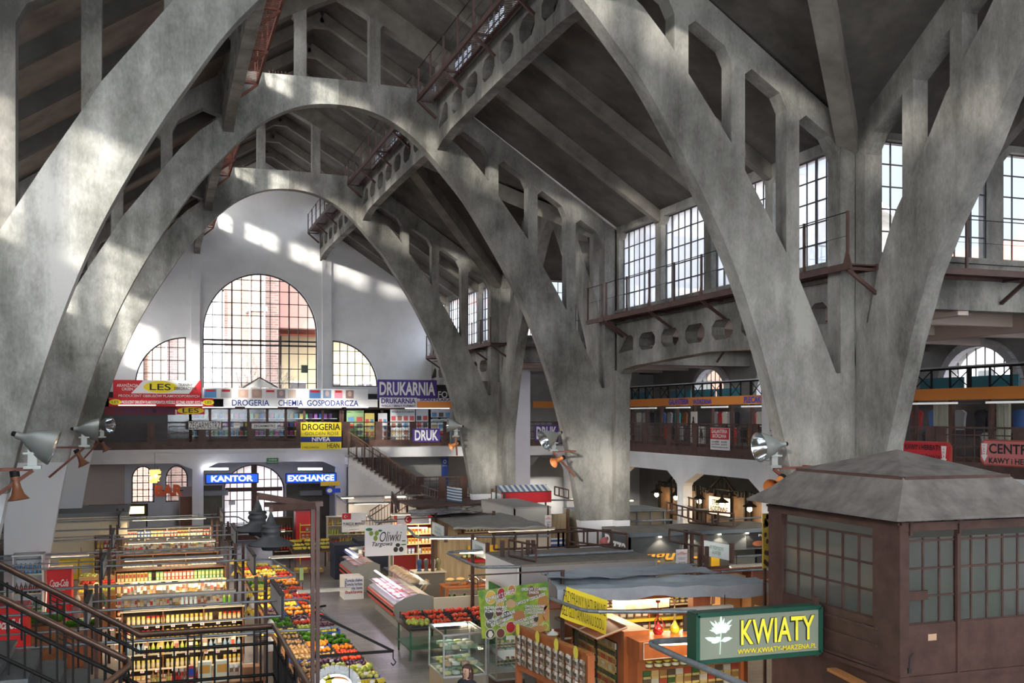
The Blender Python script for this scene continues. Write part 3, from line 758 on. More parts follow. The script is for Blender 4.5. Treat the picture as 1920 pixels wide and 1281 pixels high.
for q, wq, c1 in ((.05,.07,(.1,.3,.6)),(.14,.06,(.5,.5,.5)),(.24,.06,(.55,.35,.3)),(.32,.06,(.5,.33,.28)),(.40,.06,(.75,.7,.72)),(.465,.05,(.3,.25,.3)),(.53,.05,(.5,.45,.42)),(.67,.07,(.1,.25,.55)),(.745,.05,(.2,.3,.5)),(.815,.05,(.75,.3,.4)),(.885,.05,(.3,.2,.2))):
    pn = patch(r, f, q, .5, wq, .78, colm(c1), W_, H_, name='poster'); 
    ellipse(r, f(q, .55), W_*wq*.25, H_*.26, colm((.6,.42,.35)), d=.010, name='printed_face') if c1[0] < .6 and .2 < q < .9 and q not in (.67,) else patch(r, f, q, .75, wq*.8, .2, mR, W_, H_, d=.01, name='printed_title')
r, f = board('shop_sign', 'large purple DRUKARNIA sign at the right of the far gallery', 'sign', pY(708,747,51.0), pY(819,713,51.0), .08, mP, lines=[('DRUKARNIA', .5, .52, .94, .72, mW, .03)])
r, f = board('shop_sign', 'small white sign with purple DRUKARNIA lettering under the large one', 'sign', pY(712,765,50.9), pY(782,746,50.9), .06, mW,
   lines=[('DRUKARNIA', .5, .68, .92, .5, mP, .03), ('WIELKI I MAŁY FORMAT', .5, .2, .92, .22, mP, .02)])
r, f = board('shop_sign', 'dark sign starting FOT partly hidden behind the far pillar', 'sign', pY(819,750,52.0), pY(862,722,52.0), .06, mK, lines=[('FOTO', .5, .35, .9, .45, mW, .02)])
r, f = board('shop_sign', 'white SKAN PLAKATY strip behind the purple printing sign', 'sign', pY(783,753,51.8), pY(862,747,51.8), .06, mW, lines=[('SKAN PLAKATY', .5, .5, .9, .8, mP, .02)])
r, f = board('fascia_board', 'orange fascia strip of the printing shop behind the far pillar', 'fascia', pY(752,765,52.2), pY(868,753,52.2), .06, mO, lines=[('Y', .08, .5, .05, .6, mK, .0)])
r, f = board('shop_sign', 'purple DRUK sign hung on the far gallery railing', 'sign', pY(774,829,51.5), pY(825,804,51.5), .04, mP, lines=[('DRUK', .5, .5, .86, .8, mW, .03)])
r, f = board('shop_sign', 'white ZEGARMISTRZ sign, larger of the two on the far gallery railing', 'sign', pY(353,806,49.95), pY(415,790,49.95), .04, mW, lines=[('ZEGARMISTRZ', .5, .5, .94, .8, mK, .0)], frame=(mK,.02))
r, f = board('shop_sign', 'small white ZEGARMISTRZ sign, right of the larger one', 'sign', pY(472,804,49.95), pY(520,794,49.95), .04, mW, lines=[('ZEGARMISTRZ', .5, .5, .85, .5, mK, .02)])
r, f = board('shop_sign', 'tiny white notice between the two ZEGARMISTRZ signs', 'sign', pY(438,802,49.95), pY(450,793,49.95), .03, mW, lines=[('zegarki', .5, .6, .7, .25, mK, .0)])
r, f = board('shop_banner', 'yellow DROGERIA banner with blue band on the far gallery railing', 'banner', pY(564,843.5,49.9), pY(640,792,49.9), .03, mY,
   lines=[('DROGERIA', .5, .83, .94, .24, mK, .015), ('GOLDEN ROSE', .52, .59, .84, .12, colm((.1,.09,.05)), 0), ('HEAN', .8, .14, .3, .16, mK, .01), ('I WIELE INNYCH', .24, .08, .4, .07, mK, .01)])
patch(r, f, .5, .375, 1, .2, mN, (f(1,0)-f(0,0)).length, (f(0,1)-f(0,0)).length)
text('NIVEA', r, f(.5,.375), (f(1,0)-f(0,0)).length*.46, .2, mW, depth=.02, bold=.03)
# goods behind the glass of the far gallery
random.seed(11)
def ymesh(name, w_, h_, mats):
    m = MB(); m.cb(0,0,h_/2,w_,.05,h_); return m.mesh(name, mats)
shelfm = MB()
for zz in (-.95,-.5,-.1): shelfm.box(1.7, 8.8, SY+.5, SY+.8, Z(zz)-.03, Z(zz))
tag(shelfm.build('shelves', mW), 'white display shelves behind the glass of the chemist', 'shelf')
pal = [(.5,.05,.3),(.05,.15,.5),(.1,.4,.15),(.6,.5,.1),(.5,.1,.1),(.7,.7,.7),(.3,.1,.4),(.1,.35,.5)]
pm = [ymesh('cosmetics_box', .16, .24, colm(c)) for c in pal]
for zz in (-.95,-.5,-.1):
    for i in range(28):
        o = bpy.data.objects.new('cosmetics_box', random.choice(pm)); C.objects.link(o); o.location = (1.85+i*.245, SY+.6, Z(zz))
        tag(o, 'bright cosmetics box on the glazed %s shelf of the far chemist' % {-.95:'lowest',-.5:'middle',-.1:'top'}[zz], 'box', 'cosmetics boxes, %s chemist shelf' % {-.95:'lowest',-.5:'middle',-.1:'top'}[zz])
for i, (x0, x1, y0, y1, c) in enumerate([(684,702,775,830,(.6,.5,.15)),(709,726,775,830,(.55,.55,.6)),(732,778,768,830,(.55,.6,.65)),(780,803,768,828,(.5,.56,.62)),(808,846,768,783,(.55,.55,.62)),(808,846,786,830,(.45,.55,.62)),(650,682,770,830,(.25,.4,.2))]):
    r, f = board('sample_sheet', ['yellow magazine rack sheet at the left of the print shop window','narrow white price sheet in the print shop doorway','wide photo print sample sheet in the print shop window','blue grey photo gift sheet in the print shop window','white striped sheet at the top right of the print shop','pale visiting card sheet at the lower right of the print shop','green magazine sheet beside the stair head'][i], 'poster', pY(x0,y1,SY-.15), pY(x1,y0,SY-.15), .02, colm(c))
    W_, H_ = (f(1,0)-f(0,0)).length, (f(0,1)-f(0,0)).length
    nx, nz = max(2, int(W_/.3)), max(1, int(H_/.35))
    for a in range(nx):
        for b in range(nz):
            patch(r, f, (a+.5)/nx, (b+.4)/nz*.86, .7/nx, .55/nz, colm(random.choice([(.3,.12,.08),(.1,.25,.45),(.45,.35,.2),(.08,.08,.1),(.5,.08,.08),(.12,.3,.1)])), W_, H_, name='picture')
    if i == 2: text('WYDRUK FOTOGRAFII', r, f(.5,.93), W_*.9, .12, mK, depth=.012, bold=.01)
    if i == 5: text('WIZYTÓWKI', r, f(.35,.93), W_*.6, .12, mK, depth=.012)
# white pediment and lamp box above the fascia
t_ = MB(); t_.bar(pY(455,727,52.4), pY(487,708,52.4), .06); t_.bar(pY(487,708,52.4), pY(521,727,52.4), .06)
t_.add([pY(457,727,52.42), pY(519,727,52.42), pY(487,710,52.42), pY(457,727,52.47), pY(519,727,52.47), pY(487,710,52.47)], [(0,1,2),(5,4,3),(0,3,4,1),(1,4,5,2),(2,5,3,0)], 1)
tag(t_.build('gable_sign', [M['frame'], mW]), 'small white gable with dark edge on top of the far chemist fascia', 'gable')
eb = MB(); c_ = pY(571,692,54.9); eb.cb(c_.x, c_.y, c_.z, .34, .15, .4); tag(eb.build('switch_box', colm((.10,.12,.09))), 'green metal switch box fixed low on the great end window', 'switch box')
for (a, b, yy) in ((380,440,764),(460,520,764),(560,640,764),(650,690,764),(222,292,760),(330,380,760),(760,842,766)):
    m = MB(); m.bar(pY(a,yy,51.7), pY(b,yy,51.7), .06, .04)
    tag(m.build('light_tube', plain('tube_light_%d' % a, (1,1,1), .5, emit=3)), 'slim fluorescent tube under the far fascia, %s' % {380:'over the red oval board',460:'over the left part of the chemist window',560:'over the middle of the chemist window',650:'over the right end of the chemist window',222:'over the dark draper fascia',330:'between draper and chemist',760:'under the orange printing fascia'}[a], 'light tube')
# ================================================================= KANTOR / EXCHANGE ETC. below the far gallery
glow_blue = plain('lit_blue', (.0,.03,.45), .4, emit=1.2, ecol=(.0,.08,.8)); glow_white = plain('lit_white', (.9,.9,.95), .4, emit=1.6)
r, f = board('lit_sign', 'blue lit KANTOR sign left of the big door', 'sign', pY(386,907,49.6), pY(484,888,49.6), .25, glow_blue, lines=[('KANTOR', .5, .5, .8, .66, glow_white, .03)], frame=(colm((.01,.02,.1)),.05))
r, f = board('lit_sign', 'blue lit EXCHANGE sign right of the big door', 'sign', pY(536,906,49.6), pY(630,887,49.6), .25, glow_blue, lines=[('EXCHANGE', .5, .5, .92, .66, glow_white, .03)], frame=(colm((.01,.02,.1)),.05))
for x in (400, 470, 550, 615):
    pass
r, f = board('exit_sign', 'green WYJŚCIE EWAKUACYJNE sign under the far gallery edge', 'sign', pY(500,870,49.9), pY(522,859,49.9), .05, mG, lines=[('WYJŚCIE', .5, .68, .7, .4, mW, .01), ('EWAKUACYJNE', .5, .25, .85, .28, mW, .01)])
for a, b, nm in ((381,428,'left'),(559,604,'right')):
    m = MB(); m.bar(pY(a,879.5,49.9), pY(b,879.5,49.9), .1, .1); tag(m.build('light_tube', plain('bright_tube_'+nm, (1,1,1), .4, emit=9)), 'bright fluorescent tube above the %s exchange sign' % nm, 'light tube')
r = thing('lit_sign', 'small round blue and yellow lottery sign beside the exchange sign', 'sign', pY(618,926,49.5))
m = MB(); m.box(pY(601,926,49.5).x, pY(637,926,49.5).x, 49.45, 49.55, pY(0,924.5,49.5).z, pY(0,915.5,49.5).z); wparent(m.build('panel', [colm((.75,.5,.03))]), r)
ellipse(r, pY(618,920,49.4), .19, .19, mB); ellipse(r, pY(618,920,49.4), .12, .1, mW, d=.02); 
m = MB(); c_ = pY(631,920,49.42); m.cb(c_.x, c_.y, c_.z, .36, .04, .2); wparent(m.build('blue_field', mB), r)
# side doors' air curtains and notices
for x0, x1, nm in ((383,428,'left'),(563,604,'right')):
    a = pY(x0,930,54.9); b = pY(x1,920,54.9); m = MB(); m.box(a.x, b.x, 54.9, 55.25, a.z, b.z); tag(m.build('air_curtain', colm((.35,.35,.34))), 'grey air curtain box over the %s small door' % nm, 'heater')
a = pY(429,947,55.2); b = pY(441,939,55.2); m = MB(); m.box(a.x,b.x,55.2,55.25,a.z,b.z); tag(m.build('notice', mW), 'small white notice on the dark dado left of the big door', 'notice')
# BAR letters
r = thing('bar_letters', 'big orange red BAR letters hanging over the far left cafe', 'lettering', pY(317,931,48.5))
text('BAR', r, pY(317,920,48.5), pY(344,0,48.5).x-pY(290,0,48.5).x, .52, colm((.62,.11,.03)), bold=.06, name='letter_face')
text('BAR', r, pY(317,920,48.5)+Vector((0,.08,0)), pY(344,0,48.5).x-pY(290,0,48.5).x, .52, colm((.3,.04,.01)), bold=.06, name='letter_back')
m = MB(); m.bar(pY(290,920,48.55), pY(344,920,48.55), .03); 
for x in (295, 340): m.bar(pY(x,912,48.55), Vector((pY(x,912,48.55).x, 48.55, Z(-2.2))), .012)
wparent(m.build('hanger', M['black']), r)
# wooden pendant
r = thing('pendant_lamp', 'warm pendant lamp of stacked wooden strips above the BAR letters', 'lamp', pY(293,906,48.2))
m = MB(); random.seed(5)
for k in range(9):
    c_ = pY(290,882+k*2.8,48.2); m.cb(c_.x+random.uniform(-.06,.06), c_.y, c_.z, .42+random.uniform(-.12,.05), .3, .05)
wparent(m.build('lamp_shade', plain('lamp_wood', (.75,.42,.12), .5, emit=1.2, ecol=(1,.55,.15))), r)
m = MB(); m.bar(pY(290,880,48.2), Vector((pY(290,880,48.2).x,48.2,Z(-1.6))), .015); wparent(m.build('cord', M['black']), r)
m = MB(); c_ = pY(292,893,48.0); m.ball(c_.x,c_.y,c_.z,.06); wparent(m.build('bulb', plain('bulb_glow', (1,.9,.7), .5, emit=20, ecol=(1,.8,.5))), r)
# pinkish partition left of the arched windows, wooden door by the column
struct(MB().box(-3.4,-1.45,54.6,54.7,0,Z(-2.0)).box(2.0-.9,2.0-.05,54.9,55.0,0,2.9).build('wall_cafe', M['pink']))
m = MB(); a = pY(338,985,52); m.box(a.x, a.x+.62, 52, 52.08, 0, 2.6); tag(m.build('wooden_door_leaf', colm((.16,.06,.03))), 'tall reddish wooden door leaf standing right of the BAR letters', 'door leaf')
# cafe counter with warm light strips
r = thing('cafe_counter', 'cafe counter with glowing yellow strip in front of the arched windows', 'counter', (-1.3, 46.0, 0))
m = MB(); m.box(-2.6,.0,45.9,46.6,0,1.1); wparent(m.build('counter_body', colm((.45,.40,.33))), r)
m = MB(); m.box(-2.45,-.45,45.8,45.88,Z(-4.05),Z(-3.75)); wparent(m.build('light_strip', plain('amber_strip', (1,.75,.3), .5, emit=5, ecol=(1,.62,.2))), r)
m = MB(); m.box(-2.6,-.3,45.85,46.0,Z(-4.15),Z(-3.65)); 
for x in (-2.55,-.35): m.bar((x,45.95,1.1),(x,45.95,Z(-3.65)),.05)
wparent(m.build('frame', M['black']), r)
# ================================================================= STAIR beside the far gallery
st = thing('staircase', 'far staircase with brown railing descending right from the gallery', 'staircase', (10.5, 49.5, 0))
P0, P1 = pY(652,853,49.2), pY(778,936,49.2)
N_ = 16; m = MB()
for k in range(N_):
    x0 = P0.x+(P1.x-P0.x)*k/N_; x1 = P0.x+(P1.x-P0.x)*(k+1)/N_; z = P0.z+(P1.z-P0.z)*(k+.5)/N_
    m.box(x0, x1+.04, 48.9, 50.4, z-.07, z, 0); m.box(x0, x1, 48.95, 50.35, z-.4, z-.07, 1)
wparent(m.build('steps', [colm((.30,.28,.26)), M['white']]), st)
m = MB(); m.add([(P0.x,48.96,P0.z-.1),(P1.x,48.96,P1.z-.1),(P1.x,48.96,0),(P0.x,48.96,0),(P0.x,49.1,P0.z-.1),(P1.x,49.1,P1.z-.1),(P1.x,49.1,0),(P0.x,49.1,0)], [(0,1,2,3),(7,6,5,4),(0,4,5,1),(1,5,6,2),(3,7,4,0)])
wparent(m.build('side_wall', M['white2']), st)
m = MB()
for yy in (48.95, 50.35):
    m.bar(Vector((P0.x,yy,P0.z+1.1)), Vector((P1.x,yy,P1.z+1.1)), .06, .05)
wparent(m.build('handrail', colm((.16,.075,.04), .4)), st)
m = MB()
for yy in (48.95, 50.35):
    for q in (.85, .18): m.bar(Vector((P0.x,yy,P0.z+q)), Vector((P1.x,yy,P1.z+q)), .035)
    for i in range(44):
        t = i/43; x = P0.x+(P1.x-P0.x)*t; z = P0.z+(P1.z-P0.z)*t; m.bar((x,yy,z),(x,yy,z+1.08),.02 if i % 5 else .07)
wparent(m.build('balusters', M['brownmetal']), st)
struct(MB().box(P1.x, P1.x+3.6, 48.9, 51.4, P1.z-.25, P1.z).build('floor_landing', M['white2']))
railing('stair_railing', 'brown railing round the landing at the foot of the far stair', (P1.x+.2, 48.95), (P1.x+3.5, 48.95), 1.1, base=P1.z, band=.05, h=1.1)
for a, b, nm in ((P1.x, P1.x-2.4, 'left'),):
    s2 = thing('stair_railing', 'lower railing of the far stair turning back down to the left', 'railing', (P1.x-1, 48.3, 0)); m = MB()
    for q in (1.05,.8,.15): m.bar((a,48.3,P1.z+q),(b,48.3,P1.z-1.5+q),.05)
    for i in range(18): t = i/17; m.bar((a+(b-a)*t,48.3,P1.z-1.5*t),(a+(b-a)*t,48.3,P1.z-1.5*t+1.05),.025)
    wparent(m.build('balusters', M['brownmetal']), s2)
m = MB(); a = pY(800,925,52.5); m.box(a.x-1.6, a.x+.7, 52.4, 52.5, a.z-.9, pY(0,889,52.4).z); tag(m.build('yellow_kiosk_wall', colm((.7,.48,.02))), 'yellow kiosk wall behind the landing of the far stair', 'kiosk wall')
r, f = board('hanging_banner', 'narrow tall blue banner with white heart by the far pillar', 'banner', pY(828,922,51.2), pY(840,858,51.2), .03, colm((.03,.08,.35)), lines=[('O', .5, .88, .5, .12, mW, .03), ('DENTAL', .5, .76, .8, .04, mW, 0)])
# white pier + lavender wall beside the far pillar
struct(MB().box(15.0, 16.75, 46.0, 46.3, 0, Z(2.2)).build('wall_pier', noisy('lavender_plaster', [(.50,.49,.56),(.58,.57,.64)], .5, .85)))
# ================================================================= CATWALKS
BM, RU = M['brownmetal'], M['rust_sunlit']
def catwalk(name, label, axis, edge, wall, a, b, z, posts, h=1.15, mat=BM, brk=True, slats=False, inner=1):
    """maintenance walkway; axis 'Y': runs in Y with outer edge X=edge and wall side X=wall"""
    P = (lambda e, t, zz: (e, t, zz)) if axis == 'Y' else (lambda e, t, zz: (t, e, zz))
    mid = (a+b)/2
    r = thing(name, label, 'catwalk', P(edge, mid, z))
    m = MB(); m.bar(P(edge,a,z), P(edge,b,z), .06, .14); m.bar(P(wall,a,z), P(wall,b,z), .06, .12)
    if not slats: m.bar(P((edge+wall)/2, a, z+.03), P((edge+wall)/2, b, z+.03), abs(wall-edge), .03)
    wparent(m.build('deck', mat), r)
    if slats:
        m = MB(); t = a+.05
        while t < b: m.bar(P(edge,t,z+.03), P(wall,t,z+.03), .03, .012); t += .1
        wparent(m.build('grating', mat), r)['kind'] = 'stuff'
    n = max(1, round((b-a)/posts)); top = MB()
    for i in range(n+1):
        t = a+.1+(b-a-.2)*i/n; m = MB(); m.bar(P(edge,t,z), P(edge,t,z+h), .05 if mat is BM else .035)
        if i % 2 == 0 and brk:
            sgn = 1 if wall > edge else -1
            for q in (-1, 1): m.slab([P(edge,t,z+.42), P(edge,t+q*.16,z-.04), P(edge,t,z-.04)], P(1,0,0), .02)
            m.bar(P(edge,t,z-.07), P(wall+.05*sgn,t,z-.55), .07); m.bar(P(edge,t,z-.05), P(wall,t,z-.05), .06)
        wparent(m.build('post', mat), r)
    top.bar(P(edge,a+.1,z+h-.02), P(edge,b-.1,z+h-.02), .018); top.bar(P(edge,a+.1,z+h*.55), P(edge,b-.1,z+h*.55), .008)
    wparent(top.build('cable', M['black']), r); return r
xe = 13.62
catwalk('catwalk', 'brown catwalk with railing under the high windows between the near and middle pillars', 'Y', xe, 14.3, 18.0, 30.4, Z(3.13), 1.5)
catwalk('catwalk', 'brown catwalk returning round the middle pillar below the windows', 'Y', xe, 14.3, 30.5, 31.9, Z(3.13), 1.3)
catwalk('catwalk', 'brown catwalk under the high windows beyond the far pillar', 'Y', xe, 14.3, 42.3, 53.6, Z(3.13), 1.5)
catwalk('catwalk', 'brown catwalk with diagonal bracket under the side wing windows at the right edge', 'X', 17.95, 18.7, 14.75, 27.0, Z(3.13), 1.75)
catwalk('catwalk', 'brown catwalk crossing inside the farther side wing', 'X', 42.6, 43.2, 14.75, 27.0, Z(3.13), 1.75)
lab = {0:'behind the camera',1:'over the near bay',2:'between the nearest and middle arches',3:'between the middle and far arches',4:'reaching the end wall'}
for i, (a, b) in enumerate(spans[1:], 1):
    catwalk('roof_walkway', 'grated roof walkway with thin posts on the right beam, '+lab[i], 'Y', 7.6, 8.12, a, b-.15, Z(9.72), 1.5, .95, BM, True, True)
    catwalk('roof_walkway', 'grated roof walkway, sunlit red painted in, on the left beam, '+lab[i], 'Y', 2.80, 2.28, a, b-.15, Z(9.72), 1.5, .95, RU, True, True)  # left walkway steel carries the sun's warm light in its colour

# ================================================================= RIGHT GALLERY
GX = 19.7
gl = MB(); gl.box(GX, 27, 6.4, GY, Z(-2.0), Z(-1.52)); gl.box(14.3, 27, GY, WALLY, Z(-2.0), Z(-1.52)); gl.box(GX-.06, GX, 6.4, GY, Z(-1.64), Z(-1.54)); gl.box(GX-.02, GX, 6.4, GY, Z(-1.82), Z(-1.79))
struct(gl.build('floor_gallery', M['white']))
cy = [12.3, 18.4, 24.5, 30.6, 36.7, 42.8, 48.9]
pr = [(6.4,Z(-2.0)),(6.4,Z(-2.5))]
for a, b in zip([6.2]+cy, cy+[55]): pr += [(a+.25,Z(-2.75)),(a+.35,Z(-2.62)),(a+1.1,Z(-2.2)),(b-1.3,Z(-2.2)),(b-.35,Z(-2.62)),(b-.25,Z(-2.75))]
pr += [(WALLY,Z(-2.75)),(WALLY,Z(-2.0))]
struct(outline('trim_6', pr, [], 'YZ', GX, .4, M['white']))
cm = MB()
for y in cy: cm.box(GX, GX+.4, y-.25, y+.25, 0, Z(-2.75))
for y in (30.6,): cm.box(GX-.02, GX+.35, y-.22, y+.22, Z(-1.5), Z(2.9))
struct(cm.build('trim_7', M['white']))
railing('gallery_railing', 'brown railing of the right gallery at the right edge of the picture', (GX+.05, 6.6), (GX+.05, 22.3), 2.6)
railing('gallery_railing', 'brown railing of the right gallery seen between the two right pillars', (GX+.05, 22.7), (GX+.05, 42.0), 2.15)
railing('gallery_railing', 'brown railing of the back gallery left of the middle pillar', (14.9, GY+.05), (19.6, GY+.05), 2.0)
SX = 23.0
sf = MB()
y = 8.0
r = thing('glazed_shop', 'row of glazed leather and clothes shops along the right gallery', 'shop front', (SX, 30, Z(-1.52)))
m = MB()
for k in range(28): m.box(SX, SX+.12, 8+k*1.6-.07, 8+k*1.6+.07, Z(-1.52), Z(.5))
m.box(SX, SX+.1, 8, 49.9, Z(-1.52), Z(-1.25)); wparent(m.build('frame', BM), r)
g = MB(); g.quad((SX+.05,49.9,Z(-1.25)),(SX+.05,8,Z(-1.25)),(SX+.05,8,Z(.5)),(SX+.05,49.9,Z(.5))); wparent(g.build('pane', M['glass']), r)
m = MB()
for k in range(53):
    yy = 8+k*.8; m.bar((SX,yy,Z(.86)),(SX,yy,Z(1.45)),.05 if k % 3 else .14, .05); 
    if k < 52: m.bar((SX,yy,Z(.86)),(SX,yy+.8,Z(1.42)) if k % 2 else (SX,yy-.8 if k else 8,Z(1.42)),.025)
m.bar((SX,8,Z(1.45)),(SX,49.9,Z(1.45)),.06); wparent(m.build('lattice', M['black']), r)
m = MB(); m.bar((SX-.1,8,Z(1.5)),(SX-.1,49.9,Z(1.5)),.25,.04); wparent(m.build('gutter', colm((.4,.42,.45))), r)
r2, f = board('fascia_board', 'long orange fascia with blue lettering along the right gallery shops', 'fascia', (SX-.06,49.9,Z(.5)), (SX-.06,8,Z(.86)), .08, mO, '-X')
def yat(x, X): a, b = ray(x); return b*X/a
for s, xa, xb in (('GALANTERIA', 1257, 1294), ('SKÓRZANA', 1302, 1337), ('PLECAKI', 1398, 1432)):
    ya, yb = yat(xa, SX), yat(xb, SX); text(s, r2, (SX-.06,(ya+yb)/2,Z(.68)), abs(ya-yb), .26, mB, '-X', .02, depth=.02)
struct(MB().box(SX+2.2, SX+2.3, 8, 49.9, Z(-1.52), Z(.5)).build('wall_shop_back', colm((.10,.095,.09))))
random.seed(21)
tm = MB(); yy = 9
for k in range(19):
    if k % 4 != 1: tm.box(SX+.5, SX+.55, 8.4+k*2.15, 10.3+k*2.15, Z(.86), Z(1.22))
tag(tm.build('tarpaulin', colm((.03,.16,.22))), 'row of blue tarpaulin panels above the orange fascia', 'tarpaulin', None, 'stuff')
tubem = plain('gallery_tube', (.75,.75,.72), .5, emit=.35)
for i, (xa, xb) in enumerate(((1178,1230),(1250,1293),(1316,1364),(1391,1428),(1702,1794),(1850,1925))):
    ya, yb = yat(xa, SX-.4), yat(xb, SX-.4); m = MB(); m.bar((SX-.4,ya,Z(.40)),(SX-.4,yb,Z(.40)),.09,.06)
    tag(m.build('light_tube', tubem), 'pale tube lamp under the orange fascia, %s' % ['beside the middle pillar','under the first lettering','under SKORZANA','under PLECAKI','right of the near pillar','at the right edge'][i], 'light tube')
# clothes hanging in the windows
def garment(col, w_, h_):
    m = MB(); k = 9
    for j in range(2):
        y0 = .04*(1 if j else -1)
        P = [(-w_*.22,0,h_),( -w_*.5,0,h_*.86),(-w_*.42,0,h_*.55),(-w_*.36,0,0),(w_*.36,0,0),(w_*.42,0,h_*.55),(w_*.5,0,h_*.86),(w_*.22,0,h_)]
        m.add([(y0, p[0], p[2]) for p in P], [tuple(range(8)) if j else tuple(range(7,-1,-1))])
    n0 = len(m.v)-16
    for i in range(8): q = (i+1) % 8; m.f.append([n0+i, n0+q, n0+8+q, n0+8+i]); m.m.append(0); m.sm.append(False)
    return m.mesh('garment', colm(col, .8))
gcols = [((.06,.13,.35),'blue'),((.02,.38,.33),'turquoise'),((.45,.03,.03),'red'),((.25,.09,.03),'brown'),((.02,.02,.025),'black'),((.5,.12,.03),'orange red'),((.3,.3,.3),'grey'),((.55,.5,.42),'cream')]
gm = [garment(c, .5, .62) for c, _ in gcols]
gx = [(1198,7),(1210,6),(1224,4),(1243,0),(1256,6),(1271,1),(1284,3),(1246,5),(1250,2),(1262,4),(1277,6),(1300,4),(1342,6),(1352,2),(1360,7),(1370,6),(1384,4),(1415,2),(1424,7),(1395,4),(1408,3),(1376,2),(1720,2),(1740,4),(1752,0),(1764,4),(1776,2),(1800,6),(1840,4),(1852,6),(1862,4),(1880,2),(1900,4),(1912,0),(1020,4),(1030,6)]
for i, (x, c) in enumerate(gx):
    yy = yat(x, SX+.5); low = i in (7,8,9,10,19,20,21) or (i % 3 == 2 and x > 1700)
    o = bpy.data.objects.new('hanging_garment', gm[c]); C.objects.link(o); o.location = (SX+.5, yy, Z(-1.1 if low else -.42)); 
    tag(o, '%s garment hanging in the right gallery shop windows, %s row' % (gcols[c][1], 'lower' if low else 'upper'), 'garment', 'garments in the right gallery shop windows')
for (xa, xb, ya, yb, c, l) in ((1295,1307,772,830,(.5,.48,.45),'tall poster of a person in dark coat in the leather shop doorway'),(1310,1322,800,832,(.4,.4,.38),'small patterned poster on the lower leather shop door')):
    p0, p1 = atX(xa,yb,SX-.1), atX(xb,ya,SX-.1); r3, f3 = board('poster', l, 'poster', p0, p1, .02, colm(c), '-X')
    mm = MB(); c_ = (p0+p1)/2; hh = (p1.z-p0.z)*.36
    P = [(-.10,-1),(.0,-.2),(.10,-1),(.16,-.1),(.12,.45),(.06,.6),(.07,.85),(0,1),(-.07,.85),(-.06,.6),(-.12,.45),(-.16,-.1)]
    mm.add([(c_.x-.03, c_.y+a*1.2*abs(p1.y-p0.y)*1.4, c_.z+b*hh) for a, b in P], [tuple(range(12))]); wparent(mm.build('printed_figure', mK), r3)
for (xa, xb, l) in ((1750,1778,'curtained beige panel in the right gallery shops, near the pillar'),(1868,1894,'curtained beige panel in the right gallery shops, at the right edge')):
    a, b = yat(xa, SX+.2), yat(xb, SX+.2); m = MB(); n = 14
    P = [(SX+.2+.03*math.sin(k*1.9), a+(b-a)*k/n) for k in range(n+1)]
    for p, q in zip(P, P[1:]): m.quad((p[0],p[1],Z(-1.3)),(q[0],q[1],Z(-1.3)),(q[0],q[1],Z(.45)),(p[0],p[1],Z(.45)))
    tag(m.build('curtain', colm((.30,.29,.22))), l, 'curtain')
# signs on the right railing
def octsign(label, x0, x1, y0, y1, col, lines, X=GX-.05):
    a, b = yat(x0, X), yat(x1, X); zt = atX(x0,y0,X).z; zb = atX(x0,y1,X).z
    r = thing('shop_sign', label, 'sign', (X,(a+b)/2,zb)); c = .12
    def oc(k, xx): return [(xx,a-k-c,zb+k),(xx,b+k+c,zb+k),(xx,b+k,zb+k+c),(xx,b+k,zt-k-c),(xx,b+k+c,zt-k),(xx,a-k-c,zt-k),(xx,a-k,zt-k-c),(xx,a-k,zb+k+c)]
    m = MB(); m.slab(oc(0, X), (-1,0,0), .05); wparent(m.build('panel', colm((.35,.06,.04))), r)
    m = MB(); m.slab(oc(.035, X-.012), (-1,0,0), .01); wparent(m.build('sign_face', colm(col)), r)
    for s, cx, cz, w_, h_, mt in lines: text(s, r, (X-.014, a+(b-a)*cx, zb+(zt-zb)*cz), abs(b-a)*w_, (zt-zb)*h_, mt, '-X', .02, depth=.012)
    for cx in ((.09,.89) if x1 < 1800 else (.07,.93)):
        yc = a+(b-a)*cx; hh = (zt-zb); m = MB(); w_ = .10
        m.add([(X-.03,yc+w_,zb+hh*.85),(X-.03,yc-w_,zb+hh*.85),(X-.03,yc-w_*.6,zb+hh*.4),(X-.03,yc-w_*1.1,zb+hh*.4),(X-.03,yc,zb+hh*.14),(X-.03,yc+w_*1.1,zb+hh*.4),(X-.03,yc+w_*.6,zb+hh*.4)], [tuple(range(7))]); wparent(m.build('arrow', mW), r)
        text('CAFE' if cx < .5 else 'TEA', r, (X-.035,yc,zb+hh*.6), hh*.4, .06, mR, '-X', .0, rot=-math.pi/2, depth=.01)
    return r
octsign('red octagonal KAWY I HERBATY Z CALEGO SWIATA sign on the right railing', 1683, 1783, 826, 875, (.5,.01,.02), [('KAWY i HERBATY', .5, .78, .68, .2, mK), ('Z CAŁEGO ŚWIATA', .5, .46, .66, .2, mK), ('CENTRUM HERBATY', .5, .14, .66, .18, mK)])
octsign('faded pink CENTRUM KAWY I HERBATY sign at the right edge of the railing', 1838, 1985, 824, 872, (.55,.16,.16), [('CENTRUM', .5, .66, .74, .38, mK), ('KAWY i HERBATY', .5, .2, .74, .22, mK)])
p0, p1 = atX(1332,843,GX-.05), atX(1367,803,GX-.05)
r, f = board('shop_sign', 'red and white GALANTERIA SKORZANA board on the right gallery railing', 'sign', p0, p1, .04, mW, '-X', lines=[('torebki', .28, .38, .4, .1, mK, .01), ('portfele', .3, .25, .42, .1, mK, .01), ('rękawiczki', .33, .12, .5, .1, mK, .01), ('teczki', .75, .38, .32, .1, mK, .01), ('paski', .75, .25, .3, .1, mK, .01), ('parasole', .76, .12, .38, .1, mK, .01)])
W_, H_ = abs(p0.y-p1.y), p1.z-p0.z
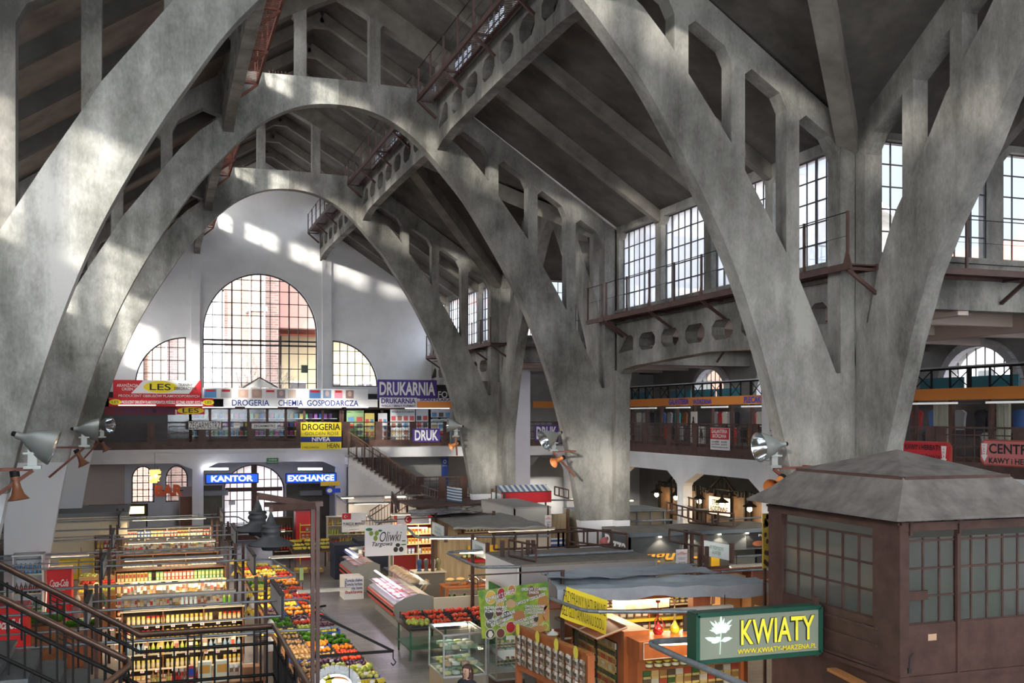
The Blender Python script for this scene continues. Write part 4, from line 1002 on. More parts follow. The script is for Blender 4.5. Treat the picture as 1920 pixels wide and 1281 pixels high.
patch(r, f, .5, .73, 1, .5, mR, W_, H_, '-X', .006); text('GALANTERIA\nSKÓRZANA', r, f(.5,.74), W_*.85, H_*.38, mW, '-X', .02, depth=.012)
p0, p1 = pY(1003,827,GY-.02), pY(1046,797,GY-.02)
board('shop_sign', 'purple DRUK sign on the railing behind the near floodlight', 'sign', p0, p1, .04, mP, lines=[('DRUK', .5, .5, .88, .8, mW, .03)])
board('fascia_board', 'short orange fascia between the lavender pier and the middle pillar', 'fascia', pY(1000,765,52), pY(1085,753,52), .06, mO)
struct(MB().box(16.6, 27, 53.5, 53.6, Z(-1.5), Z(2.4)).build('wall_back_gallery', M['grey']))

# ================================================================= WOODEN STALLS WITH LAMPS under the right gallery
lampglow = plain('bulb_warm', (1,.9,.6), .5, emit=45, ecol=(1,.72,.35))
random.seed(9)
wood_d = noisy('dark_stall_wood', [(.06,.036,.022),(.13,.075,.045)], 3, .6)
for i, (yc) in enumerate((29.0, 32.8, 36.6, 40.4)):
    r = thing('wooden_stall', ['dark wooden gabled stall under the right gallery, nearest the brown kiosk','dark wooden gabled stall with a lit lamp pair, second from the brown kiosk','dark wooden gabled stall with white number boards, third from the brown kiosk','dark wooden gabled stall beside the middle pillar, farthest from the kiosk'][i], 'stall', (22.0, yc, 0))
    m = MB(); m.box(21.6, 22.0, yc-1.7, yc+1.7, 1.9, 3.3); m.box(21.6,21.7,yc-1.7,yc+1.7,0,1.1); wparent(m.build('boarding', wood_d), r)
    m = MB()
    for q in (-1.7, -.6, .6, 1.7): m.bar((21.55,yc+q,0),(21.55,yc+q,3.55),.09)
    m.bar((21.55,yc-1.2,3.3),(21.55,yc,4.1),.07); m.bar((21.55,yc+1.2,3.3),(21.55,yc,4.1),.07); m.bar((21.55,yc-1.7,3.5),(21.55,yc+1.7,3.5),.06)
    for q in (-.6,-.3,0,.3,.6): m.bar((21.55,yc+q,3.3),(21.55,yc+q,4.1-abs(q)*.66),.03)
    for q in (-1.5,-1.25,1.25,1.5): m.box(21.5,21.6,yc+q-.08,yc+q+.08,3.3,3.5)
    wparent(m.build('posts_and_gable', M['black']), r)
    for q in (-.9, .9):
        l = thing('stall_lamp', 'small enamel lamp hung in front of the %s gabled stall, %s one' % (['first','second','third','fourth'][i], 'farther' if q > 0 else 'nearer'), 'lamp', (21.0, yc+q, 3.0))
        m = MB(); m.lathe([(.02,.45),(.05,.4),(.05,.28),(.08,.22),(.26,.10),(.27,.07),(.07,.05)], 21.0, yc+q, 3.0, 14); m.bar((21.0,yc+q,3.4),(21.55,yc+q,3.5),.03)
        sh_ = wparent(m.build('lamp_shade', M['black']), l)
        m = MB(); m.ball(21.0, yc+q, 2.98, .1); wparent(m.build('bulb', lampglow), sh_)
        pl_ = bpy.data.lights.new('lamp_light', 'POINT'); pl_.energy = 28; pl_.color = (1,.72,.4); pl_.shadow_soft_size = .1; po = bpy.data.objects.new('lamp_light', pl_); C.objects.link(po); po.location = (21.0,yc+q,2.82); wparent(po, l)
r, f = board('stall_sign', 'white board with black lettering on the third gabled stall', 'sign', (21.4,37.4,2.5), (21.4,35.8,3.2), .03, mW, '-X', lines=[('STOISKO\nRODZINNE', .5, .5, .85, .7, mK, .03)])
r, f = board('stall_sign', 'small white MIĘSO board on the second gabled stall', 'sign', (21.4,33.4,2.85), (21.4,32.3,3.2), .03, mW, '-X', lines=[('MIĘTO', .5, .5, .8, .6, mK, .02)])
r['label'] = 'small white lettered board on the second gabled stall'; 
# ================================================================= BROWN KIOSK (glazed booth, right foreground)
KX0, KX1, KY0, KY1 = 10.74, 13.55, 13.0, 16.56
r = thing('glazed_kiosk', 'brown steel kiosk with many small panes and a hipped grey roof, right foreground', 'kiosk', ((KX0+KX1)/2,(KY0+KY1)/2,0))
zb, zw0, zw1, zt = Z(-3.98), Z(-3.2), Z(-1.92), Z(-1.72)
m = MB(); m.box(KX0+.03,KX1-.03,KY0+.03,KY1-.03,0,zb); m.box(KX0-.05,KX1+.05,KY0-.05,KY1+.05,zb-.08,zb)
wparent(m.build('plinth', BM), r)
m = MB()
for (x0,x1,y0,y1) in ((KX0,KX1,KY0,KY0+.05),(KX0,KX0+.05,KY0,KY1),(KX1-.05,KX1,KY0,KY1),(KX0,KX1,KY1-.05,KY1)): m.box(x0,x1,y0,y1,zb,zw0)
m.box(KX0-.02,KX0+.12,KY0+.02,KY0+.62,zb,zt); m.box(KX0-.02,KX0+.1,KY1-.42,KY1,zb,zt); m.box(KX0-.03,KX0+.14,KY0-.03,KY0+.14,zb,zt+.12)
for (q) in (zb+.02, zw0-.16, zw0-.42): m.box(KX0-.06,KX0,KY0+.5,KY0+2.3 if q > zb+.1 else KY1,q,q+.04)
wp_ = wparent(m.build('wall_panel', BM), r)
m = MB(); m.box(KX0-.04,KX1+.04,KY0-.04,KY0+.02,zt-.04,zt+.06); m.box(KX0-.04,KX0+.02,KY0,KY1,zt-.04,zt+.06); m.box(KX0-.07,KX0,KY0-.03,KY1,zt+.06,zt+.1); m.box(KX0-.03,KX1+.04,KY0-.07,KY0,zt+.06,zt+.1)
for k in range(9): y = KY0+.1+k*(KY1-KY0-.2)/8; m.bar((KX0+.05,y,zt),(KX0+.05,y,zt+.28),.03)
for k in range(8): x = KX0+.1+k*(KX1-KX0-.2)/7; m.bar((x,KY0+.05,zt),(x,KY0+.05,zt+.28),.03)
for k in (0, 1): m.box(KX0-.02+.0, KX0+.3, KY1-.05-.4*k, KY1-.3*k, zt, zt+.3)
wparent(m.build('top_rail', BM), r)
m = MB()     # left-face glazing bars: 6 x 3
ya, yb = KY0+.62, KY1-.42
for k in range(7): m.bar((KX0+.05,ya+(yb-ya)*k/6,zw0),(KX0+.05,ya+(yb-ya)*k/6,zw1),.035)
for k in range(4): m.bar((KX0+.05,ya,zw0+(zw1-zw0)*k/3),(KX0+.05,yb,zw0+(zw1-zw0)*k/3),.035)
wparent(m.build('glazing_bars', BM), r)
m = MB(); xs = [KX0+.15+k*.31 for k in range(9)]
for i, x in enumerate(xs): m.bar((x,KY0+.05,zw0),(x,KY0+.05,zw1+.05),.06 if i in (0,3) else .03)
for k in range(4): m.bar((xs[0],KY0+.05,zw0+(zw1-zw0)*k/3),(xs[-1],KY0+.05,zw0+(zw1-zw0)*k/3),.03)
m.box(KX0+.14,KX0+.5,KY0-.02,KY0+.03,zw0+.38,zw0+.52); m.box(xs[3]-.03,xs[3]+.03,KY0-.04,KY0+.04,zb,zt+.12)
for x in (xs[0], xs[3]): m.cyl((x,KY0-.07,zt+.12),(x,KY0+.02,zt+.12),.06); m.bar((x,KY0-.05,zt-.1),(x,KY0-.05,zt+.12),.05)
wparent(m.build('door_bars', BM), r)
kg = glass_mat('dusty_kiosk_glass', (.60,.62,.57), .12, .3, .17)
m = MB(); m.quad((KX0+.06,ya,zw0),(KX0+.06,yb,zw0),(KX0+.06,yb,zw1),(KX0+.06,ya,zw1)); m.quad((xs[0],KY0+.06,zw0),(xs[-1],KY0+.06,zw0),(xs[-1],KY0+.06,zw1+.05),(xs[0],KY0+.06,zw1+.05))
m.quad((KX0,KY1-.06,zw0),(KX1,KY1-.06,zw0),(KX1,KY1-.06,zt+.2),(KX0,KY1-.06,zt+.2)); m.quad((KX1-.06,KY0,zw0),(KX1-.06,KY1,zw0),(KX1-.06,KY1,zt+.2),(KX1-.06,KY0,zt+.2)); wparent(m.build('pane', kg), r)
# rivets
m = MB()
for k in range(9):
    z = zb+.15+k*.26
    for y in (KY0+.08, KY0+.56): m.ball(KX0-.02,y,z,.014,n=6,m=4)
    m.ball(KX0-.02,KY1-.1,z,.014,n=6,m=4)
wparent(m.build('rivets', BM), wp_)
roofm = noisy('dusty_roof_sheet', [(.10,.09,.085),(.15,.135,.125),(.20,.18,.165)], 2.5, .9, bump=.2)
m = MB(); e = .3; b_ = .36; c0 = ((KX0+KX1)/2,(KY0+KY1)/2)
E0 = [(KX0-e,KY0-e,Z(-1.53)),(KX1+e,KY0-e,Z(-1.53)),(KX1+e,KY1+e,Z(-1.53)),(KX0-e,KY1+e,Z(-1.53))]
B0 = [(KX0+b_,KY0+b_,Z(-.96)),(KX1-b_,KY0+b_,Z(-.96)),(KX1-b_,KY1-b_,Z(-.96)),(KX0+b_,KY1-b_,Z(-.96))]
mid_ = [((a[0]+b[0])/2-.0, (a[1]+b[1])/2, (a[2]+b[2])/2-.05) for a, b in zip(E0, B0)]
A0 = (c0[0],c0[1],Z(-.57)); vs = E0+mid_+B0+[A0]+[(x,y,z-.04) for x,y,z in E0]
fs = []
for i in range(4):
    j = (i+1) % 4; fs += [(i,j,4+j,4+i),(4+i,4+j,8+j,8+i),(8+i,8+j,12),(13+i,13+j,j,i)]
fs.append((16,15,14,13)); m.add(vs, fs); wparent(m.build('roof', roofm), r)
m = MB()
for i in range(4): m.bar(Vector(B0[i])+Vector((0,0,-.01)), Vector(B0[(i+1)%4])+Vector((0,0,-.01)), .07, .05)
wparent(m.build('roof_band', BM), r)
m = MB(); m.box(KX0+.52,KX0+.68,KY0-.002,KY0+.001,zb+.52,zb+.62); wparent(m.build('sticker', colm((.5,.33,.22))), wp_)
m = MB(); m.cb(KX0+.13,KY0-.04,zb+.1,.05,.05,.08); m.tube([(KX0+.13,KY0-.05,zb+.14),(KX0+.13,KY0-.06,zb+.3),(KX0+.2,KY0-.05,zb+.36)],.008); wparent(m.build('padlock', M['darkgrey']), r)
# plants / goods inside the kiosk
leafk = colm((.05,.12,.03)); random.seed(4)
for i in range(5):
    p = thing('potted_plant', 'leafy plant behind the dusty kiosk panes', 'plant', (KX0+.55+i*.45, KY0+.6, zb), group='plants inside the brown kiosk')
    m = MB(); m.lathe([(.09,0),(.13,.22)], KX0+.55+i*.45, KY0+.6, zb, 10); wparent(m.build('pot', colm((.25,.1,.05))), p)
    m = MB()
    for k in range(26):
        a = random.uniform(0, 6.28); l = random.uniform(.25,.5); h = random.uniform(.5,1.5); c_ = Vector((KX0+.55+i*.45, KY0+.6, zb+.2)); t = c_+Vector((math.cos(a)*l*.6, math.sin(a)*l*.4, h)); q = Vector((math.sin(a)*.05, -math.cos(a)*.05, 0))
        m.add([c_, c_.lerp(t,.6)+q, t, c_.lerp(t,.6)-q], [(0,1,2,3)])
    wparent(m.build('leaves', leafk), p)
# cardboard and board leaning plank under the kiosk
m = MB(); a = atZ(1560,1255,zb-.25); m.bar(a, a+Vector((-.3,-2.1,-.02)), .18, .05); tag(m.build('plank', colm((.40,.17,.06))), 'orange brown plank lying along the foot of the kiosk', 'plank')
# ================================================================= KWIATY SIGN
SYK = 14.85; p0, p1 = pY(1307,1243,SYK), pY(1540,1138,SYK); p1.x = KX0-.12
gf = plain('kwiaty_face', (.20,.22,.17), .5, emit=.06, ecol=(.5,.6,.45)); dg = colm((.01,.07,.045), .4)
r, f = board('shop_sign', 'green framed KWIATY flower shop sign hung beside the kiosk', 'sign', p0, p1, .28, gf, frame=(dg,.07))
W_, H_ = p1.x-p0.x, p1.z-p0.z
m = MB(); m.box(p0.x-.02,p1.x+.02,p0.y+.02,p0.y+.3,p0.z-.02,p1.z+.02); wparent(m.build('case', dg), r)
text('KWIATY', r, f(.645,.57), W_*.62, H_*.56, mK, bold=.05, depth=.014); text('KWIATY', r, f(.645,.57), W_*.605, H_*.54, plain('kwiaty_yellow', (.80,.72,.05), .5, emit=.12), bold=.015, depth=.022)
text('WWW.KWIATY-MARZENA.PL', r, f(.643,.152), W_*.65, H_*.11, mK, bold=.02, depth=.014); text('WWW.KWIATY-MARZENA.PL', r, f(.64,.16), W_*.65, H_*.11, mY, bold=.02, depth=.02)
wl = plain('lit_flower', (.62,.75,.68), .5, emit=.5, ecol=(.6,.8,.7))
m = MB(); c_ = f(.185,.66)+Vector((0,-.014,0)); random.seed(12)
def leaf(bx, bz, ang, l, w_):
    u = Vector((math.cos(ang),0,math.sin(ang))); v = Vector((-u.z,0,u.x)); b0 = Vector((bx,c_.y,bz))
    m.add([b0, b0+u*l*.35+v*w_, b0+u*l*.75+v*w_*.7, b0+u*l, b0+u*l*.75-v*w_*.5, b0+u*l*.35-v*w_*.8], [(0,1,2,3,4,5)])
for k in range(11): leaf(c_.x, c_.z-.02, math.radians(8+16.4*k), H_*(.22+.07*(k % 3)), .03)
leaf(c_.x, c_.z-.05, math.radians(150), .2, .06); leaf(c_.x, c_.z-.05, math.radians(30), .2, .06); leaf(c_.x, c_.z-.04, math.radians(90), .16, .08)
m.bar((c_.x,c_.y,c_.z),(c_.x-.02,c_.y,c_.z-H_*.52),.022,.004)
leaf(c_.x-.01, c_.z-H_*.24, math.radians(165), .30, .05); leaf(c_.x-.01, c_.z-H_*.24, math.radians(10), .22, .045); leaf(c_.x, c_.z-H_*.15, math.radians(205), .2, .06)
wparent(m.build('flower_emblem', wl), r)
m = MB()
for q in (.15,.85): m.bar((p1.x,p0.y+.15,p0.z+H_*q),(KX0+.02,p0.y+.15,p0.z+H_*q),.06)
m.bar((KX0-.1,p0.y+.15,p0.z-.1),(KX0-.1,p0.y+.15,p1.z+.15),.08); wparent(m.build('bracket', BM), r)

# ================================================================= FLOODLIGHTS AND HORNS
alu = plain('weathered_aluminium', (.30,.32,.31), .45, .6); galv = noisy('galvanised_steel', [(.20,.22,.245),(.30,.325,.35)], 6, .5, metal=.5)
refl = plain('reflector', (.75,.78,.82), .12, 1.0); hornm = plain('brown_horn', (.20,.075,.035), .4); horno = plain('orange_horn', (.55,.20,.06), .45)
lens = glass_mat('lens_glass', (.9,.95,.97), .25)
def floodlight(label, c, aim, sc, mat=alu, rusty=False):
    c = Vector(c); aim = Vector(aim).normalized(); Q = aim.to_track_quat('Z','Y').to_matrix()
    r = thing('floodlight', label, 'floodlight', c)
    def L(prof, nm, mt, n=28):
        m = MB(); m.lathe([(a*sc,b*sc) for a, b in prof], c.x, c.y, c.z, n, axis=Q); return wparent(m.build(nm, mt), r)
    m = MB(); pr_ = [(.07,-.60),(.075,-.46),(.14,-.38),(.21,-.27),(.30,-.08),(.345,.08),(.36,.10)]; inn = [(.35,.10),(.33,.07),(.28,-.06),(.18,-.28),(.06,-.40)]
    m.lathe([(a*sc,b*sc) for a, b in pr_], c.x, c.y, c.z, 28, axis=Q); m.f = m.f[:-2]; m.m = m.m[:-2]; m.sm = m.sm[:-2]
    wparent(m.build('housing', mat), r)
    m = MB(); m.lathe([(a*sc,b*sc) for a, b in inn], c.x, c.y, c.z, 28, axis=Q); m.f = [q for q in m.f if len(q) == 4]; m.m = m.m[:len(m.f)]; m.sm = m.sm[:len(m.f)]; wparent(m.build('reflector', refl), r)
    m = MB(); n = 28; m.add([c+Q@Vector((.34*sc*math.cos(2*math.pi*i/n), .34*sc*math.sin(2*math.pi*i/n), .09*sc)) for i in range(n)], [tuple(range(n))]); wparent(m.build('lens', lens), r)
    L([(.03,-.68),(.05,-.66),(.05,-.58)], 'cable_gland', M['black'], 10)
    m = MB(); base_ = c+Q@Vector((0,0,-.3*sc)); dn = Vector((0,0,-1))
    m.bar(base_+dn*.1*sc, base_+dn*.52*sc, .10*sc, .16*sc); m.bar(base_+dn*.22*sc, base_+dn*.26*sc, .26*sc, .3*sc); m.bar(base_+dn*.5*sc-Vector((.15*sc,0,0)), base_+dn*.5*sc+Vector((.15*sc,0,0)), .2*sc,.06*sc)
    wparent(m.build('yoke', mat), r); return r, base_+dn*.54*sc
def horn(label, c, aim, sc, mat=hornm):
    c = Vector(c); Q = Vector(aim).normalized().to_track_quat('Z','Y').to_matrix(); r = thing('loudspeaker_horn', label, 'loudspeaker', c)
    m = MB(); m.lathe([(a*sc,b*sc) for a, b in [(.05,-.30),(.07,-.28),(.07,-.16),(.055,-.14),(.07,-.02),(.10,.08),(.16,.16),(.165,.17)]], c.x,c.y,c.z,18,axis=Q); m.f = m.f[:-1]; m.m = m.m[:-1]; m.sm = m.sm[:-1]; wparent(m.build('bell', mat), r)
    m = MB(); m.lathe([(.075*sc,-.3*sc),(.075*sc,-.2*sc)], c.x,c.y,c.z,12,axis=Q); wparent(m.build('driver', M['black']), r); return r
def lampset(tagtxt, px, py, Y, aim, sc, arm_to, hp=None, haim=(0,0,-1), hsc=1.0, hm=hornm, support='on the concrete leg'):
    c = pY(px, py, Y); r, foot = floodlight('large conical floodlight '+tagtxt, c, aim, sc)
    g = thing('wall_bracket', 'thin steel bracket arm under the floodlight '+tagtxt, 'bracket', foot); m = MB(); e = Vector(arm_to)
    m.bar(foot, Vector((e.x, foot.y, foot.z)), .07, .05); m.bar(Vector((e.x, foot.y, foot.z)), Vector((e.x, e.y, foot.z)), .07, .05); m.bar(foot-Vector((0,0,.02)), Vector((e.x,foot.y,foot.z-.8)), .06); wparent(m.build('arm', RU), g)
    if hp: horn('flared brown loudspeaker horn below the floodlight '+tagtxt, pY(hp[0],hp[1],Y), haim, hsc, hm)
lampset('on the nearest left leg', 92, 836, 18.1, (.95,.0,-.36), .86, (-2.9,18.8,0), (32,918), (.15,-.1,-1), 1.0)
lampset('on the middle left leg', 178, 806, 30.3, (1,.08,-.05), .9, (-2.7,31.1,0), (152,862), (.5,-.1,-1), 1.0)
lampset('on the far left leg', 203, 797, 42.6, (.8,-.5,.05), .9, (-2.6,43.3,0), (196,838), (.5,-.1,-1), 1.0)
lampset('on the nearest right pillar', 1430, 838, 18.2, (-1,.03,-.1), .86, (13.0,18.75,0), None)
lampset('on the middle right pillar', 1024, 824, 30.4, (-.95,-.1,-.38), .9, (12.6,31.1,0), (1045,864), (-1,-.35,-.4), 1.0, horno)
lampset('on the far right pillar', 843, 797, 42.7, (-1,.15,.1), .9, (12.2,43.3,0), (851,835), (-1,-.2,-.5), 1.0, horno)
horn('orange brown loudspeaker horn tucked beside the kiosk roof', pY(1455,908,17.9), (-.8,-.5,-.35), 1.15, horno)

# ================================================================= FRONT STAIR WITH RAILINGS (bottom left)
rail_w = noisy('varnished_handrail', [(.055,.028,.018),(.11,.055,.035)], 4, .3)
def frail(name, label, pts, hgt=.95, orn=5, start=0):
    """pts: handrail polyline; black balusters hang below it"""
    pts = [Vector(p) for p in pts]; r = thing(name, label, 'railing', pts[0]-Vector((0,0,hgt)))
    m = MB(); m.tube(pts, .038, 10); 
    for p in pts[1:-1]: m.ball(p.x,p.y,p.z,.034)
    wparent(m.build('handrail', rail_w), r)
    m = MB()
    for q in (.27, .76): m.tube([p-Vector((0,0,q)) for p in pts], .026, 6)
    for q in (.05,): m.tube([p-Vector((0,0,q)) for p in pts], .014, 6)
    wparent(m.build('lower_rails', M['black']), r)
    m = MB(); om = MB(); k = start; L0_ = 0
    for a, b in zip(pts, pts[1:]):
        d = b-a; L = Vector((d.x,d.y,0)).length; n = int(L/.185)
        for i in range(n):
            p = a+d*((i+.5)/n)
            if k % orn in (3, 4):
                m.bar(p-Vector((0,0,.03)), p-Vector((0,0,hgt)), .028)
                if k % orn == 3:
                    q = p+d*(.5/n); om.bar(q-Vector((0,0,.10)), q-Vector((0,0,.22)), .115, .02) ; om.bar(q-Vector((0,0,.22)), q-Vector((0,0,hgt)), .028)
                    for zz in (.09,.16,.23): om.bar(p-Vector((0,0,zz)), p+d*(1/n)-Vector((0,0,zz)), .014)
            else: m.bar(p-Vector((0,0,.22)), p-Vector((0,0,hgt)), .027)
            k += 1
    wparent(m.build('balusters', M['black']), r); wparent(om.build('square_ornament', M['black']), r); return r
HZ = Z(-3.26)
PA1 = atZ(262,1187,HZ); PA2 = atZ(514,1175,HZ); YA = (PA1.y+PA2.y)/2; PA1.y = PA2.y = YA
PA0 = pY(0,1057,YA); PA00 = PA1+(PA0-PA1)*2.0
PA3 = Vector((PA2.x+.02, 10.5, HZ))
frail('stair_railing', 'dark railing with square ornaments round the landing, farther one bottom left', [PA00, PA1, PA2, PA3])
PB1 = atZ(240,1238,HZ); YB = PB1.y; PB0 = pY(0,1120,YB); PB00 = PB1+(PB0-PB1)*2.0
PB2 = PB1+Vector((.02,-.25,-.02)); PB3 = PB2+Vector((-.75,-.5,-.45))
frail('stair_railing', 'nearer dark stair railing whose handrail curls back at its foot', [PB00, PB1, PB2, PB3], start=2)
LZ = HZ-.97
m = MB(); x = PA1.x-.05; z = LZ
stone = noisy('stair_stone', [(.09,.10,.105),(.14,.15,.155)], 6, .4)
for k in range(16):
    m.box(x-.33*(k+1), x-.33*k+.03, YB-.02, YA+.08, LZ+.165*(k+1)-.05, LZ+.165*(k+1)); m.box(x-.33*(k+1), x-.33*k, YB, YA+.05, LZ+.165*k-.15, LZ+.165*(k+1)-.05)
r = thing('staircase', 'grey stone stair climbing left between the two dark railings', 'staircase', (PA1.x,YA,0)); wparent(m.build('steps', stone), r)
m = MB(); m.box(PA1.x-.05, PA2.x+.1, 8.0, YA+.08, LZ-.25, LZ); m.box(PA1.x-2.5,PA1.x-.05,8.0,YB-.02,LZ-.25-1.0,LZ-1.0); wparent(m.build('landing', stone), r)
m = MB()
for (x, y) in ((PA1.x,YA),(PA2.x,YA),(PA2.x,9.0),(PA1.x,9.0)): m.box(x-.12,x+.12,y-.12,y+.12,0,LZ-.2)
wparent(m.build('pier', M['grey']), r)
# ================================================================= TWIN STREET LAMP
lx, ly = 1.98, 13.7
r = thing('street_lamp', 'tall brown twin-post lamp with two black pendant shades beside the landing', 'street lamp', (lx, ly, 0))
m = MB(); m.bar((lx-.03,ly,0),(lx-.03,ly,Z(-1.15)),.045,.05); m.bar((lx+.035,ly,0),(lx+.035,ly,Z(-1.15)),.045,.05); m.cb(lx,ly,.02,.3,.3,.04)
m.cb(lx,ly,Z(-1.15),.2,.1,.06); wparent(m.build('pole', BM), r)
def shade(px, py, Y):
    c_ = pY(px, py, Y); m = MB(); m.lathe([(.012,.36),(.03,.30),(.045,.27),(.06,.21),(.11,.20),(.115,.18),(.10,.17),(.12,.14),(.12,.12),(.10,.10),(.11,.06),(.27,-.015),(.275,-.03),(.12,-.045),(.10,-.09),(.02,-.10)], c_.x,c_.y,c_.z,26); o = wparent(m.build('lamp_shade', M['darkgrey']), r); return c_
s1 = shade(483, 990, 13.2); s2 = shade(508, 1017, 12.5)
m = MB(); 
for s_, zz in ((s1, .4), (s2, .4)):
    t = Vector((s_.x, s_.y, s_.z+zz)); m.bar(t, (lx, ly, Z(-1.17)), .05, .08); m.bar(t, t-Vector((0,0,.1)), .03)
m.bar((lx,ly,Z(-1.17)), (lx-.65,ly,Z(-1.14)), .05, .06)
wparent(m.build('arm', BM), r)
hk = pY(737,1221,14.0); m = MB(); m.bar((lx,ly,pY(583,1150,ly).z), hk, .035); m.bar((lx,ly,pY(583,1232,ly).z), hk, .035)
h2 = pY(610,1136,13.9); m.bar((lx,ly,h2.z+.02), h2, .025)
wparent(m.build('brace', M['black']), r)
m = MB(); m.tube([hk, hk-Vector((0,0,.1)), hk+Vector((.04,0,-.16)), hk+Vector((0,0,-.2)), hk+Vector((-.03,0,-.16))], .008); 
h3 = pY(655,1237,13.9); m.tube([h3, h3-Vector((0,0,.25))], .006); wparent(m.build('hook', M['black']), r)
m = MB(); c_ = pY(567,1075,13.5); m.cb(c_.x-.02,c_.y-.05,c_.z,.05,.03,.16); wparent(m.build('green_plate', colm((.16,.2,.05))), r)

# ================================================================= OUTSIDE: church, houses, street
eo = MB(); eo.box(-70, 90, 61, 160, -.4, -.2); eo.box(28, 90, -20, 61, -.4, -.2); struct(eo.build('ground_outside', colm((.35,.34,.33))))
r = thing('church', 'red brick gothic church outside the great end window', 'church', (2, 78, 0))
m = MB(); m.box(-14, 8.6, 78, 95, 0, 30); m.box(-26,-14,82,95,0,22); wparent(m.build('walls', M['brick']), r)
m = MB()
for x in (-9.5,-4.2,.2,6.9): m.box(x-.5,x+.5,76.2,78,0,23)
wparent(m.build('buttress', M['brick']), r)
m = MB()
for x in (-9.5,-4.2,.2,6.9):
    m.box(x-.56,x-.44,76.1,76.3,0,22); m.box(x+.44,x+.56,76.1,76.3,0,22); m.box(x-.7,x+.7,76.0,78.1,14,14.3)
wparent(m.build('stone_dressing', colm((.42,.41,.39))), r)
for x in (-6.9,-2.0,3.5):
    m = MB(); w_ = 1.15
    m.slab([(x-w_,77.9,4),(x+w_,77.9,4),(x+w_,77.9,15.5),(x+.6,77.9,17.2),(x,77.9,18.2),(x-.6,77.9,17.2),(x-w_,77.9,15.5)], (0,-1,0), .1); o = wparent(m.build('church_window', colm((.42,.40,.42), .3)), r)
    m = MB()
    for q in (-w_,-.4,.4,w_): m.bar((x+q,77.75,4),(x+q,77.75,15.6),.14)
    for q in range(8): a = q*math.pi/4; m.tube([(x+.45*math.cos(a)+.3*math.cos(b*math.pi/3),77.75,16+.45*math.sin(a)+.3*math.sin(b*math.pi/3)) for b in range(7)], .05, 6)
    m.bar((x-w_,77.75,15.5),(x,77.75,18.2),.14); m.bar((x+w_,77.75,15.5),(x,77.75,18.2),.14); w2 = m.build('tracery', colm((.42,.41,.39))); wparent(w2, o)
m = MB(); m.slab([(8.6,80,13.2),(14,80,13.2),(14,90,24),(8.6,90,24)], (0,-.7,.7), .2); wparent(m.build('roof', noisy('red_roof_tiles', [(.22,.10,.085),(.30,.15,.12)], 20, .8)), r)
r = thing('town_house', 'cream house with small dark windows outside the right end window', 'house', (17, 84, 0))
m = MB(); m.box(9.5, 30, 84, 92, 0, 13); wparent(m.build('walls', colm((.42,.34,.20))), r)
m = MB(); m.slab([(9,83.5,13),(30.5,83.5,13),(30.5,88,17),(9,88,17)], (0,-.66,.75), .2); wparent(m.build('roof', noisy('house_roof', [(.28,.08,.05),(.4,.13,.08)], 20, .8)), r)
for k in range(7):
    for zz in (4.2, 8.2):
        m = MB(); x = 10.8+k*2.7; m.box(x-.6,x+.6,83.9,84.1,zz-.9,zz+.9); o = wparent(m.build('window', colm((.07,.06,.07), .3)), r); m = MB(); m.box(x-.7,x+.7,83.88,83.92,zz-1.05,zz-.9); m.box(x-.7,x+.7,83.88,83.92,zz+.9,zz+1.1); m.bar((x,83.87,zz-.9),(x,83.87,zz+.9),.07); m.bar((x-.6,83.87,zz+.2),(x+.6,83.87,zz+.2),.07); o2 = m.build('window_trim', colm((.7,.68,.62))); wparent(o2, o)
r = thing('street_tree', 'bare winter tree in front of the church', 'tree', (6.2, 70, 0)); random.seed(31)
m = MB()
def branch(p, d, l, rr, k):
    q = p+d*l; m.cyl(p, q, rr, rr*.7, 5, caps=False)
    if k: 
        for _ in range(3 if k > 1 else 3): branch(q, (d+Vector((random.uniform(-.6,.6),random.uniform(-.4,.4),random.uniform(-.1,.45)))).normalized(), l*random.uniform(.62,.85), rr*.62, k-1)
branch(Vector((6.2,70,-.2)), Vector((0,0,1)), 3.2, .12, 6); wparent(m.build('branches', colm((.10,.085,.07))), r)
for i, (x, y, w_, d_, h_, c, l) in enumerate(((36,22,10,14,13.5,(.20,.10,.08),'red roofed house outside the right high windows'),(40,44,12,16,12.5,(.5,.5,.52),'pale house outside the high windows near the middle pillar'),(34,62,12,8,14,(.34,.16,.12),'brick house outside the far high windows'))):
    r = thing('town_house', l, 'house', (x+w_/2, y, 0)); m = MB(); m.box(x, x+w_, y-d_/2, y+d_/2, 0, h_); wparent(m.build('walls', colm(c)), r)
    m = MB(); m.slab([(x-.5,y-d_/2,h_),(x-.5,y+d_/2,h_),(x+w_/2,y+d_/2,h_+4),(x+w_/2,y-d_/2,h_+4)], (-.6,0,.8), .2); wparent(m.build('roof', noisy('tiles_%d' % i, [(.26,.09,.06),(.36,.14,.10)], 20, .8)), r)
    for k in range(4):
        for zz in (8.0, 11.0):
            m = MB(); yy = y-d_/2+1.6+k*(d_-3)/3; m.box(x-.05,x+.05,yy-.55,yy+.55,zz-.8,zz+.8); wparent(m.build('window', colm((.08,.09,.1), .3)), r)
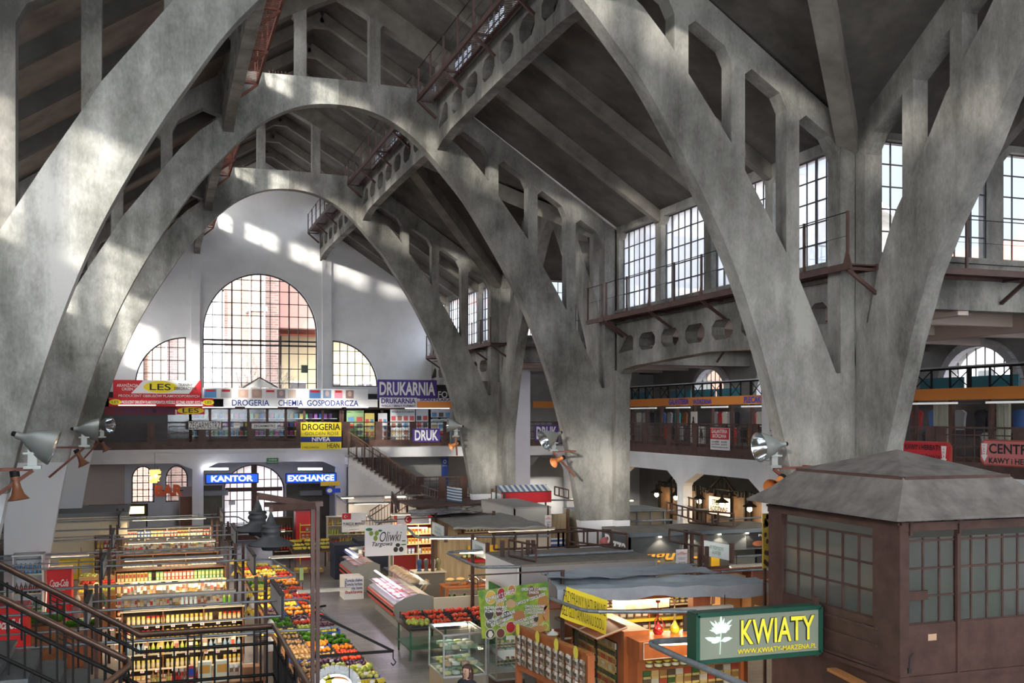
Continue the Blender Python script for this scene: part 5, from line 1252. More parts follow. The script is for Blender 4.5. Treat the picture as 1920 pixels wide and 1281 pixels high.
# ================================================================= MARKET: goods
random.seed(77)
wood_o = noisy('orange_veneer', [(.30,.085,.025),(.42,.13,.045)], 5, .35, stretch=(1,1,.2), spec=.5)
wood_m = noisy('mid_brown_wood', [(.16,.065,.025),(.26,.11,.045)], 5, .5)
cream = colm((.62,.55,.42)); mCr = colm((.55,.50,.42)); steel = plain('brushed_steel', (.55,.56,.57), .3, .9)
cardb = colm((.48,.30,.13)); lampw = plain('stall_tube', (1,.9,.7), .5, emit=7, ecol=(1,.80,.52))
LIB = {}
def lib(key, fn):
    if key not in LIB: LIB[key] = fn()
    return LIB[key]
def jar_mesh(body, lid, w_=.085, h=.15):
    def f():
        m = MB(); m.lathe([(w_/2*.9,0),(w_/2,.01),(w_/2,h*.72),(w_/2*.82,h*.82)], n=10); m.lathe([(w_/2*.86,h*.80),(w_/2*.88,h),(0.002,h)], n=10, mi=1); m.lathe([(w_/2+.002,h*.2),(w_/2+.002,h*.58)], n=10, mi=2)
        return m.mesh('jar', [colm(body,.25), colm(lid,.35), colm((.62,.55,.35),.6)])
    return lib(('jar',body,lid,w_,h), f)
def bottle_mesh(body, cap, h=.30, w_=.085, label=(.6,.6,.6)):
    def f():
        m = MB(); r = w_/2; m.lathe([(r*.9,0),(r,.015),(r,h*.58),(r*.5,h*.78),(r*.34,h*.84),(r*.34,h*.92)], n=10); m.lathe([(r*.4,h*.91),(r*.4,h),(.002,h)], n=10, mi=1); m.lathe([(r+.002,h*.2),(r+.002,h*.5)], n=10, mi=2)
        return m.mesh('bottle', [colm(body,.2), colm(cap,.4), colm(label,.6)])
    return lib(('bottle',body,cap,h,w_,label), f)
def carton_mesh(body, band, w_=.10, d_=.07, h=.2):
    def f():
        m = MB(); m.box(-w_/2,w_/2,-d_/2,d_/2,0,h); m.box(-w_/2*.8,w_/2*.8,-d_/2-.003,-d_/2+.001,h*.45,h*.85,1); m.box(-w_/2*.5,w_/2*.5,-d_/2-.003,-d_/2+.001,h*.1,h*.35,2)
        return m.mesh('carton', [colm(body), colm(band), colm((.7,.6,.4))])
    return lib(('carton',body,band,w_,d_,h), f)
def packet_mesh(body, band, w_=.13, h=.2):
    def f():
        m = MB(); P = []
        for j in range(5):
            z = h*j/4; t = .03*math.sin(math.pi*j/4)+.003
            for i in range(4): x = -w_/2+w_*i/3; P.append((x*(1-.05*math.sin(j)), -t*(.6 if i in (0,3) else 1), z))
        n = len(P); Q = [(x,-y,z) for x,y,z in P]; fs = []; 
        for j in range(4):
            for i in range(3): a = j*4+i; fs.append((a,a+1,a+5,a+4)); fs.append((n+a,n+a+4,n+a+5,n+a+1))
        m.add(P+Q, fs, 0, True); m.box(-w_*.35,w_*.35,-.036,-.028,h*.35,h*.7,1)
        return m.mesh('packet', [colm(body,.3), colm(band)])
    return lib(('packet',body,band,w_,h), f)
NPUT = {}
def put(name, mesh, loc, label, cat, group=None, rz=0, sc=None):
    if NPUT.get(cat, 0) >= 295: return None
    NPUT[cat] = NPUT.get(cat, 0)+1
    o = bpy.data.objects.new(name, mesh); C.objects.link(o); o.location = loc; o.rotation_euler = (0,0,rz)
    if sc: o.scale = (sc,sc,sc)
    return tag(o, label, cat, group)
JC = [((.50,.30,.06),(.60,.45,.05)),((.62,.50,.20),(.65,.55,.1)),((.35,.05,.02),(.6,.6,.55)),((.10,.05,.02),(.1,.08,.05)),((.28,.30,.05),(.05,.25,.08)),((.60,.40,.10),(.5,.02,.02))]
BC = [((.45,.20,.02),(.5,.1,.02),(.6,.5,.1)),((.05,.25,.04),(.6,.05,.03),(.6,.6,.5)),((.30,.02,.02),(.5,.5,.5),(.6,.5,.3)),((.08,.04,.02),(.02,.02,.02),(.6,.02,.02)),((.55,.50,.12),(.05,.3,.05),(.3,.5,.05)),((.35,.42,.48),(.02,.1,.5),(.2,.4,.6))]
KC = [((.6,.1,.05),(.65,.6,.5)),((.65,.6,.5),(.55,.1,.05)),((.55,.4,.1),(.3,.05,.03)),((.1,.2,.5),(.6,.6,.6)),((.6,.35,.1),(.65,.62,.55)),((.15,.35,.12),(.6,.55,.2)),((.62,.58,.5),(.1,.15,.4))]
PC = [((.45,.42,.38),(.15,.08,.04)),((.55,.35,.1),(.6,.55,.4)),((.25,.15,.08),(.65,.6,.5)),((.6,.55,.45),(.5,.08,.05)),((.20,.20,.19),(.5,.5,.45)),((.5,.3,.22),(.3,.1,.05))]
def shelf_row(kind, x0, x1, y, z, desc, step, rnd=.3, pal=None, back=0, hscale=1.0, runs=4):
    n = int((x1-x0)/step); c = None
    for i in range(n):
        if i % runs == 0 or c is None: c = random.randrange(6)
        if random.random() < .05: continue
        x = x0+(i+.5)*(x1-x0)/n
        if kind == 'jar': b, l = (pal or JC)[c % len(pal or JC)]; me = jar_mesh(b, l, step*.82, .15*hscale)
        elif kind == 'bottle': b, cp, lb = (pal or BC)[c % len(pal or BC)]; me = bottle_mesh(b, cp, .28*hscale, step*.8, lb)
        elif kind == 'carton': b, bd = (pal or KC)[c % len(pal or KC)]; me = carton_mesh(b, bd, step*.85, .07, .19*hscale)
        else: b, bd = (pal or PC)[c % len(pal or PC)]; me = packet_mesh(b, bd, step*.92, .2*hscale)
        put({'jar':'jar','bottle':'bottle','carton':'carton','packet':'snack_packet'}[kind], me, (x, y+random.uniform(-.01,.01), z), desc[0], kind, desc[1], rz=random.uniform(-.15,.15))
def unit(name, label, x0, x1, y, dep, h, levels, mat, divs=0, back=None, cat='shelving', top=None, foot=0, sides=True):
    r = thing(name, label, cat, ((x0+x1)/2, y+dep/2, foot))
    m = MB()
    if sides: m.box(x0,x0+.03,y,y+dep,foot,h); m.box(x1-.03,x1,y,y+dep,foot,h)
    for k in range(divs): x = x0+(x1-x0)*(k+1)/(divs+1); m.box(x-.015,x+.015,y,y+dep,foot,h)
    wparent(m.build('side_panel', mat), r)
    m = MB(); m.box(x0,x1,y+dep-.02,y+dep,foot,h); wparent(m.build('back_panel', back or mat), r)
    m = MB(); m.box(x0-.02,x1+.02,y-.02,y+dep,h-.03,h); wparent(m.build('top', top or mat), r)
    for z in levels: m = MB(); m.box(x0+.03,x1-.03,y,y+dep-.02,z-.025,z); m.box(x0+.03,x1-.03,y-.012,y,z-.03,z+.012,1); wparent(m.build('shelf', [mat, colm((.55,.50,.35))]), r)
    return r
def xs_at(px, Y): a, b = ray(px); return a*Y/b
# --- unit A: wooden shelving with jars, nearest of the big left block
unit('shelf_unit', 'wooden shelving with three bays of honey jars, facing the camera in the left grocery block', -.75, 2.0, 25.6, .45, 1.92, [.2,.55,.9,1.25,1.58], wood_m, 2, back=wood_d, top=cream)
for lv, kd in ((1.58,'jar'),(1.25,'jar'),(.9,'bottle'),(.55,'jar'),(.2,'packet')):
    shelf_row(kd, -.65, 1.95, 25.68, lv, ('%s of preserve on the %s shelf of the wooden jar unit' % ({'jar':'glass jar','packet':'paper packet','bottle':'bottle'}[kd], {1.58:'upper',1.25:'second',.9:'third',.55:'fourth',.2:'lowest'}[lv]), 'goods on the %s shelf of the wooden jar unit' % {1.58:'upper',1.25:'second',.9:'third',.55:'fourth',.2:'lowest'}[lv]), .105, hscale=1.3 if kd == 'jar' else .95, pal=JC[:2]+[JC[1],JC[5]] if kd == 'jar' else None)
shelf_row('bottle', .55, .95, 25.85, 1.92, ('clear water bottle of a six pack standing on the wooden jar unit', 'water bottles on the jar unit'), .09, pal=[((.42,.50,.55),(.02,.1,.5),(.5,.6,.65))], hscale=1.2)
shelf_row('bottle', 1.5, 1.75, 25.85, 1.92, ('green yellow drink bottle standing on the right end of the jar unit', 'yellow drink bottles'), .1, pal=[((.40,.50,.05),(.1,.35,.02),(.15,.4,.05))], hscale=1.2)
for i, (x, w_) in enumerate(((-.55,.5),(-.05,.35),(1.15,.3))):
    m = MB(); m.box(x, x+w_, 25.7, 25.95, 1.92, 1.95+.02*i); tag(m.build('paper_stack', cream), 'flat paper pile on the wooden jar unit, %s' % ['left end','by the left divider','between the bottle groups'][i], 'paper')
# --- near counter C
unit('low_counter', 'low wooden counter with packets hanging below its top, nearest the landing railing', -.9, 2.15, 22.0, .7, 1.0, [.35], wood_m, 1, back=wood_d, cat='counter')
shelf_row('packet', -.3, 2.1, 22.08, .42, ('hanging snack packet under the near low counter top','snack packets under the near counter'), .14)
shelf_row('packet', .35, 2.0, 22.5, 1.0, ('dark packet standing at the back of the near low counter','packets on the near counter'), .11, pal=PC, hscale=1.2)
shelf_row('bottle', -.1, .9, 22.3, 1.0, ('dark bottle on the left part of the near low counter','bottles on the near counter'), .1, pal=[BC[3],BC[2],BC[0]])
for i, x in enumerate((.95, 1.3)):
    put('juice_carton', carton_mesh((.60,.62,.50),(.60,.28,.04),.26,.16,.42), (x, 22.15, 1.0), 'large juice carton with orange print on the near low counter, %s' % ('left' if not i else 'right'), 'juice carton')
put('tin', carton_mesh((.4,.02,.03),(.02,.05,.3),.16,.14,.36), (.68,22.15,1.0), 'red and blue tin beside the two large juice cartons', 'tin')
m = MB(); m.box(1.72,2.1,22.1,22.4,1.0,1.24); o = m.build('wooden_chest', wood_m); tag(o, 'small wooden drawer chest on the right end of the near low counter', 'chest')
m = MB(); 
m.box(-2.0,-.95,22.2,23.1,0,.95); m.box(-2.05,-.9,22.15,23.15,.95,.99); r = tag(m.build('chest_freezer', colm((.5,.5,.5))), 'pale chest freezer left of the near low counter', 'freezer')
# --- unit B: brown shelving in the middle, packed
unit('shelf_unit', 'brown packed shelving across the middle of the left grocery block', -1.1, 1.95, 31.6, .45, 2.05, [.3,.7,1.05,1.38,1.7], wood_m, 1, back=wood_d)
for lv, kd, hs in ((1.7,'carton',1.3),(1.38,'bottle',.9),(1.05,'carton',1.0),(.7,'bottle',1.0),(.3,'jar',1.3)):
    shelf_row(kd, -1.05, 1.9, 31.68, lv, ('%s on the %s shelf of the middle brown shelving' % ({'carton':'bright food carton','bottle':'sauce bottle','jar':'pickle jar'}[kd], {1.7:'top',1.38:'second',1.05:'third',.7:'fourth',.3:'lowest'}[lv]), 'goods on the %s shelf of the middle shelving' % {1.7:'top',1.38:'second',1.05:'third',.7:'fourth',.3:'lowest'}[lv]), .105, hscale=hs)
unit('shelf_unit', 'narrow shelving with packets between the middle and white shelving', -1.1, 1.95, 35.4, .4, 2.0, [1.0,1.45], wood_m, 2, back=wood_d)
shelf_row('packet', -1.0, 1.9, 35.5, 1.45, ('silver snack packet on the upper row behind the middle shelving','silver snack packets, upper row'), .13, pal=PC[:5])
shelf_row('packet', -1.0, 1.9, 35.5, 1.0, ('silver snack packet on the lower row behind the middle shelving','silver snack packets, lower row'), .13, pal=PC[:5])
# --- unit D: white shelving at the back
unit('shelf_unit', 'white shelving at the back of the left grocery block under the exchange signs', -1.2, 2.05, 42.2, .45, 2.15, [.8,1.15,1.48,1.8], mCr, 3, back=mCr)
for lv, kd, hs in ((1.8,'carton',1.2),(1.48,'jar',1.1),(1.15,'jar',1.1),(.8,'carton',1.0)):
    shelf_row(kd, -1.15, 2.0, 42.3, lv, ('%s on the %s shelf of the white shelving' % ({'carton':'food carton','jar':'dark jar'}[kd], {1.8:'top',1.48:'second',1.15:'third',.8:'lowest'}[lv]), 'goods on the %s shelf of the white shelving' % {1.8:'top',1.48:'second',1.15:'third',.8:'lowest'}[lv]), .12, hscale=hs)
# bags hung on lines through the block and price cards on the shelf edges
for li, (y, z, n, nm) in enumerate(((30.6,1.5,34,'upper line before the middle shelving'),(30.8,1.05,34,'lower line before the middle shelving'),(36.9,1.85,34,'line before the white shelving'),(25.3,.98,9,'line across the jar unit'),(38.5,1.5,34,'low line before the white shelving'))):
    for i in range(n):
        b, bd = random.choice(PC); put('hanging_bag', packet_mesh(b, bd, .12, .3), (-1.0+2.9*(i+.5)/n, y, z+random.uniform(-.05,.05)), 'small bag hanging on the %s' % nm, 'hanging bag', 'bags on the '+nm, rz=random.uniform(-.5,.5))
    tag(MB().tube([(-1.15,y,z+.26),(2.05,y,z+.26)], .012, 5).build('hanging_line', colm((.5,.42,.25))), 'thin %s of the left grocery block' % nm, 'line')
lc = MB(); lc.cb(0,0,0,.085,.006,.055); lc.cb(0,-.004,0,.05,.002,.02,1); lcm = lc.mesh('price_card', [mW, mR])
for (y, z0, nm) in ((31.55,(1.66,1.34,1.01,.66),'middle brown shelving'),(25.55,(1.54,1.21,.86,.51),'wooden jar unit'),(42.15,(1.76,1.44,1.11),'white shelving')):
    for z in z0:
        for i in range(9): put('price_card', lcm, (-.9+.33*i+random.uniform(-.06,.06), y, z), 'small white price card on the edge of the %s' % nm, 'price card', 'price cards on the '+nm)
# --- far left: coolers, fruit
def cooler(name, label, x0, x1, y, dep, h, body, front, loc_text=None, glass=False):
    r = thing(name, label, 'cooler', ((x0+x1)/2, y+dep/2, 0)); m = MB(); m.box(x0,x1,y+.02,y+dep,0,h); wparent(m.build('body', body), r)
    m = MB(); m.box(x0+.02,x1-.02,y-.02,y+.02,.12,h-.02); wparent(m.build('front_panel', front), r)
    return r
redf = colm((.62,.01,.015), .35)
r = cooler('drinks_cooler', 'red cooler with white script lettering beside the white drinks shelf', -2.72, -2.12, 29.95, .7, 2.38, redf, redf)
text('Coca-Cola', r, (-2.42, 29.92, 2.02), .46, .2, mW, bold=.02, slant=.4)
text('Coca-Cola', r, (-2.42, 29.92, 2.02-.18), .28, .04, mW, bold=.0, slant=.4)
m = MB(); m.lathe([(.10,0),(.12,.1),(.08,.3),(.10,.45),(.05,.62),(.05,.7)], -2.3, 29.9, .75, 14); wparent(m.build('printed_bottle', colm((.25,.03,.02))), r)
r = cooler('drinks_cooler', 'second red cooler with white script, half hidden behind the stair railing at the left edge', -3.75, -2.85, 26.6, .9, 2.0, redf, redf)
text('Coca-Cola', r, (-3.25, 26.57, 1.62), .62, .24, mW, bold=.02, slant=.4)
unit('open_fridge', 'white open drinks shelf with water bottles left of the red cooler', -3.5, -2.78, 29.5, .6, 2.85, [1.0,1.4,1.85,2.35], mW, 0, back=colm((.6,.62,.65)), cat='fridge')
for lv, pl in ((2.35,[((.08,.25,.5),(.02,.1,.4),(.3,.5,.7))]),(1.85,[((.08,.03,.02),(.5,.02,.02),(.6,.02,.02)),((.25,.4,.55),(.02,.1,.4),(.5,.6,.7))]),(1.4,[BC[1],BC[5],BC[2]]),(1.0,[BC[0],BC[5]])):
    shelf_row('bottle', -3.46, -2.82, 29.58, lv, ('drink bottle on the %s shelf of the white drinks shelf' % {2.35:'top',1.85:'second',1.4:'third',1.0:'lowest'}[lv], 'bottles in the white drinks shelf, level %s' % {2.35:'top',1.85:'second',1.4:'third',1.0:'lowest'}[lv]), .095, pal=pl)
unit('shelf_unit', 'tall shelf of fizzy drinks right of the red cooler, farther back', -1.95, -1.15, 37.6, .4, 2.4, [.9,1.25,1.6,1.95], wood_d, 0, back=mCr)
for lv, pl in ((1.95,[((.5,.02,.02),(.5,.02,.02),(.6,.6,.6)),((.05,.3,.05),(.5,.02,.02),(.6,.6,.2)),((.6,.25,.02),(.02,.2,.5),(.6,.5,.1))]),(1.6,BC),(1.25,BC),(.9,BC)):
    shelf_row('bottle', -1.9, -1.2, 37.7, lv, ('fizzy drink bottle on the %s level of the tall drinks shelf' % {1.95:'top',1.6:'second',1.25:'third',.9:'lowest'}[lv], 'fizzy drinks, %s level' % {1.95:'top',1.6:'second',1.25:'third',.9:'lowest'}[lv]), .10, pal=pl, runs=2, hscale=1.1)
for i, (x0, x1) in enumerate(((-3.1,-2.5),(-2.45,-2.0))):
    m = MB(); m.box(x0,x1,38.2,38.6,.9,1.55); m.box(x0+.05,x1-.05,38.18,38.2,1.1,1.4,1); m.box(x0,x1,38.2,38.6,0,.85,1); tag(m.build('yellow_cabinet', [colm((.75,.55,.02)), mCr]), 'yellow fronted cabinet behind the fruit stand, %s' % ['left','right'][i], 'cabinet')
m = MB(); m.box(-3.9,-1.9,40.5,40.6,1.2,2.6); tag(m.build('stall_back_board', cream), 'cream back board behind the yellow cabinets', 'board')
# the grey roofed white booth in front of the far left leg
m = MB(); m.box(-4.3,-.95,41.0,44.5,2.75,2.9); r = thing('market_booth', 'white booth with flat grey roof beneath the far left leg', 'booth', (-2.6,42.7,0)); wparent(m.build('roof', colm((.16,.17,.18))), r); m = MB(); m.box(-4.2,-4.1,41,44.4,0,2.75); m.box(-4.2,-1,44.3,44.4,0,2.75); m.box(-4.2,-1,41.0,41.1,2.0,2.75); wparent(m.build('wall_panel', cream), r)

# --- fruit
def fruit_mesh(nm, col, r, sq=(1,1,1), leaf=None):
    def f():
        m = MB(); m.ball(0,0,r*sq[2],r*sq[0],r*sq[1],r*sq[2],8,6)
        m.cyl((0,0,r*1.9*sq[2]),(0,0,r*2.1*sq[2]),r*.12,n=5,mi=1)
        return m.mesh(nm, [colm(col,.35), colm((.1,.15,.03))])
    return lib((nm,col,r), f)
def banana_mesh():
    def f():
        m = MB()
        for k in range(5):
            a = -.5+.25*k; pts = [Vector((math.sin(a)*.0+ .035*k-.07, .10-.26*t, .10*math.sin(math.pi*t)+.03)) for t in (0,.2,.4,.6,.8,1)]
            for p, q, r0, r1 in zip(pts, pts[1:], (.008,.018,.022,.022,.018), (.018,.022,.022,.018,.006)): m.cyl(p, q, r0, r1, 6, caps=False)
        return m.mesh('banana_bunch', colm((.72,.55,.05),.45))
    return lib('banana', f)
def lettuce_mesh(col=(.10,.30,.03)):
    def f():
        m = MB(); rr = random.Random(3)
        for k in range(46):
            a = rr.uniform(0,6.28); e_ = rr.uniform(.1,1.3); l = rr.uniform(.09,.15); d = Vector((math.cos(a)*math.cos(e_), math.sin(a)*math.cos(e_), math.sin(e_))); t = Vector((-math.sin(a), math.cos(a), 0))
            c0 = Vector((0,0,.02)); m.add([c0, c0+d*l*.5+t*.05, c0+d*l+t*.02+Vector((0,0,.01)), c0+d*l-t*.02, c0+d*l*.5-t*.05], [(0,1,2,3,4)])
        return m.mesh('lettuce', colm(col,.6))
    return lib(('lettuce',col), f)
def crate_mesh(col, w_=.56, d_=.38, h=.14):
    def f():
        m = MB(); m.box(-w_/2,w_/2,-d_/2,d_/2,0,.02)
        for z in (.02,.075): 
            m.box(-w_/2,w_/2,-d_/2,-d_/2+.015,z,z+.045); m.box(-w_/2,w_/2,d_/2-.015,d_/2,z,z+.045); m.box(-w_/2,-w_/2+.015,-d_/2,d_/2,z,z+.045); m.box(w_/2-.015,w_/2,-d_/2,d_/2,z,z+.045)
        for x in (-1,1):
            for y in (-1,1): m.cb(x*(w_/2-.02),y*(d_/2-.02),.08,.035,.035,.16)
        return m.mesh('crate', colm(col))
    return lib(('crate',col,w_,d_), f)
FK = {'orange':('orange',(.80,.28,.02),.045),'mandarin':('mandarin',(.80,.22,.01),.036),'apple_red':('red_apple',(.55,.04,.02),.042),'apple_green':('green_apple',(.35,.45,.05),.042),'lemon':('lemon',(.78,.60,.05),.038),'tomato':('tomato',(.65,.05,.015),.038),'pear':('pear',(.50,.48,.12),.045),'plum':('plum',(.06,.02,.08),.035),'potato':('potato',(.35,.22,.09),.038),'onion':('onion',(.45,.22,.07),.036),'mango':('mango',(.35,.40,.06),.06),'nut':('walnut',(.38,.22,.10),.028),'pepper':('red_pepper',(.6,.03,.02),.045),'grape':('grape_bunch',(.30,.35,.08),.04)}
cat_n = {}
def crate(x, y, z, kind, ccol, where, tilt=.0, nx=6, ny=4, wide=.56, dep=.38):
    put('crate', crate_mesh(ccol, wide, dep), (x,y,z), '%s crate of %s, %s' % ({(.03,.03,.035):'black',(.02,.08,.4):'blue',(.35,.22,.10):'wooden',(.04,.2,.06):'green'}[ccol], {'banana':'bananas','lettuce':'lettuce','apple_red':'red apples','apple_green':'green apples','nut':'walnuts','grape':'grapes'}.get(kind, kind+'s'), where), 'crate')
    if kind == 'banana':
        for i in range(3): put('banana_bunch', banana_mesh(), (x-.18+.18*i, y, z+.07), 'yellow banana bunch in the crate %s' % where, 'bananas', 'bananas '+where, rz=random.uniform(-.4,.4))
        return
    if kind == 'lettuce':
        for i in range(4): put('lettuce', lettuce_mesh(), (x-.2+.13*i, y+.08*(-1)**i, z+.06), 'green lettuce head in the crate %s' % where, 'lettuce', 'lettuce '+where, rz=random.uniform(0,6))
        return
    nm, col, r = FK[kind]; me = fruit_mesh(nm, col, r)
    lim = {'mandarin':290,'tomato':290,'nut':290}.get(kind, 280)
    for i in range(nx):
        for j in range(ny):
            for k in range(1):
                if cat_n.get(kind, 0) >= lim: return
                cat_n[kind] = cat_n.get(kind, 0)+1
                o = bpy.data.objects.new(nm, me); C.objects.link(o)
                o.location = (x-wide/2+.05+(wide-.1)*(i+.5)/nx+random.uniform(-.01,.01), y-dep/2+.04+(dep-.08)*(j+.5)/ny+random.uniform(-.01,.01), z+.085+random.uniform(0,.035)); o.scale = (1.28,)*3; o.rotation_euler = (random.uniform(-1,1),random.uniform(-1,1),0)
                tag(o, '%s in the crate %s' % (nm.replace('_',' '), where), nm.replace('_',' '), nm.replace('_',' ')+'s in the crate '+where)
BLK, BLU, WDN, GRN = (.03,.03,.035), (.02,.08,.4), (.35,.22,.10), (.04,.2,.06)
rows = [ # y, kinds from the aisle inward
 (20.9,'potato','grape','onion'),(21.5,'banana','mandarin','onion'),(22.1,'pear','grape','potato'),(22.7,'mango','grape','potato'),(23.3,'plum','plum','potato'),(23.9,'tomato','nut','nut'),(24.5,'tomato','mandarin','nut'),(25.1,'mandarin','orange','nut'),(25.7,'lettuce','lettuce','nut'),(26.3,'lettuce','lettuce','lemon'),
 (27.2,'lemon','apple_green','lettuce'),(27.9,'plum','apple_red','lettuce'),(28.6,'plum','plum','plum'),(29.3,'apple_red','mandarin','plum'),(30.0,'mandarin','mandarin','lemon'),(30.7,'mandarin','lemon','apple_red'),(31.4,'tomato','apple_red','lemon'),(32.1,'tomato','orange','banana'),(32.8,'pepper','apple_red','banana'),(33.5,'plum','plum','apple_green'),(34.2,'tomato','plum','lettuce'),
 (35.2,'orange','orange','pear'),(35.9,'orange','orange','mandarin'),(36.7,'apple_red','pear','banana'),(37.5,'apple_red','lemon','pepper'),(38.3,'lemon','apple_red','banana'),(39.1,'banana','pear','banana')]
tb = None
for ti, (ya, yb, nm) in enumerate(((20.5,26.7,'nearest'),(26.8,34.6,'middle'),(34.8,39.5,'farthest'))):
    r = thing('display_table', '%s long fruit display table along the left of the aisle' % nm, 'table', (3.7,(ya+yb)/2,0))
    m = MB(); m.slab([(2.75,ya,1.02),(4.6,ya,.70),(4.6,yb,.70),(2.75,yb,1.02)], (.17,0,.98), .04); wparent(m.build('table_top', wood_m), r)
    for x, z in ((2.85,.95),(4.5,.67)):
        for y in (ya+.1,(ya+yb)/2,yb-.1): m = MB(); m.bar((x,y,0),(x,y,z),.06); wparent(m.build('leg', M['brownmetal']), r)
    m = MB(); m.box(4.56,4.62,ya,yb,.3,.72); wparent(m.build('front_board', [wood_m, colm((.03,.12,.3)), wood_d][ti]), r)
for ri, (y, *ks) in enumerate(rows):
    for ci, k in enumerate(ks):
        x = 4.28-ci*.6; z = .73+.105*ci
        sect = 'nearest' if y < 26.7 else ('middle' if y < 34.7 else 'farthest'); rr_ = [q[0] for q in rows if (q[0] < 26.7) == (y < 26.7) and (q[0] < 34.7) == (y < 34.7)].index(y)
        ordn = ['first','second','third','fourth','fifth','sixth','seventh','eighth','ninth','tenth','eleventh','twelfth'][rr_]
        crate(x, y, z, k, [BLK,WDN,BLK,BLK,WDN,BLK,BLU,BLK][(ri*3+ci) % 8], '%s row of the %s table, %s' % (ordn, sect, ['aisle side','middle','inner side'][ci]), nx=5, ny=3)
# price tags
tagm = MB(); tagm.cb(0,0,.05,.09,.004,.06); tagm.bar((0,0,0),(0,0,.04),.006); tm_ = tagm.mesh('price_tag', mW)
for i in range(26):
    y = 21+i*.69; put('price_tag', tm_, (random.choice([4.2,3.7,3.1]), y, .97), 'white price tag stuck among the fruit on the aisle tables', 'price tag', 'price tags on the fruit tables', rz=random.uniform(-.4,.4))
# inner fruit and bags hung by the posts
for i, (y, z) in enumerate(((27.2,1.45),(27.5,1.75),(28.0,1.2),(33.0,1.5),(33.4,1.8),(23.6,1.5),(23.9,1.2))):
    put('banana_bunch', banana_mesh(), (2.35, y, z), 'banana bunch hung beside the dark posts of the left block', 'bananas', 'hung banana bunches', rz=random.uniform(0,3), sc=1.3)
put('banana_hook', MB().bar((2.35,23.4,1.95),(2.35,34,1.95),.03).mesh('rail', M['black']), (0,0,0), 'thin rail carrying the hung bananas along the posts', 'rail')
for i, (y, z, c) in enumerate(((22.9,1.75,(.62,.6,.55)),(23.0,1.35,(.6,.58,.5)),(26.9,1.6,(.6,.55,.5)))):
    m = MB(); m.lathe([(.03,.3),(.10,.2),(.13,.08),(.09,0)], 2.35, y, z, 10); m.lathe([(.05,-.05),(.08,0)], 2.35, y, z+.02, 8, 1); tag(m.build('carrier_bag', [colm(c), mR]), 'pale carrier bag hung on the dark post, %s' % ['near upper one','near lower one','farther one'][i], 'bag')

# ================================================================= STALL FRAMES (posts, galvanised loops, name plates)
def hoop(label, pts, r=.035, tubes=(), name='lamp_frame', mat=None, cat='lamp frame'):
    pts = [Vector(p) for p in pts]; root = thing(name, label, cat, pts[0])
    P = [pts[0]]
    for a, b, c_ in zip(pts, pts[1:], pts[2:]):
        u = (a-b).normalized(); v = (c_-b).normalized(); k = .22; P += [b+u*k, b+u*k*.3+v*k*.3, b+v*k]
    P.append(pts[-1]); m = MB(); m.tube(P, r, 8); wparent(m.build('tube_frame', mat or galv), root)
    for a, b in tubes:
        m = MB(); m.bar(a, b, .045, .045); wparent(m.build('light_tube', lampw), root)
        l = bpy.data.lights.new('tube_light', 'AREA'); l.shape = 'RECTANGLE'; L_ = (Vector(b)-Vector(a)).length; l.size = L_; l.size_y = .08; l.energy = 26*L_; l.color = (1,.78,.5)
        lo = bpy.data.objects.new('tube_light', l); C.objects.link(lo); lo.location = (Vector(a)+Vector(b))/2-Vector((0,0,.06)); d = (Vector(b)-Vector(a)); lo.rotation_euler = (0,0,math.atan2(d.y,d.x)); wparent(lo, root)
    return root
for i, (ya, yb) in enumerate(((18.4,21.5),(24.5,27.8),(30.7,33.9),(36.9,40.0))):
    hoop('galvanised square frame over the left block, %s from the camera' % ['first','second','third','fourth'][i], [(-5.4,ya,2.7),(3.15,ya,2.7),(3.0-.1,yb,2.7),(-5.4,yb,2.7)], .027)
for i, y in enumerate((19.7, 22.6, 28.9, 30.0, 35.0, 41.0)):
    hoop('single galvanised bar across the left block, %s' % ['over the first frame','between the first two frames','beyond the second frame','before the third frame','beyond the third frame','at the back'][i], [(-5.2,y,2.66),(2.0,y,2.72),(2.1,y,2.72)], .018, tubes=[((-.7,y,2.6),(1.6,y,2.6))] if i == 5 else [])
def post_pair(label, x, y, h=3.0, plate=None, arm=None, gap=.2, ax='x'):
    r = thing('stall_post', label, 'post', (x,y,0))
    for q in (-gap/2, gap/2):
        m = MB(); m.bar((x+(q if ax == 'x' else 0), y+(q if ax == 'y' else 0), 0), (x+(q if ax == 'x' else 0), y+(q if ax == 'y' else 0), h), .075); wparent(m.build('upright', BM), r)
    if plate:
        y0, y1, z0, z1, dx = plate; m = MB(); m.box(x+dx-.035, x+dx+.035, y0, y1, z0, z1); wparent(m.build('name_plate', colm((.38,.40,.44))), r)
        m = MB()
        for a, b in (((y0,z0),(y1,z0)),((y1,z0),(y1,z1)),((y1,z1),(y0,z1)),((y0,z1),(y0,z0))): m.bar((x+dx,a[0],a[1]),(x+dx,b[0],b[1]),.09,.05)
        wparent(m.build('plate_frame', M['darkgrey']), r)
    return r
ordw = ['nearest','second','third','fourth']
for i, y in enumerate((22.9, 29.0, 35.2, 41.4)):
    post_pair('dark twin post at the aisle edge of the left block, %s' % ordw[i], 2.15, y, 3.0, plate=(y-2.1,y-.15,2.45,2.92,.22))
    post_pair('dark twin post on the left side of the grocery block, %s' % ordw[i], -1.25, y, 3.0, plate=(y-1.6,y-.15,2.45,2.9,-.0) if i else (y-1.6,y-.15,2.45,2.9,0))
post_pair('dark twin post far left near the white leg base', -4.4, 33.0, 3.0, plate=(31.4,32.8,2.45,2.9,0))

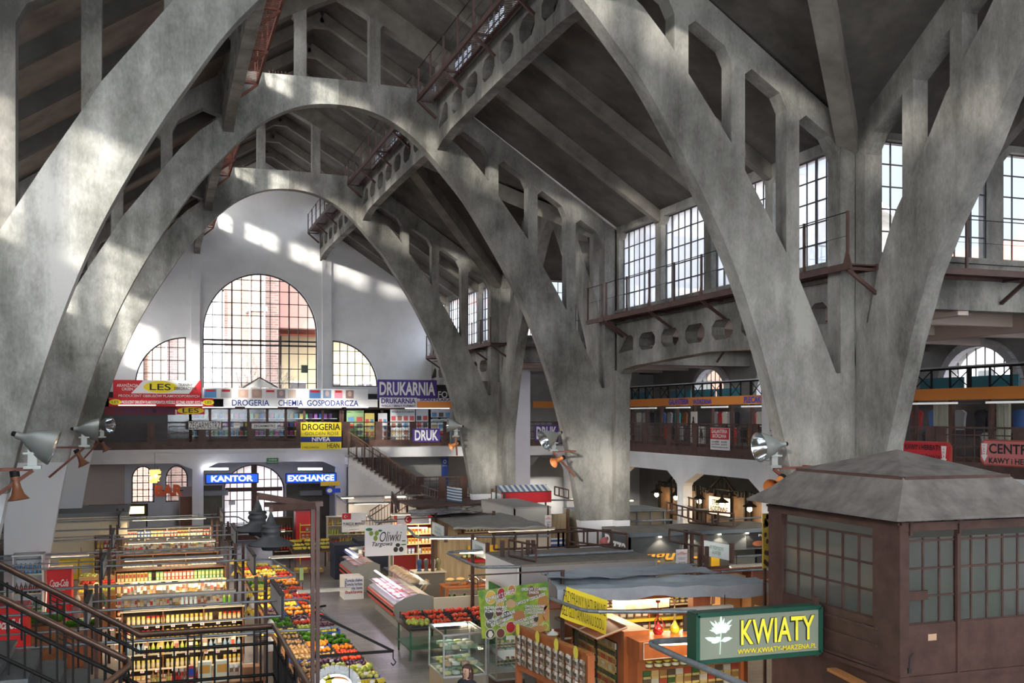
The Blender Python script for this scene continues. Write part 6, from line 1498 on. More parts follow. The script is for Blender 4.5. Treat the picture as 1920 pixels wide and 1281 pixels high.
# ================================================================= BANNERS AND HANGING SIGNS (right of the aisle)
r, f = board('hanging_banner', 'white olive stall banner with green and black olives over the aisle stalls', 'banner', pY(684,1044,34.3), pY(763,983,34.3), .02, mW)
W_, H_ = (f(1,0)-f(0,0)).length, (f(0,1)-f(0,0)).length
text('Oliwki', r, f(.61,.62), W_*.52, H_*.33, mK, bold=.0, slant=.35, depth=.012); text('Targowa', r, f(.41,.37), W_*.48, H_*.18, mK, bold=.01, slant=.35, depth=.012)
og, ob_ = colm((.22,.32,.04)), colm((.02,.02,.02))
for (a, b, mt, sx, sy, n) in ((.15,.74,og,.05,.08,'green_olive'),(.28,.74,og,.05,.08,'green_olive'),(.25,.58,og,.05,.09,'green_olive'),(.73,.19,ob_,.055,.085,'black_olive'),(.86,.19,ob_,.055,.085,'black_olive'),(.78,.33,ob_,.055,.06,'black_olive'),(.10,.87,mG,.08,.05,'olive_leaf'),(.36,.82,mG,.05,.035,'olive_leaf'),(.92,.34,mG,.07,.02,'olive_leaf'),(.92,.46,mG,.05,.02,'olive_leaf')): ellipse(r, f(a,b), W_*sx, H_*sy, mt, d=.012, name=n)
r, f = board('hanging_banner', 'white TURECKI MARKET banner with small red flag, left of the olive banner', 'banner', pY(641,998,40.5), pY(687,961,40.5), .02, mW, lines=[('TURECKI MARKET', .5, .42, .92, .14, mK, .02), ('HALA TARGOWA', .5, .31, .4, .05, mK, 0), ('ZAPRASZAMY', .5, .12, .4, .035, mK, 0)])
W_, H_ = (f(1,0)-f(0,0)).length, (f(0,1)-f(0,0)).length
patch(r, f, .19, .82, .36, .32, mR, W_, H_, name='red_flag'); ellipse(r, f(.15,.82), .06, .06, mW, d=.014, name='crescent'); ellipse(r, f(.17,.82), .05, .05, mR, d=.02, name='crescent_cut'); ellipse(r, f(.22,.82), .02, .02, mW, d=.02, name='star')
r, f = board('hanging_banner', 'white strip with round red Turkish emblem behind the olive banner', 'banner', pY(745,983,37.5), pY(802,965,37.5), .03, mW)
ellipse(r, f(.35,.5), .14, .14, mR, d=.012, name='round_emblem'); ellipse(r, f(.33,.5), .08, .08, mW, d=.02, name='crescent'); ellipse(r, f(.36,.5), .065, .065, mR, d=.026, name='crescent_cut')
m = MB(); m.tube([(6.5,34.35,2.95),(9.6,34.35,3.0)], .012); tag(m.build('banner_line', M['black']), 'thin dark line carrying the olive banner', 'wire')
# hand-lettered box
r, f = board('lettered_box', 'white floor box lettered with Turkish goods beside the fish counter', 'box', pY(645,1127,36.3), pY(682,1082,36.3), .9, mW)
for k, (s, mt) in enumerate((('Turecka chałwa',mN),('Turecka herbata',mN),('Turecka kawa',mN),('Baklawa',colm((.35,.01,.02))))):
    text(s, r, f(.5,.88-.17*k), .6, .11, mt, bold=.02, depth=.012)
# ================================================================= REFRIGERATED COUNTER (curved glass)
def fish_counter(label, x0, x1, y0, y1, n_items, groupn, tops=True):
    r = thing('refrigerated_counter', label, 'counter', ((x0+x1)/2,(y0+y1)/2,0))
    L = y1-y0
    body = [(x0+.25,0),(x1,0),(x1,.95),(x0+.55,.95),(x0+.05,.80),(x0,.62),(x0+.12,.40),(x0+.25,.18)]
    m = MB(); m.slab([(a,y1,b) for a, b in body], (0,1,0), L); wparent(m.build('body', colm((.30,.30,.29),.4)), r)
    m = MB(); m.slab([(a,y0,b) for a, b in [(x0+.1,.42),(x1,.5),(x1,1.0),(x0+.8,1.12),(x0+.3,1.0),(x0,.82),(x0+.02,.62)]], (0,1,0), .06); wparent(m.build('end_panel', colm((.25,.26,.25),.35)), r)
    m = MB(); m.box(x0-.005,x0+.03,y0+.1,y1,.66,.74); m.bar((x0+.04,y0+.1,.50),(x0+.04,y1,.50),.07,.08); wparent(m.build('red_stripe', colm((.55,.08,.06))), r)
    m = MB(); m.bar((x0+.0,y0+.1,.60),(x0+.0,y1,.60),.05,.05); wparent(m.build('bumper', M['black']), r)
    gp = [(x0+.02,.84),(x0+.0,1.02),(x0+.12,1.22),(x0+.36,1.34),(x0+.62,1.36)]
    m = MB()
    for a, b in zip(gp, gp[1:]): m.quad((a[0],y0+.06,a[1]),(a[0],y1,a[1]),(b[0],y1,b[1]),(b[0],y0+.06,b[1]))
    wparent(m.build('curved_glass', glass_mat('counter_glass', (.95,.97,1), .14)), r)
    m = MB(); m.box(x0+.55,x1-.05,y0+.06,y1,1.34,1.37); wparent(m.build('glass_top', glass_mat('counter_top_glass', (.85,.92,.95), .3)), r)
    m = MB(); m.box(x0+.2,x0+.27,y0+.1,y1-.1,1.27,1.30); wparent(m.build('light_strip', plain('cool_strip', (.9,.8,1), .5, emit=2.5, ecol=(.9,.75,1))), r)
    fm = []
    for c in ((.55,.35,.40),(.5,.42,.5),(.62,.55,.6),(.5,.15,.12),(.6,.5,.35)):
        def mk(c=c):
            q = MB(); q.ball(0,0,.03,.14,.045,.03,8,5); q.add([(-.12,0,.03),(-.2,-.04,.03),(-.2,.04,.03)],[(0,1,2)]); return q.mesh('wrapped_fish', colm(c,.25))
        fm.append(lib(('fish',c), mk))
    k = 0; ny = int(L/.16)
    for i in range(ny):
        for j in range(3):
            put('cold_food_portion', fm[random.randrange(5)], (x0+.25+j*.27, y0+.2+i*.16, .96-.0*j), 'wrapped cold food portion inside the %s' % groupn, 'food portion', 'food portions in the '+groupn, rz=random.uniform(-.3,.3))
    return r
fish_counter('long refrigerated counter with curved glass and red stripes at the aisle', 6.72, 7.95, 30.4, 34.4, 0, 'long curved glass counter')
fish_counter('shorter refrigerated counter with red stripe farther up the aisle', 6.75, 7.8, 37.6, 40.2, 0, 'shorter far counter')
lgt = bpy.data.lights.new('counter_light', 'AREA'); lgt.shape = 'RECTANGLE'; lgt.size = 3.6; lgt.size_y = .08; lgt.energy = 20; lgt.color = (.92,.8,1)
lo = bpy.data.objects.new('counter_light', lgt); C.objects.link(lo); lo.location = (6.98,32.4,1.255); lo.rotation_euler = (0,0,math.pi/2)
# bread baskets in a row on the counter
bm = MB(); bm.ball(0,0,.07,.19,.14,.09,12,7); bmesh_ = bm.mesh('bread', [colm((.50,.30,.13),.6)])
bag = MB(); bag.lathe([(.17,0),(.20,.03),(.19,.09),(.12,.15),(.05,.17)], n=12); bagm = bag.mesh('wrapped_loaf', [colm((.55,.40,.24),.2)])
for i in range(8): put('wrapped_loaf', bagm, (7.45, 30.9+i*.38, 1.37), 'round wrapped loaf in the row on top of the long glass counter', 'loaf', 'wrapped loaves on the glass counter')
for i in range(6): put('bottle', bottle_mesh(*[BC[k] for k in (2,0,1,3,2,0)][i][:2], .26, .08, (.6,.5,.4)), (7.3+.11*i, 38.1+.1*(i%2), 1.37), 'small bottle standing on the far short counter', 'bottle', 'bottles on the far short counter')
# dark cloth covered tables
for i, (x0,x1,y0,y1,h) in enumerate(((6.7,7.6,40.9,42.1,1.35),(7.7,8.9,41.2,42.6,1.45))):
    m = MB(); P = [(x0,y0),(x1,y0),(x1,y1),(x0,y1)]; m.box(x0,x1,y0,y1,0,h); m.box(x0-.03,x1+.03,y0-.03,y1+.03,h-.35,h+.01)
    tag(m.build('cloth_covered_table', colm((.015,.02,.045),.9)), 'table draped in dark navy cloth beside the far counter, %s' % ['left','right'][i], 'table')
# far left of aisle-right: fruit shelf, red cooler
r = cooler('drinks_cooler', 'tall red cooler with open yellow rack beside the exchange door', 5.95, 6.95, 47.0, .8, 2.15, redf, redf)
unit('shelf_unit', 'dark shelf of cola bottles left of the tall red cooler', 5.0, 5.85, 47.3, .5, 1.9, [.4,.85,1.3], wood_d, 0)
for lv in (.4,.85,1.3): shelf_row('bottle', 5.05, 5.8, 47.4, lv, ('dark cola bottle on the %s shelf left of the tall red cooler' % {.4:'lowest',.85:'middle',1.3:'upper'}[lv], 'cola bottles, %s shelf' % {.4:'lowest',.85:'middle',1.3:'upper'}[lv]), .12, pal=[BC[3]], hscale=1.1)
r = thing('wire_rack', 'yellow wire snack rack in front of the tall red cooler', 'rack', (6.25,45.6,0)); m = MB()
for z in (.5,.8,1.1,1.4,1.7): m.box(5.95,6.55,45.4,45.8,z,z+.02)
for x in (5.95,6.55): m.bar((x,45.6,0),(x,45.6,1.8),.04)
wparent(m.build('wire_frame', colm((.65,.5,.02))), r)
for z in (.52,.82,1.12,1.42): shelf_row('packet', 5.98, 6.5, 45.5, z, ('snack packet in the yellow wire rack','packets in the yellow rack'), .13)
r = thing('display_table', 'sloping fruit table below the TURECKI MARKET banner', 'table', (6.1,44.0,0)); m = MB(); m.slab([(5.3,42.8,.8),(7.0,42.8,.95),(7.0,44.8,1.15),(5.3,44.8,1.0)], (0,-.2,1), .04); wparent(m.build('table_top', wood_m), r)
for x in (5.4,6.9):
    for y in (42.9,44.7): m = MB(); m.bar((x,y,0),(x,y,.8),.05); wparent(m.build('leg', BM), r)
for i in range(3):
    for j in range(3): crate(5.6+j*.56, 43.1+i*.62, .87+i*.08, ['banana','lemon','banana','lemon','banana','pear','banana','lemon','banana'][i*3+j], BLK, '%s row of the sloping table, %s' % (['front','middle','back'][i], ['left','centre','right'][j]), nx=5, ny=3)
for i in range(2): crate(5.6+i*.6, 42.6, .1+.0*i, ['banana','lemon'][i], WDN, 'on the floor under the sloping table, %s' % ['left','right'][i], nx=4, ny=3)
# shelving behind the Turkish stalls
unit('shelf_unit', 'tall shelving of oils and teas under the round red emblem', 9.0, 11.1, 40.8, .4, 2.5, [.9,1.3,1.7,2.1], mCr, 1, back=colm((.45,.03,.03)))
for lv in (.9,1.3,1.7,2.1): shelf_row('carton', 9.05, 11.05, 40.9, lv, ('food carton on the %s shelf under the round red emblem' % {.9:'lowest',1.3:'second',1.7:'third',2.1:'top'}[lv], 'cartons under the red emblem, %s shelf' % {.9:'lowest',1.3:'second',1.7:'third',2.1:'top'}[lv]), .14, hscale=1.2)
unit('shelf_unit', 'low white drinks shelf behind the TURECKI MARKET banner', 7.2, 9.0, 46.0, .4, 2.0, [.8,1.2,1.6], mCr, 1)
for lv in (.8,1.2,1.6): shelf_row('bottle', 7.25, 8.95, 46.1, lv, ('drink bottle on the %s level behind the TURECKI banner' % {.8:'lowest',1.2:'middle',1.6:'top'}[lv], 'bottles behind the TURECKI banner, %s' % {.8:'lowest',1.2:'middle',1.6:'top'}[lv]), .12)
# white partitions, red post, chair, juicer
m = MB(); m.box(7.9,10.6,30.1,30.2,0,1.0); m.box(10.7,13.0,30.1,30.2,0,1.0); m.box(10.58,10.72,30.0,30.25,0,1.2,1)
tag(m.build('low_partition', [mCr, wood_d]), 'low cream partition behind the tomato crates', 'partition')
r = thing('folding_chair', 'tan folding chair behind the long glass counter', 'chair', (8.35,33.9,0)); m = MB(); m.box(8.1,8.55,33.7,34.1,.44,.48); wparent(m.build('seat', cardb), r)
m = MB(); m.slab([(8.55,33.7,.65),(8.55,34.1,.65),(8.67,34.1,.95),(8.67,33.7,.95)], (1,0,-.3), .03); wparent(m.build('backrest', cardb), r)
for x0, x1 in ((8.1,8.55),(8.65,8.05)):
    for y in (33.72,34.08): m = MB(); m.bar((x0,y,.9 if x0 > 8.6 else .45),(x1,y,0),.03); wparent(m.build('leg', steel), r)
m = MB(); m.box(8.6,9.65,35.3,36.0,0,.95); m.box(8.55,9.7,35.25,36.05,.95,.99,1); tag(m.build('work_table', [colm((.12,.11,.10)), mCr]), 'dark work table with pale top behind the folding chair', 'table')
for i, (x, c) in enumerate(((8.8,(.03,.08,.2)),(9.05,(.12,.12,.12)),(9.3,(.35,.35,.35)),(9.5,(.2,.18,.08)))):
    m = MB(); m.lathe([(.10,0),(.07,.05),(.07,.2),(.09,.24),(.09,.38),(.04,.42)], x, 35.6, .99, 14); tag(m.build('juice_machine', colm(c,.3)), 'kitchen appliance on the dark work table, %s from the left' % ['first','second','third','fourth'][i], 'appliance')
# plank-walled deli
pw = noisy('weathered_planks', [(.28,.21,.13),(.45,.36,.24)], 3, .8, stretch=(4,4,.3))
r = thing('deli_back_wall', 'weathered plank back wall of the deli with bottle shelves', 'stall wall', (12.6,37.0,0)); m = MB(); m.box(9.75,15.0,37.0,37.1,0,2.7); wparent(m.build('planks', pw), r)
m = MB()
for x in (9.75,12.0,13.4,15.0): m.bar((x,36.95,0),(x,36.95,2.9),.1)
m.bar((10.6,36.95,2.1),(15,36.95,2.1),.06); wparent(m.build('posts_and_shelf', wood_d), r)
for i in range(6): m = MB(); m.box(10.7+i*.5,11.1+i*.5,36.6,36.95,1.2+.0*i,1.23); wparent(m.build('wall_shelf', wood_d), r)
unit('shelf_unit', 'high shelf of oil jars above the deli planks', 10.7, 13.3, 36.5, .3, 2.62, [2.2], wood_d, 1, foot=2.15)
shelf_row('jar', 10.75, 13.25, 36.6, 2.2, ('oil jar on the high shelf above the deli planks','oil jars above the deli'), .13, pal=[JC[0],JC[2],JC[4]])
shelf_row('jar', 10.7, 12.9, 36.7, 1.23, ('pickle jar on the deli wall shelf','pickle jars on the deli wall'), .16, pal=[JC[4],JC[1]])
r = thing('deli_table', 'orange wooden deli table with glass domes', 'table', (10.2,32.9,0)); m = MB(); m.box(8.9,11.6,32.4,33.3,.85,.9); wparent(m.build('table_top', wood_o), r); m = MB(); m.box(8.95,11.55,32.5,33.2,.35,.38); wparent(m.build('shelf', wood_o), r)
for x in (8.95,11.5):
    for y in (32.45,33.2): m = MB(); m.bar((x,y,0),(x,y,.85),.08); wparent(m.build('leg', wood_o), r)
dome = glass_mat('dome_glass', (.9,.85,.75), .3)
for i, x in enumerate((9.95, 10.45, 10.85)):
    r = thing('glass_dome', 'glass food dome on a wooden board, %s on the deli table' % ['left','centre','right'][i], 'food dome', (x,32.8,.9)); m = MB(); m.lathe([(.26,0),(.26,.03)], x,32.8+.15*(i%2),.9,18); wparent(m.build('board', wood_o), r)
    m = MB(); m.lathe([(.24,.03),(.24,.1),(.17,.2),(.06,.26),(.02,.28)], x,32.8+.15*(i%2),.9,18); wparent(m.build('dome', dome), r); m = MB(); m.ball(x,32.8+.15*(i%2),.99,.15,.15,.06); wparent(m.build('cheese', colm((.6,.42,.2))), r)
for i, x in enumerate((9.15,9.5)): m = MB(); m.lathe([(.07,0),(.02,.03),(.02,.12),(.2,.13),(.2,.15)], x,32.8,.9,16); m.ball(x,32.8,1.09,.15,.15,.06,mi=1); tag(m.build('cake_stand', [steel, colm((.6,.4,.15))]), 'cake stand with pastries at the left of the deli table, %s' % ['outer','inner'][i], 'cake stand')
shelf_row('bottle', 9.0, 9.7, 32.7, .38, ('small green bottle on the lower shelf of the deli table','green bottles under the deli table'), .16, pal=[((.02,.12,.04),(.6,.6,.6),(.6,.6,.55))])
shelf_row('packet', 9.8, 11.4, 32.7, .38, ('dark packed tray on the lower shelf of the deli table','packed trays under the deli table'), .25, pal=[((.08,.07,.06),(.4,.35,.3))])
r, f = board('flag', 'Spanish flag hanging on the deli wall, red and yellow', 'flag', (10.95,36.8,1.05), (12.1,36.8,1.65), .02, colm((.70,.42,.02)))
patch(r, f, .5, .2, 1, .4, mR, 1.2, .7); ellipse(r, f(.35,.68), .12, .1, colm((.5,.15,.08)), name='crest')
r, f = board('flag', 'blue and white striped flag on the plank wall', 'flag', (13.6,36.8,1.3), (14.8,36.8,1.8), .02, mW)
for k in range(3): patch(r, f, .5, .15+.33*k, 1, .15, colm((.03,.1,.4)), 1.25, .55, name='stripe')
patch(r, f, .15, .75, .3, .5, colm((.03,.1,.4)), 1.25, .55, d=.009, name='canton')
for k in range(9): put('festive_ball', fruit_mesh('festive_ball', (.6,.04,.03) if k % 3 else (.6,.45,.1), .05), (11.0+.12*(k%2), 32.2, .6+.17*k), 'small %s ball hanging in the string beside the deli table' % ('red' if k % 3 else 'yellow'), 'ball', 'string of balls by the deli table, %s' % ('red' if k % 3 else 'yellow'))
# ================================================================= CANOPIES AND FLAT-ROOFED BOOTHS
def cloth(name, label, corners, mat, sag=.12, n=18, m_=10, hang=0, seed=1, t=.012):
    rr = random.Random(seed); A, B, Cc, D = [Vector(c) for c in corners]; ph = [rr.uniform(0,6.28) for _ in range(6)]
    P = []
    for j in range(m_+1):
        for i in range(n+1):
            u, v = i/n, j/m_; p = (A*(1-u)+B*u)*(1-v)+(D*(1-u)+Cc*u)*v
            z = -sag*4*(u*(1-u))*(.4+.6*v*(1-v)*4)+.014*math.sin(u*9+ph[0]+v*3)+.018*math.sin(v*11+ph[1])+.012*math.sin(u*31+v*5)+.015*math.sin(u*23+v*17+ph[2])
            P.append((p.x,p.y,p.z+z))
    m = MB(); k = len(P); fs = []
    for j in range(m_):
        for i in range(n): a = j*(n+1)+i; fs.append((a,a+1,a+n+2,a+n+1))
    m.add(P, fs, 0, True); m.add([(x,y,z-t) for x,y,z in P], [f_[::-1] for f_ in fs], 0, True)
    if hang:
        Q = [Vector(P[i]) for i in range(n+1)]
        m.add(Q+[q+Vector((0,-.03*math.sin(i*1.7),-hang*(.8+.1*math.sin(i*1.3+ph[3])+.1*math.sin(i*.5)))) for i, q in enumerate(Q)], [(i,n+1+i,n+2+i,i+1) for i in range(n)], 0, True)
    return tag(m.build(name, mat), label, 'canopy')
gcl = noisy('grey_canvas', [(.26,.25,.235),(.34,.33,.31)], 3, .9, bump=.3); bcl = noisy('blue_grey_canvas', [(.27,.31,.35),(.36,.40,.44)], 2, .85, bump=.3)
def Q(x, y, z): return atZ(x, y, z)
cloth('canvas_canopy', 'sagging grey canvas canopy over the deli stall', [Q(850,989,2.75),Q(1025,986,2.75),Q(948,960,2.75),Q(797,962,2.75)], gcl, .05, hang=.08, seed=2)
cloth('canvas_canopy', 'pale blue canvas canopy in front of the grey booth, farther sheet', [Q(1030,1085,2.9),Q(1352,1072,2.75),Q(1280,1057,2.75),Q(1012,1072,2.9)], bcl, .04, seed=3)
cloth('canvas_canopy', 'rumpled blue grey canvas canopy over the spice shop, nearer sheet', [Q(1045,1103,2.7),Q(1443,1092,2.7),Q(1360,1076,2.75),Q(1030,1086,2.75)], bcl, .05, hang=.32, seed=5)
def striped(name, label, x0,x1,y,z0,z1,c1,c2,vert=True,dep=.7):
    r = thing(name, label, 'awning', ((x0+x1)/2,y,z0)); m = MB(); n = 18
    for i in range(n):
        a, b = x0+(x1-x0)*i/n, x0+(x1-x0)*(i+1)/n; m.quad((a,y+dep,z1),(b,y+dep,z1),(b,y,z1-.25),(a,y,z1-.25),i%2); m.quad((a,y,z1-.25),(b,y,z1-.25),(b,y,z0),(a,y,z0),2)
    wparent(m.build('fabric', [colm(c1), colm(c2), colm(c2 if not vert else (.45,.01,.02))]), r); m = MB(); m.bar((x0,y,z1-.25),(x1,y,z1-.25),.04); m.bar((x0,y+dep,z1),(x0,y+dep,0),.06); m.bar((x1,y+dep,z1),(x1,y+dep,0),.06); wparent(m.build('frame', BM), r); return r
a = pY(940,940,41.5); b = pY(1034,917,41.5); striped('awning', 'red curtained awning with blue and white striped top behind the middle pillar', a.x, b.x, 41.5, a.z-.1, b.z+.15, (.10,.16,.28), (.6,.6,.6))
m = MB(); m.box(a.x,b.x,43.2,43.3,0,a.z); m.box(b.x-.7,b.x-.2,42,43,0,1.6,1); tag(m.build('stall_back_board', [wood_o, colm((.12,.05,.05))]), 'reddish wooden back of the stall under the red awning', 'board')
for k, (x, w_, c) in enumerate(((-1.4,.8,(.6,.02,.02)),(-.7,.5,(.6,.55,.4)),(-.2,.4,(.1,.3,.05)))): m = MB(); m.box(b.x+x-.6,b.x+x-.6+w_,42.3,42.7,2.0,2.3); m.box(b.x+x-.6,b.x+x-.6+w_,42.3,42.7,0,1.98,1); tag(m.build('goods_box', [colm(c), wood_o]), 'box on a shelf under the red awning, %s' % ['red','cream','green'][k], 'box')
r = thing('striped_cloth', 'blue and white striped cloth draped over the stall by the far pillar', 'cloth', pY(858,940,42.5)); m = MB(); a = pY(838,938,42.3); b = pY(866,911,42.3)
for i in range(10):
    z0 = a.z+(b.z-a.z)*i/10; z1 = a.z+(b.z-a.z)*(i+1)/10; n = 8
    for j in range(n): 
        xa = a.x+(b.x-a.x)*j/n; xb = a.x+(b.x-a.x)*(j+1)/n; f1 = lambda x: .08*math.sin((x-a.x)*5); m.quad((xa,42.3+f1(xa),z0-.12*math.sin((xa-a.x)*2)),(xb,42.3+f1(xb),z0-.12*math.sin((xb-a.x)*2)),(xb,42.3+f1(xb),z1-.12*math.sin((xb-a.x)*2)),(xa,42.3+f1(xa),z1-.12*math.sin((xa-a.x)*2)), i%2)
wparent(m.build('fabric', [colm((.06,.12,.22)), colm((.6,.62,.62))]), r); m = MB(); m.bar((a.x,42.35,b.z),(b.x,42.35,b.z),.05); m.bar((a.x,42.4,0),(a.x,42.4,b.z),.06); m.bar((b.x,42.4,0),(b.x,42.4,b.z),.06); wparent(m.build('frame', BM), r)
cloth('plastic_sheet', 'black plastic sheet lying over the stall roof by the far pillar', [Q(770,968,2.9),Q(905,958,2.9),Q(900,948,2.9),Q(765,955,2.9)], plain('black_plastic', (.02,.02,.025), .15), .03, seed=8)
tag(MB().box(10.0,13.5,41.5,44.5,2.7,2.8).build('stall_roof', BM), 'flat dark stall roof carrying the black plastic sheet', 'roof')
for x in (10.1,13.4):
    tag(MB().bar((x,43,0),(x,43,2.7),.08).build('roof_post', BM), 'dark post holding the flat stall roof by the far pillar, %s' % ('left' if x < 11 else 'right'), 'post')
def booth(label, x0, x1, y0, y1, h, wall, roofmat, drop=.5, cat='booth'):
    r = thing('flat_roofed_booth', label, cat, ((x0+x1)/2,(y0+y1)/2,0)); m = MB(); m.box(x0,x1,y0,y1,h,h+.06); wparent(m.build('roof', roofmat), r)
    m = MB(); m.box(x0+.02,x1-.02,y0+.02,y0+.08,h-drop,h); m.box(x0+.02,x0+.08,y0+.02,y1-.02,h-drop if drop > 1 else 0,h); m.box(x1-.08,x1-.02,y0,y1,0,h); m.box(x0,x1,y1-.08,y1-.02,0,h); wparent(m.build('wall_panel', wall), r)
    return r
dustroof = noisy('dusty_booth_roof', [(.17,.155,.14),(.25,.23,.21)], 3, .9)
# grey booth in the middle
bx0, bx1, by0, by1 = 8.75, 12.7, 24.9, 27.6
r = booth('grey walled booth with flat dusty roof and brown roof railing, centre right', bx0, bx1, by0, by1, 2.6, colm((.30,.30,.315)), dustroof, 2.6)
m = MB(); m.box(bx0-.03,bx0+.02,by0,by1,0,2.62); m.box(bx0-.035,bx0-.02,by0+.9,by1-.3,.3,1.9,1); wparent(m.build('side_panel', [mW, colm((.04,.22,.04))]), r)
m = MB()
for k in range(9): m.bar((bx0-.06,by0+1.1+k*.07,.3),(bx0-.06,by0+1.1+k*.07,1.85),.035)
wparent(m.build('curtain', colm((.35,.3,.22))), r)
def roof_rail(label, pts, h=.42, base=2.72, n=3, gz=.0):
    r = thing('lattice_rail', label, 'railing', pts[0]); m = MB(); L_ = [Vector(p) for p in pts]
    for q in (0, h): m.tube([p+Vector((0,0,q)) for p in L_], .03, 4)
    for a, b in zip(L_, L_[1:]):
        k = max(1, int((b-a).length/.55))
        for i in range(k+1): p = a+(b-a)*(i/k); m.bar(p, p+Vector((0,0,h)), .045)
    wparent(m.build('bars', BM), r); return r
roof_rail('brown lattice rail on the grey booth roof, front run', [(bx0+.25,by0+1.5,2.7),(bx0+.55,by0+.2,2.7)]); roof_rail('brown lattice rail along the back of the grey booth roof', [(bx0+.25,by1+.1,2.7),(bx0+2.2,by1+.1,2.7),(bx0+2.35,by1+.1,2.7),(bx1-.1,by1+.1,2.7)])
roof_rail('brown lattice rail at the right end of the grey booth roof', [(bx1-1.1,by1+.8,2.75),(bx1-.25,by1-1.3,2.75)])
m = MB(); m.tube([(bx0+.6,by0+.9,2.75),(bx1-.3,by0+.9,2.75)], .04); m.tube([(bx0+.6,by0+1.3,2.7),(bx1-.6,by0+1.4,2.7)], .02); tag(m.build('roof_pipe', galv), 'galvanised pipes lying on the grey booth roof', 'pipe')
m = MB(); m.bar((bx0+.1,by0+1.6,0),(bx0+.1,by0+1.6,3.1),.1); tag(m.build('stall_post', BM), 'single brown post at the corner of the grey booth', 'post')
# pizza booth
px0, px1, py0, py1 = 13.75, 19.3, 28.9, 30.95
dkp = colm((.07,.075,.08)); r = booth('dark grey pizza booth with lit fascia below the middle pillar', px0, px1, py0, py1, 2.8, dkp, dustroof, .62)
m = MB(); m.box(px0-.05,px1+.05,py0-.12,py0,2.74,2.86); wparent(m.build('gutter', colm((.1,.12,.14))), r)
text('Pizza', r, (px0-.01, (py0+py1)/2-.1, 2.42), 1.6, .5, mW, '-X', .02, depth=.02)
m = MB(); m.lathe([(.02,0),(.14,.02),(.2,.1),(.12,.22),(.02,.26)], px0-.03, py1-.35, 2.3, 12); wparent(m.build('ice_cream_emblem', colm((.5,.15,.15))), r)
m = MB(); m.box(px0+.5,px1-.4,py0+1.1,py0+1.15,1.0,2.2); wparent(m.build('inner_board', colm((.10,.10,.09))), r)
text('Ragut C', r, (15.7,py0+1.08,1.95), 2.6, .5, colm((.55,.30,.05)), bold=.02, slant=.3, depth=.02)
m = MB(); m.box(px0+.4,px0+.95,py0+1.0,py0+1.05,1.0,2.15); m.box(17.2,17.5,py0+1.0,py0+1.05,1.0,2.15); wparent(m.build('yellow_panel', colm((.6,.38,.02))), r)
for i, x in enumerate((14.8,15.9,16.9,17.9)):
    m = MB(); m.cyl((x,py0-.03,2.76),(x,py0-.03,2.70),.05); o = wparent(m.build('downlight', plain('downlight_%d' % i, (1,.9,.7), .5, emit=14, ecol=(1,.85,.6))), r)
    l = bpy.data.lights.new('downlight', 'SPOT'); l.energy = 22; l.spot_size = math.radians(110); l.color = (1,.85,.62); l.shadow_soft_size = .05; lo = bpy.data.objects.new('downlight_glow', l); C.objects.link(lo); lo.location = (x,py0-.12,2.69); wparent(lo, r)
m = MB(); m.box(13.8,17.2,py0+.1,py0+.6,0,.95); tag(m.build('serving_counter', mCr), 'pale serving counter of the pizza booth', 'counter')
cup = MB(); cup.lathe([(.03,0),(.045,.09)], n=10); cupm = cup.mesh('cup', mW)
for i in range(22): put('cup', cupm, (14.0+.1*(i%11), py0+.25+.12*(i//11), .95), 'white cup on the pizza booth counter', 'cup', 'white cups on the pizza counter')
r2, f2 = board('printed_board', 'dark board with tomato print at the right of the pizza booth', 'board', (17.9,py0-.02,2.25), (19.3,py0-.02,2.72), .03, mK, lines=[('Pizzeria', .5, .8, .4, .15, mW, .0)])
ellipse(r2, f2(.3,.25), .22, .09, colm((.22,.07,.03)), name='printed_pizza'); ellipse(r2, f2(.8,.55), .13, .14, mR, name='printed_tomato')
roof_rail('brown lattice rail on the pizza booth roof', [(16.9,30.9,2.9),(17.6,29.2,2.9)])
# booths behind: metal framed and plain
r = booth('metal framed box booth behind the pizza booth roof', 15.4, 19.0, 36.6, 38.5, 2.75, colm((.22,.205,.17)), colm((.2,.23,.25)), 1.3)
m = MB()
for k in range(7): x = 15.45+k*.58; m.bar((x,36.55,1.45),(x,36.55,2.75),.06)
m.bar((15.4,36.55,2.72),(19,36.55,2.78),.08); m.bar((15.4,36.5,2.1),(19,36.5,2.14),.05); wparent(m.build('steel_frame', colm((.16,.19,.21))), r)
r = booth('plain pale booth with flat top left of the middle pillar foot', 12.6, 14.1, 36.4, 40.5, 3.0, colm((.42,.41,.39)), colm((.3,.29,.27)), 3.0)
r2, f2 = board('notice', 'white LOKAL DO WYNAJECIA notice with red heading on the plain pale booth', 'notice', pY(1022,988,35.9), pY(1034,966,35.9), .02, mW, lines=[('LOKAL\nDO WYNAJĘCIA', .5, .75, .8, .25, mR, .02), ('kontakt', .5, .4, .6, .1, mN, 0), ('71 000 00', .5, .15, .6, .1, mN, 0)])
m = MB(); q = pY(1028,966,35.92); m.bar(q, q+Vector((0,0,.35)), .02); m.bar((q.x,35.95,0),(q.x,35.95,q.z+.35),.05); tag(m.build('notice_post', BM), 'thin post carrying the white notice by the pale booth', 'post')
r2, f2 = board('notice', 'white LOKAL DO WYNAJECIA notice hung under the near lattice rail', 'notice', pY(1268,1059,24.0), pY(1289,1030,24.0), .02, mW, lines=[('LOKAL\nDO WYNAJĘCIA', .5, .75, .85, .22, mR, .02), ('powierzchnia\nhandlowa', .5, .4, .7, .16, mN, 0), ('tel. 71 000', .5, .12, .6, .08, mK, 0)])
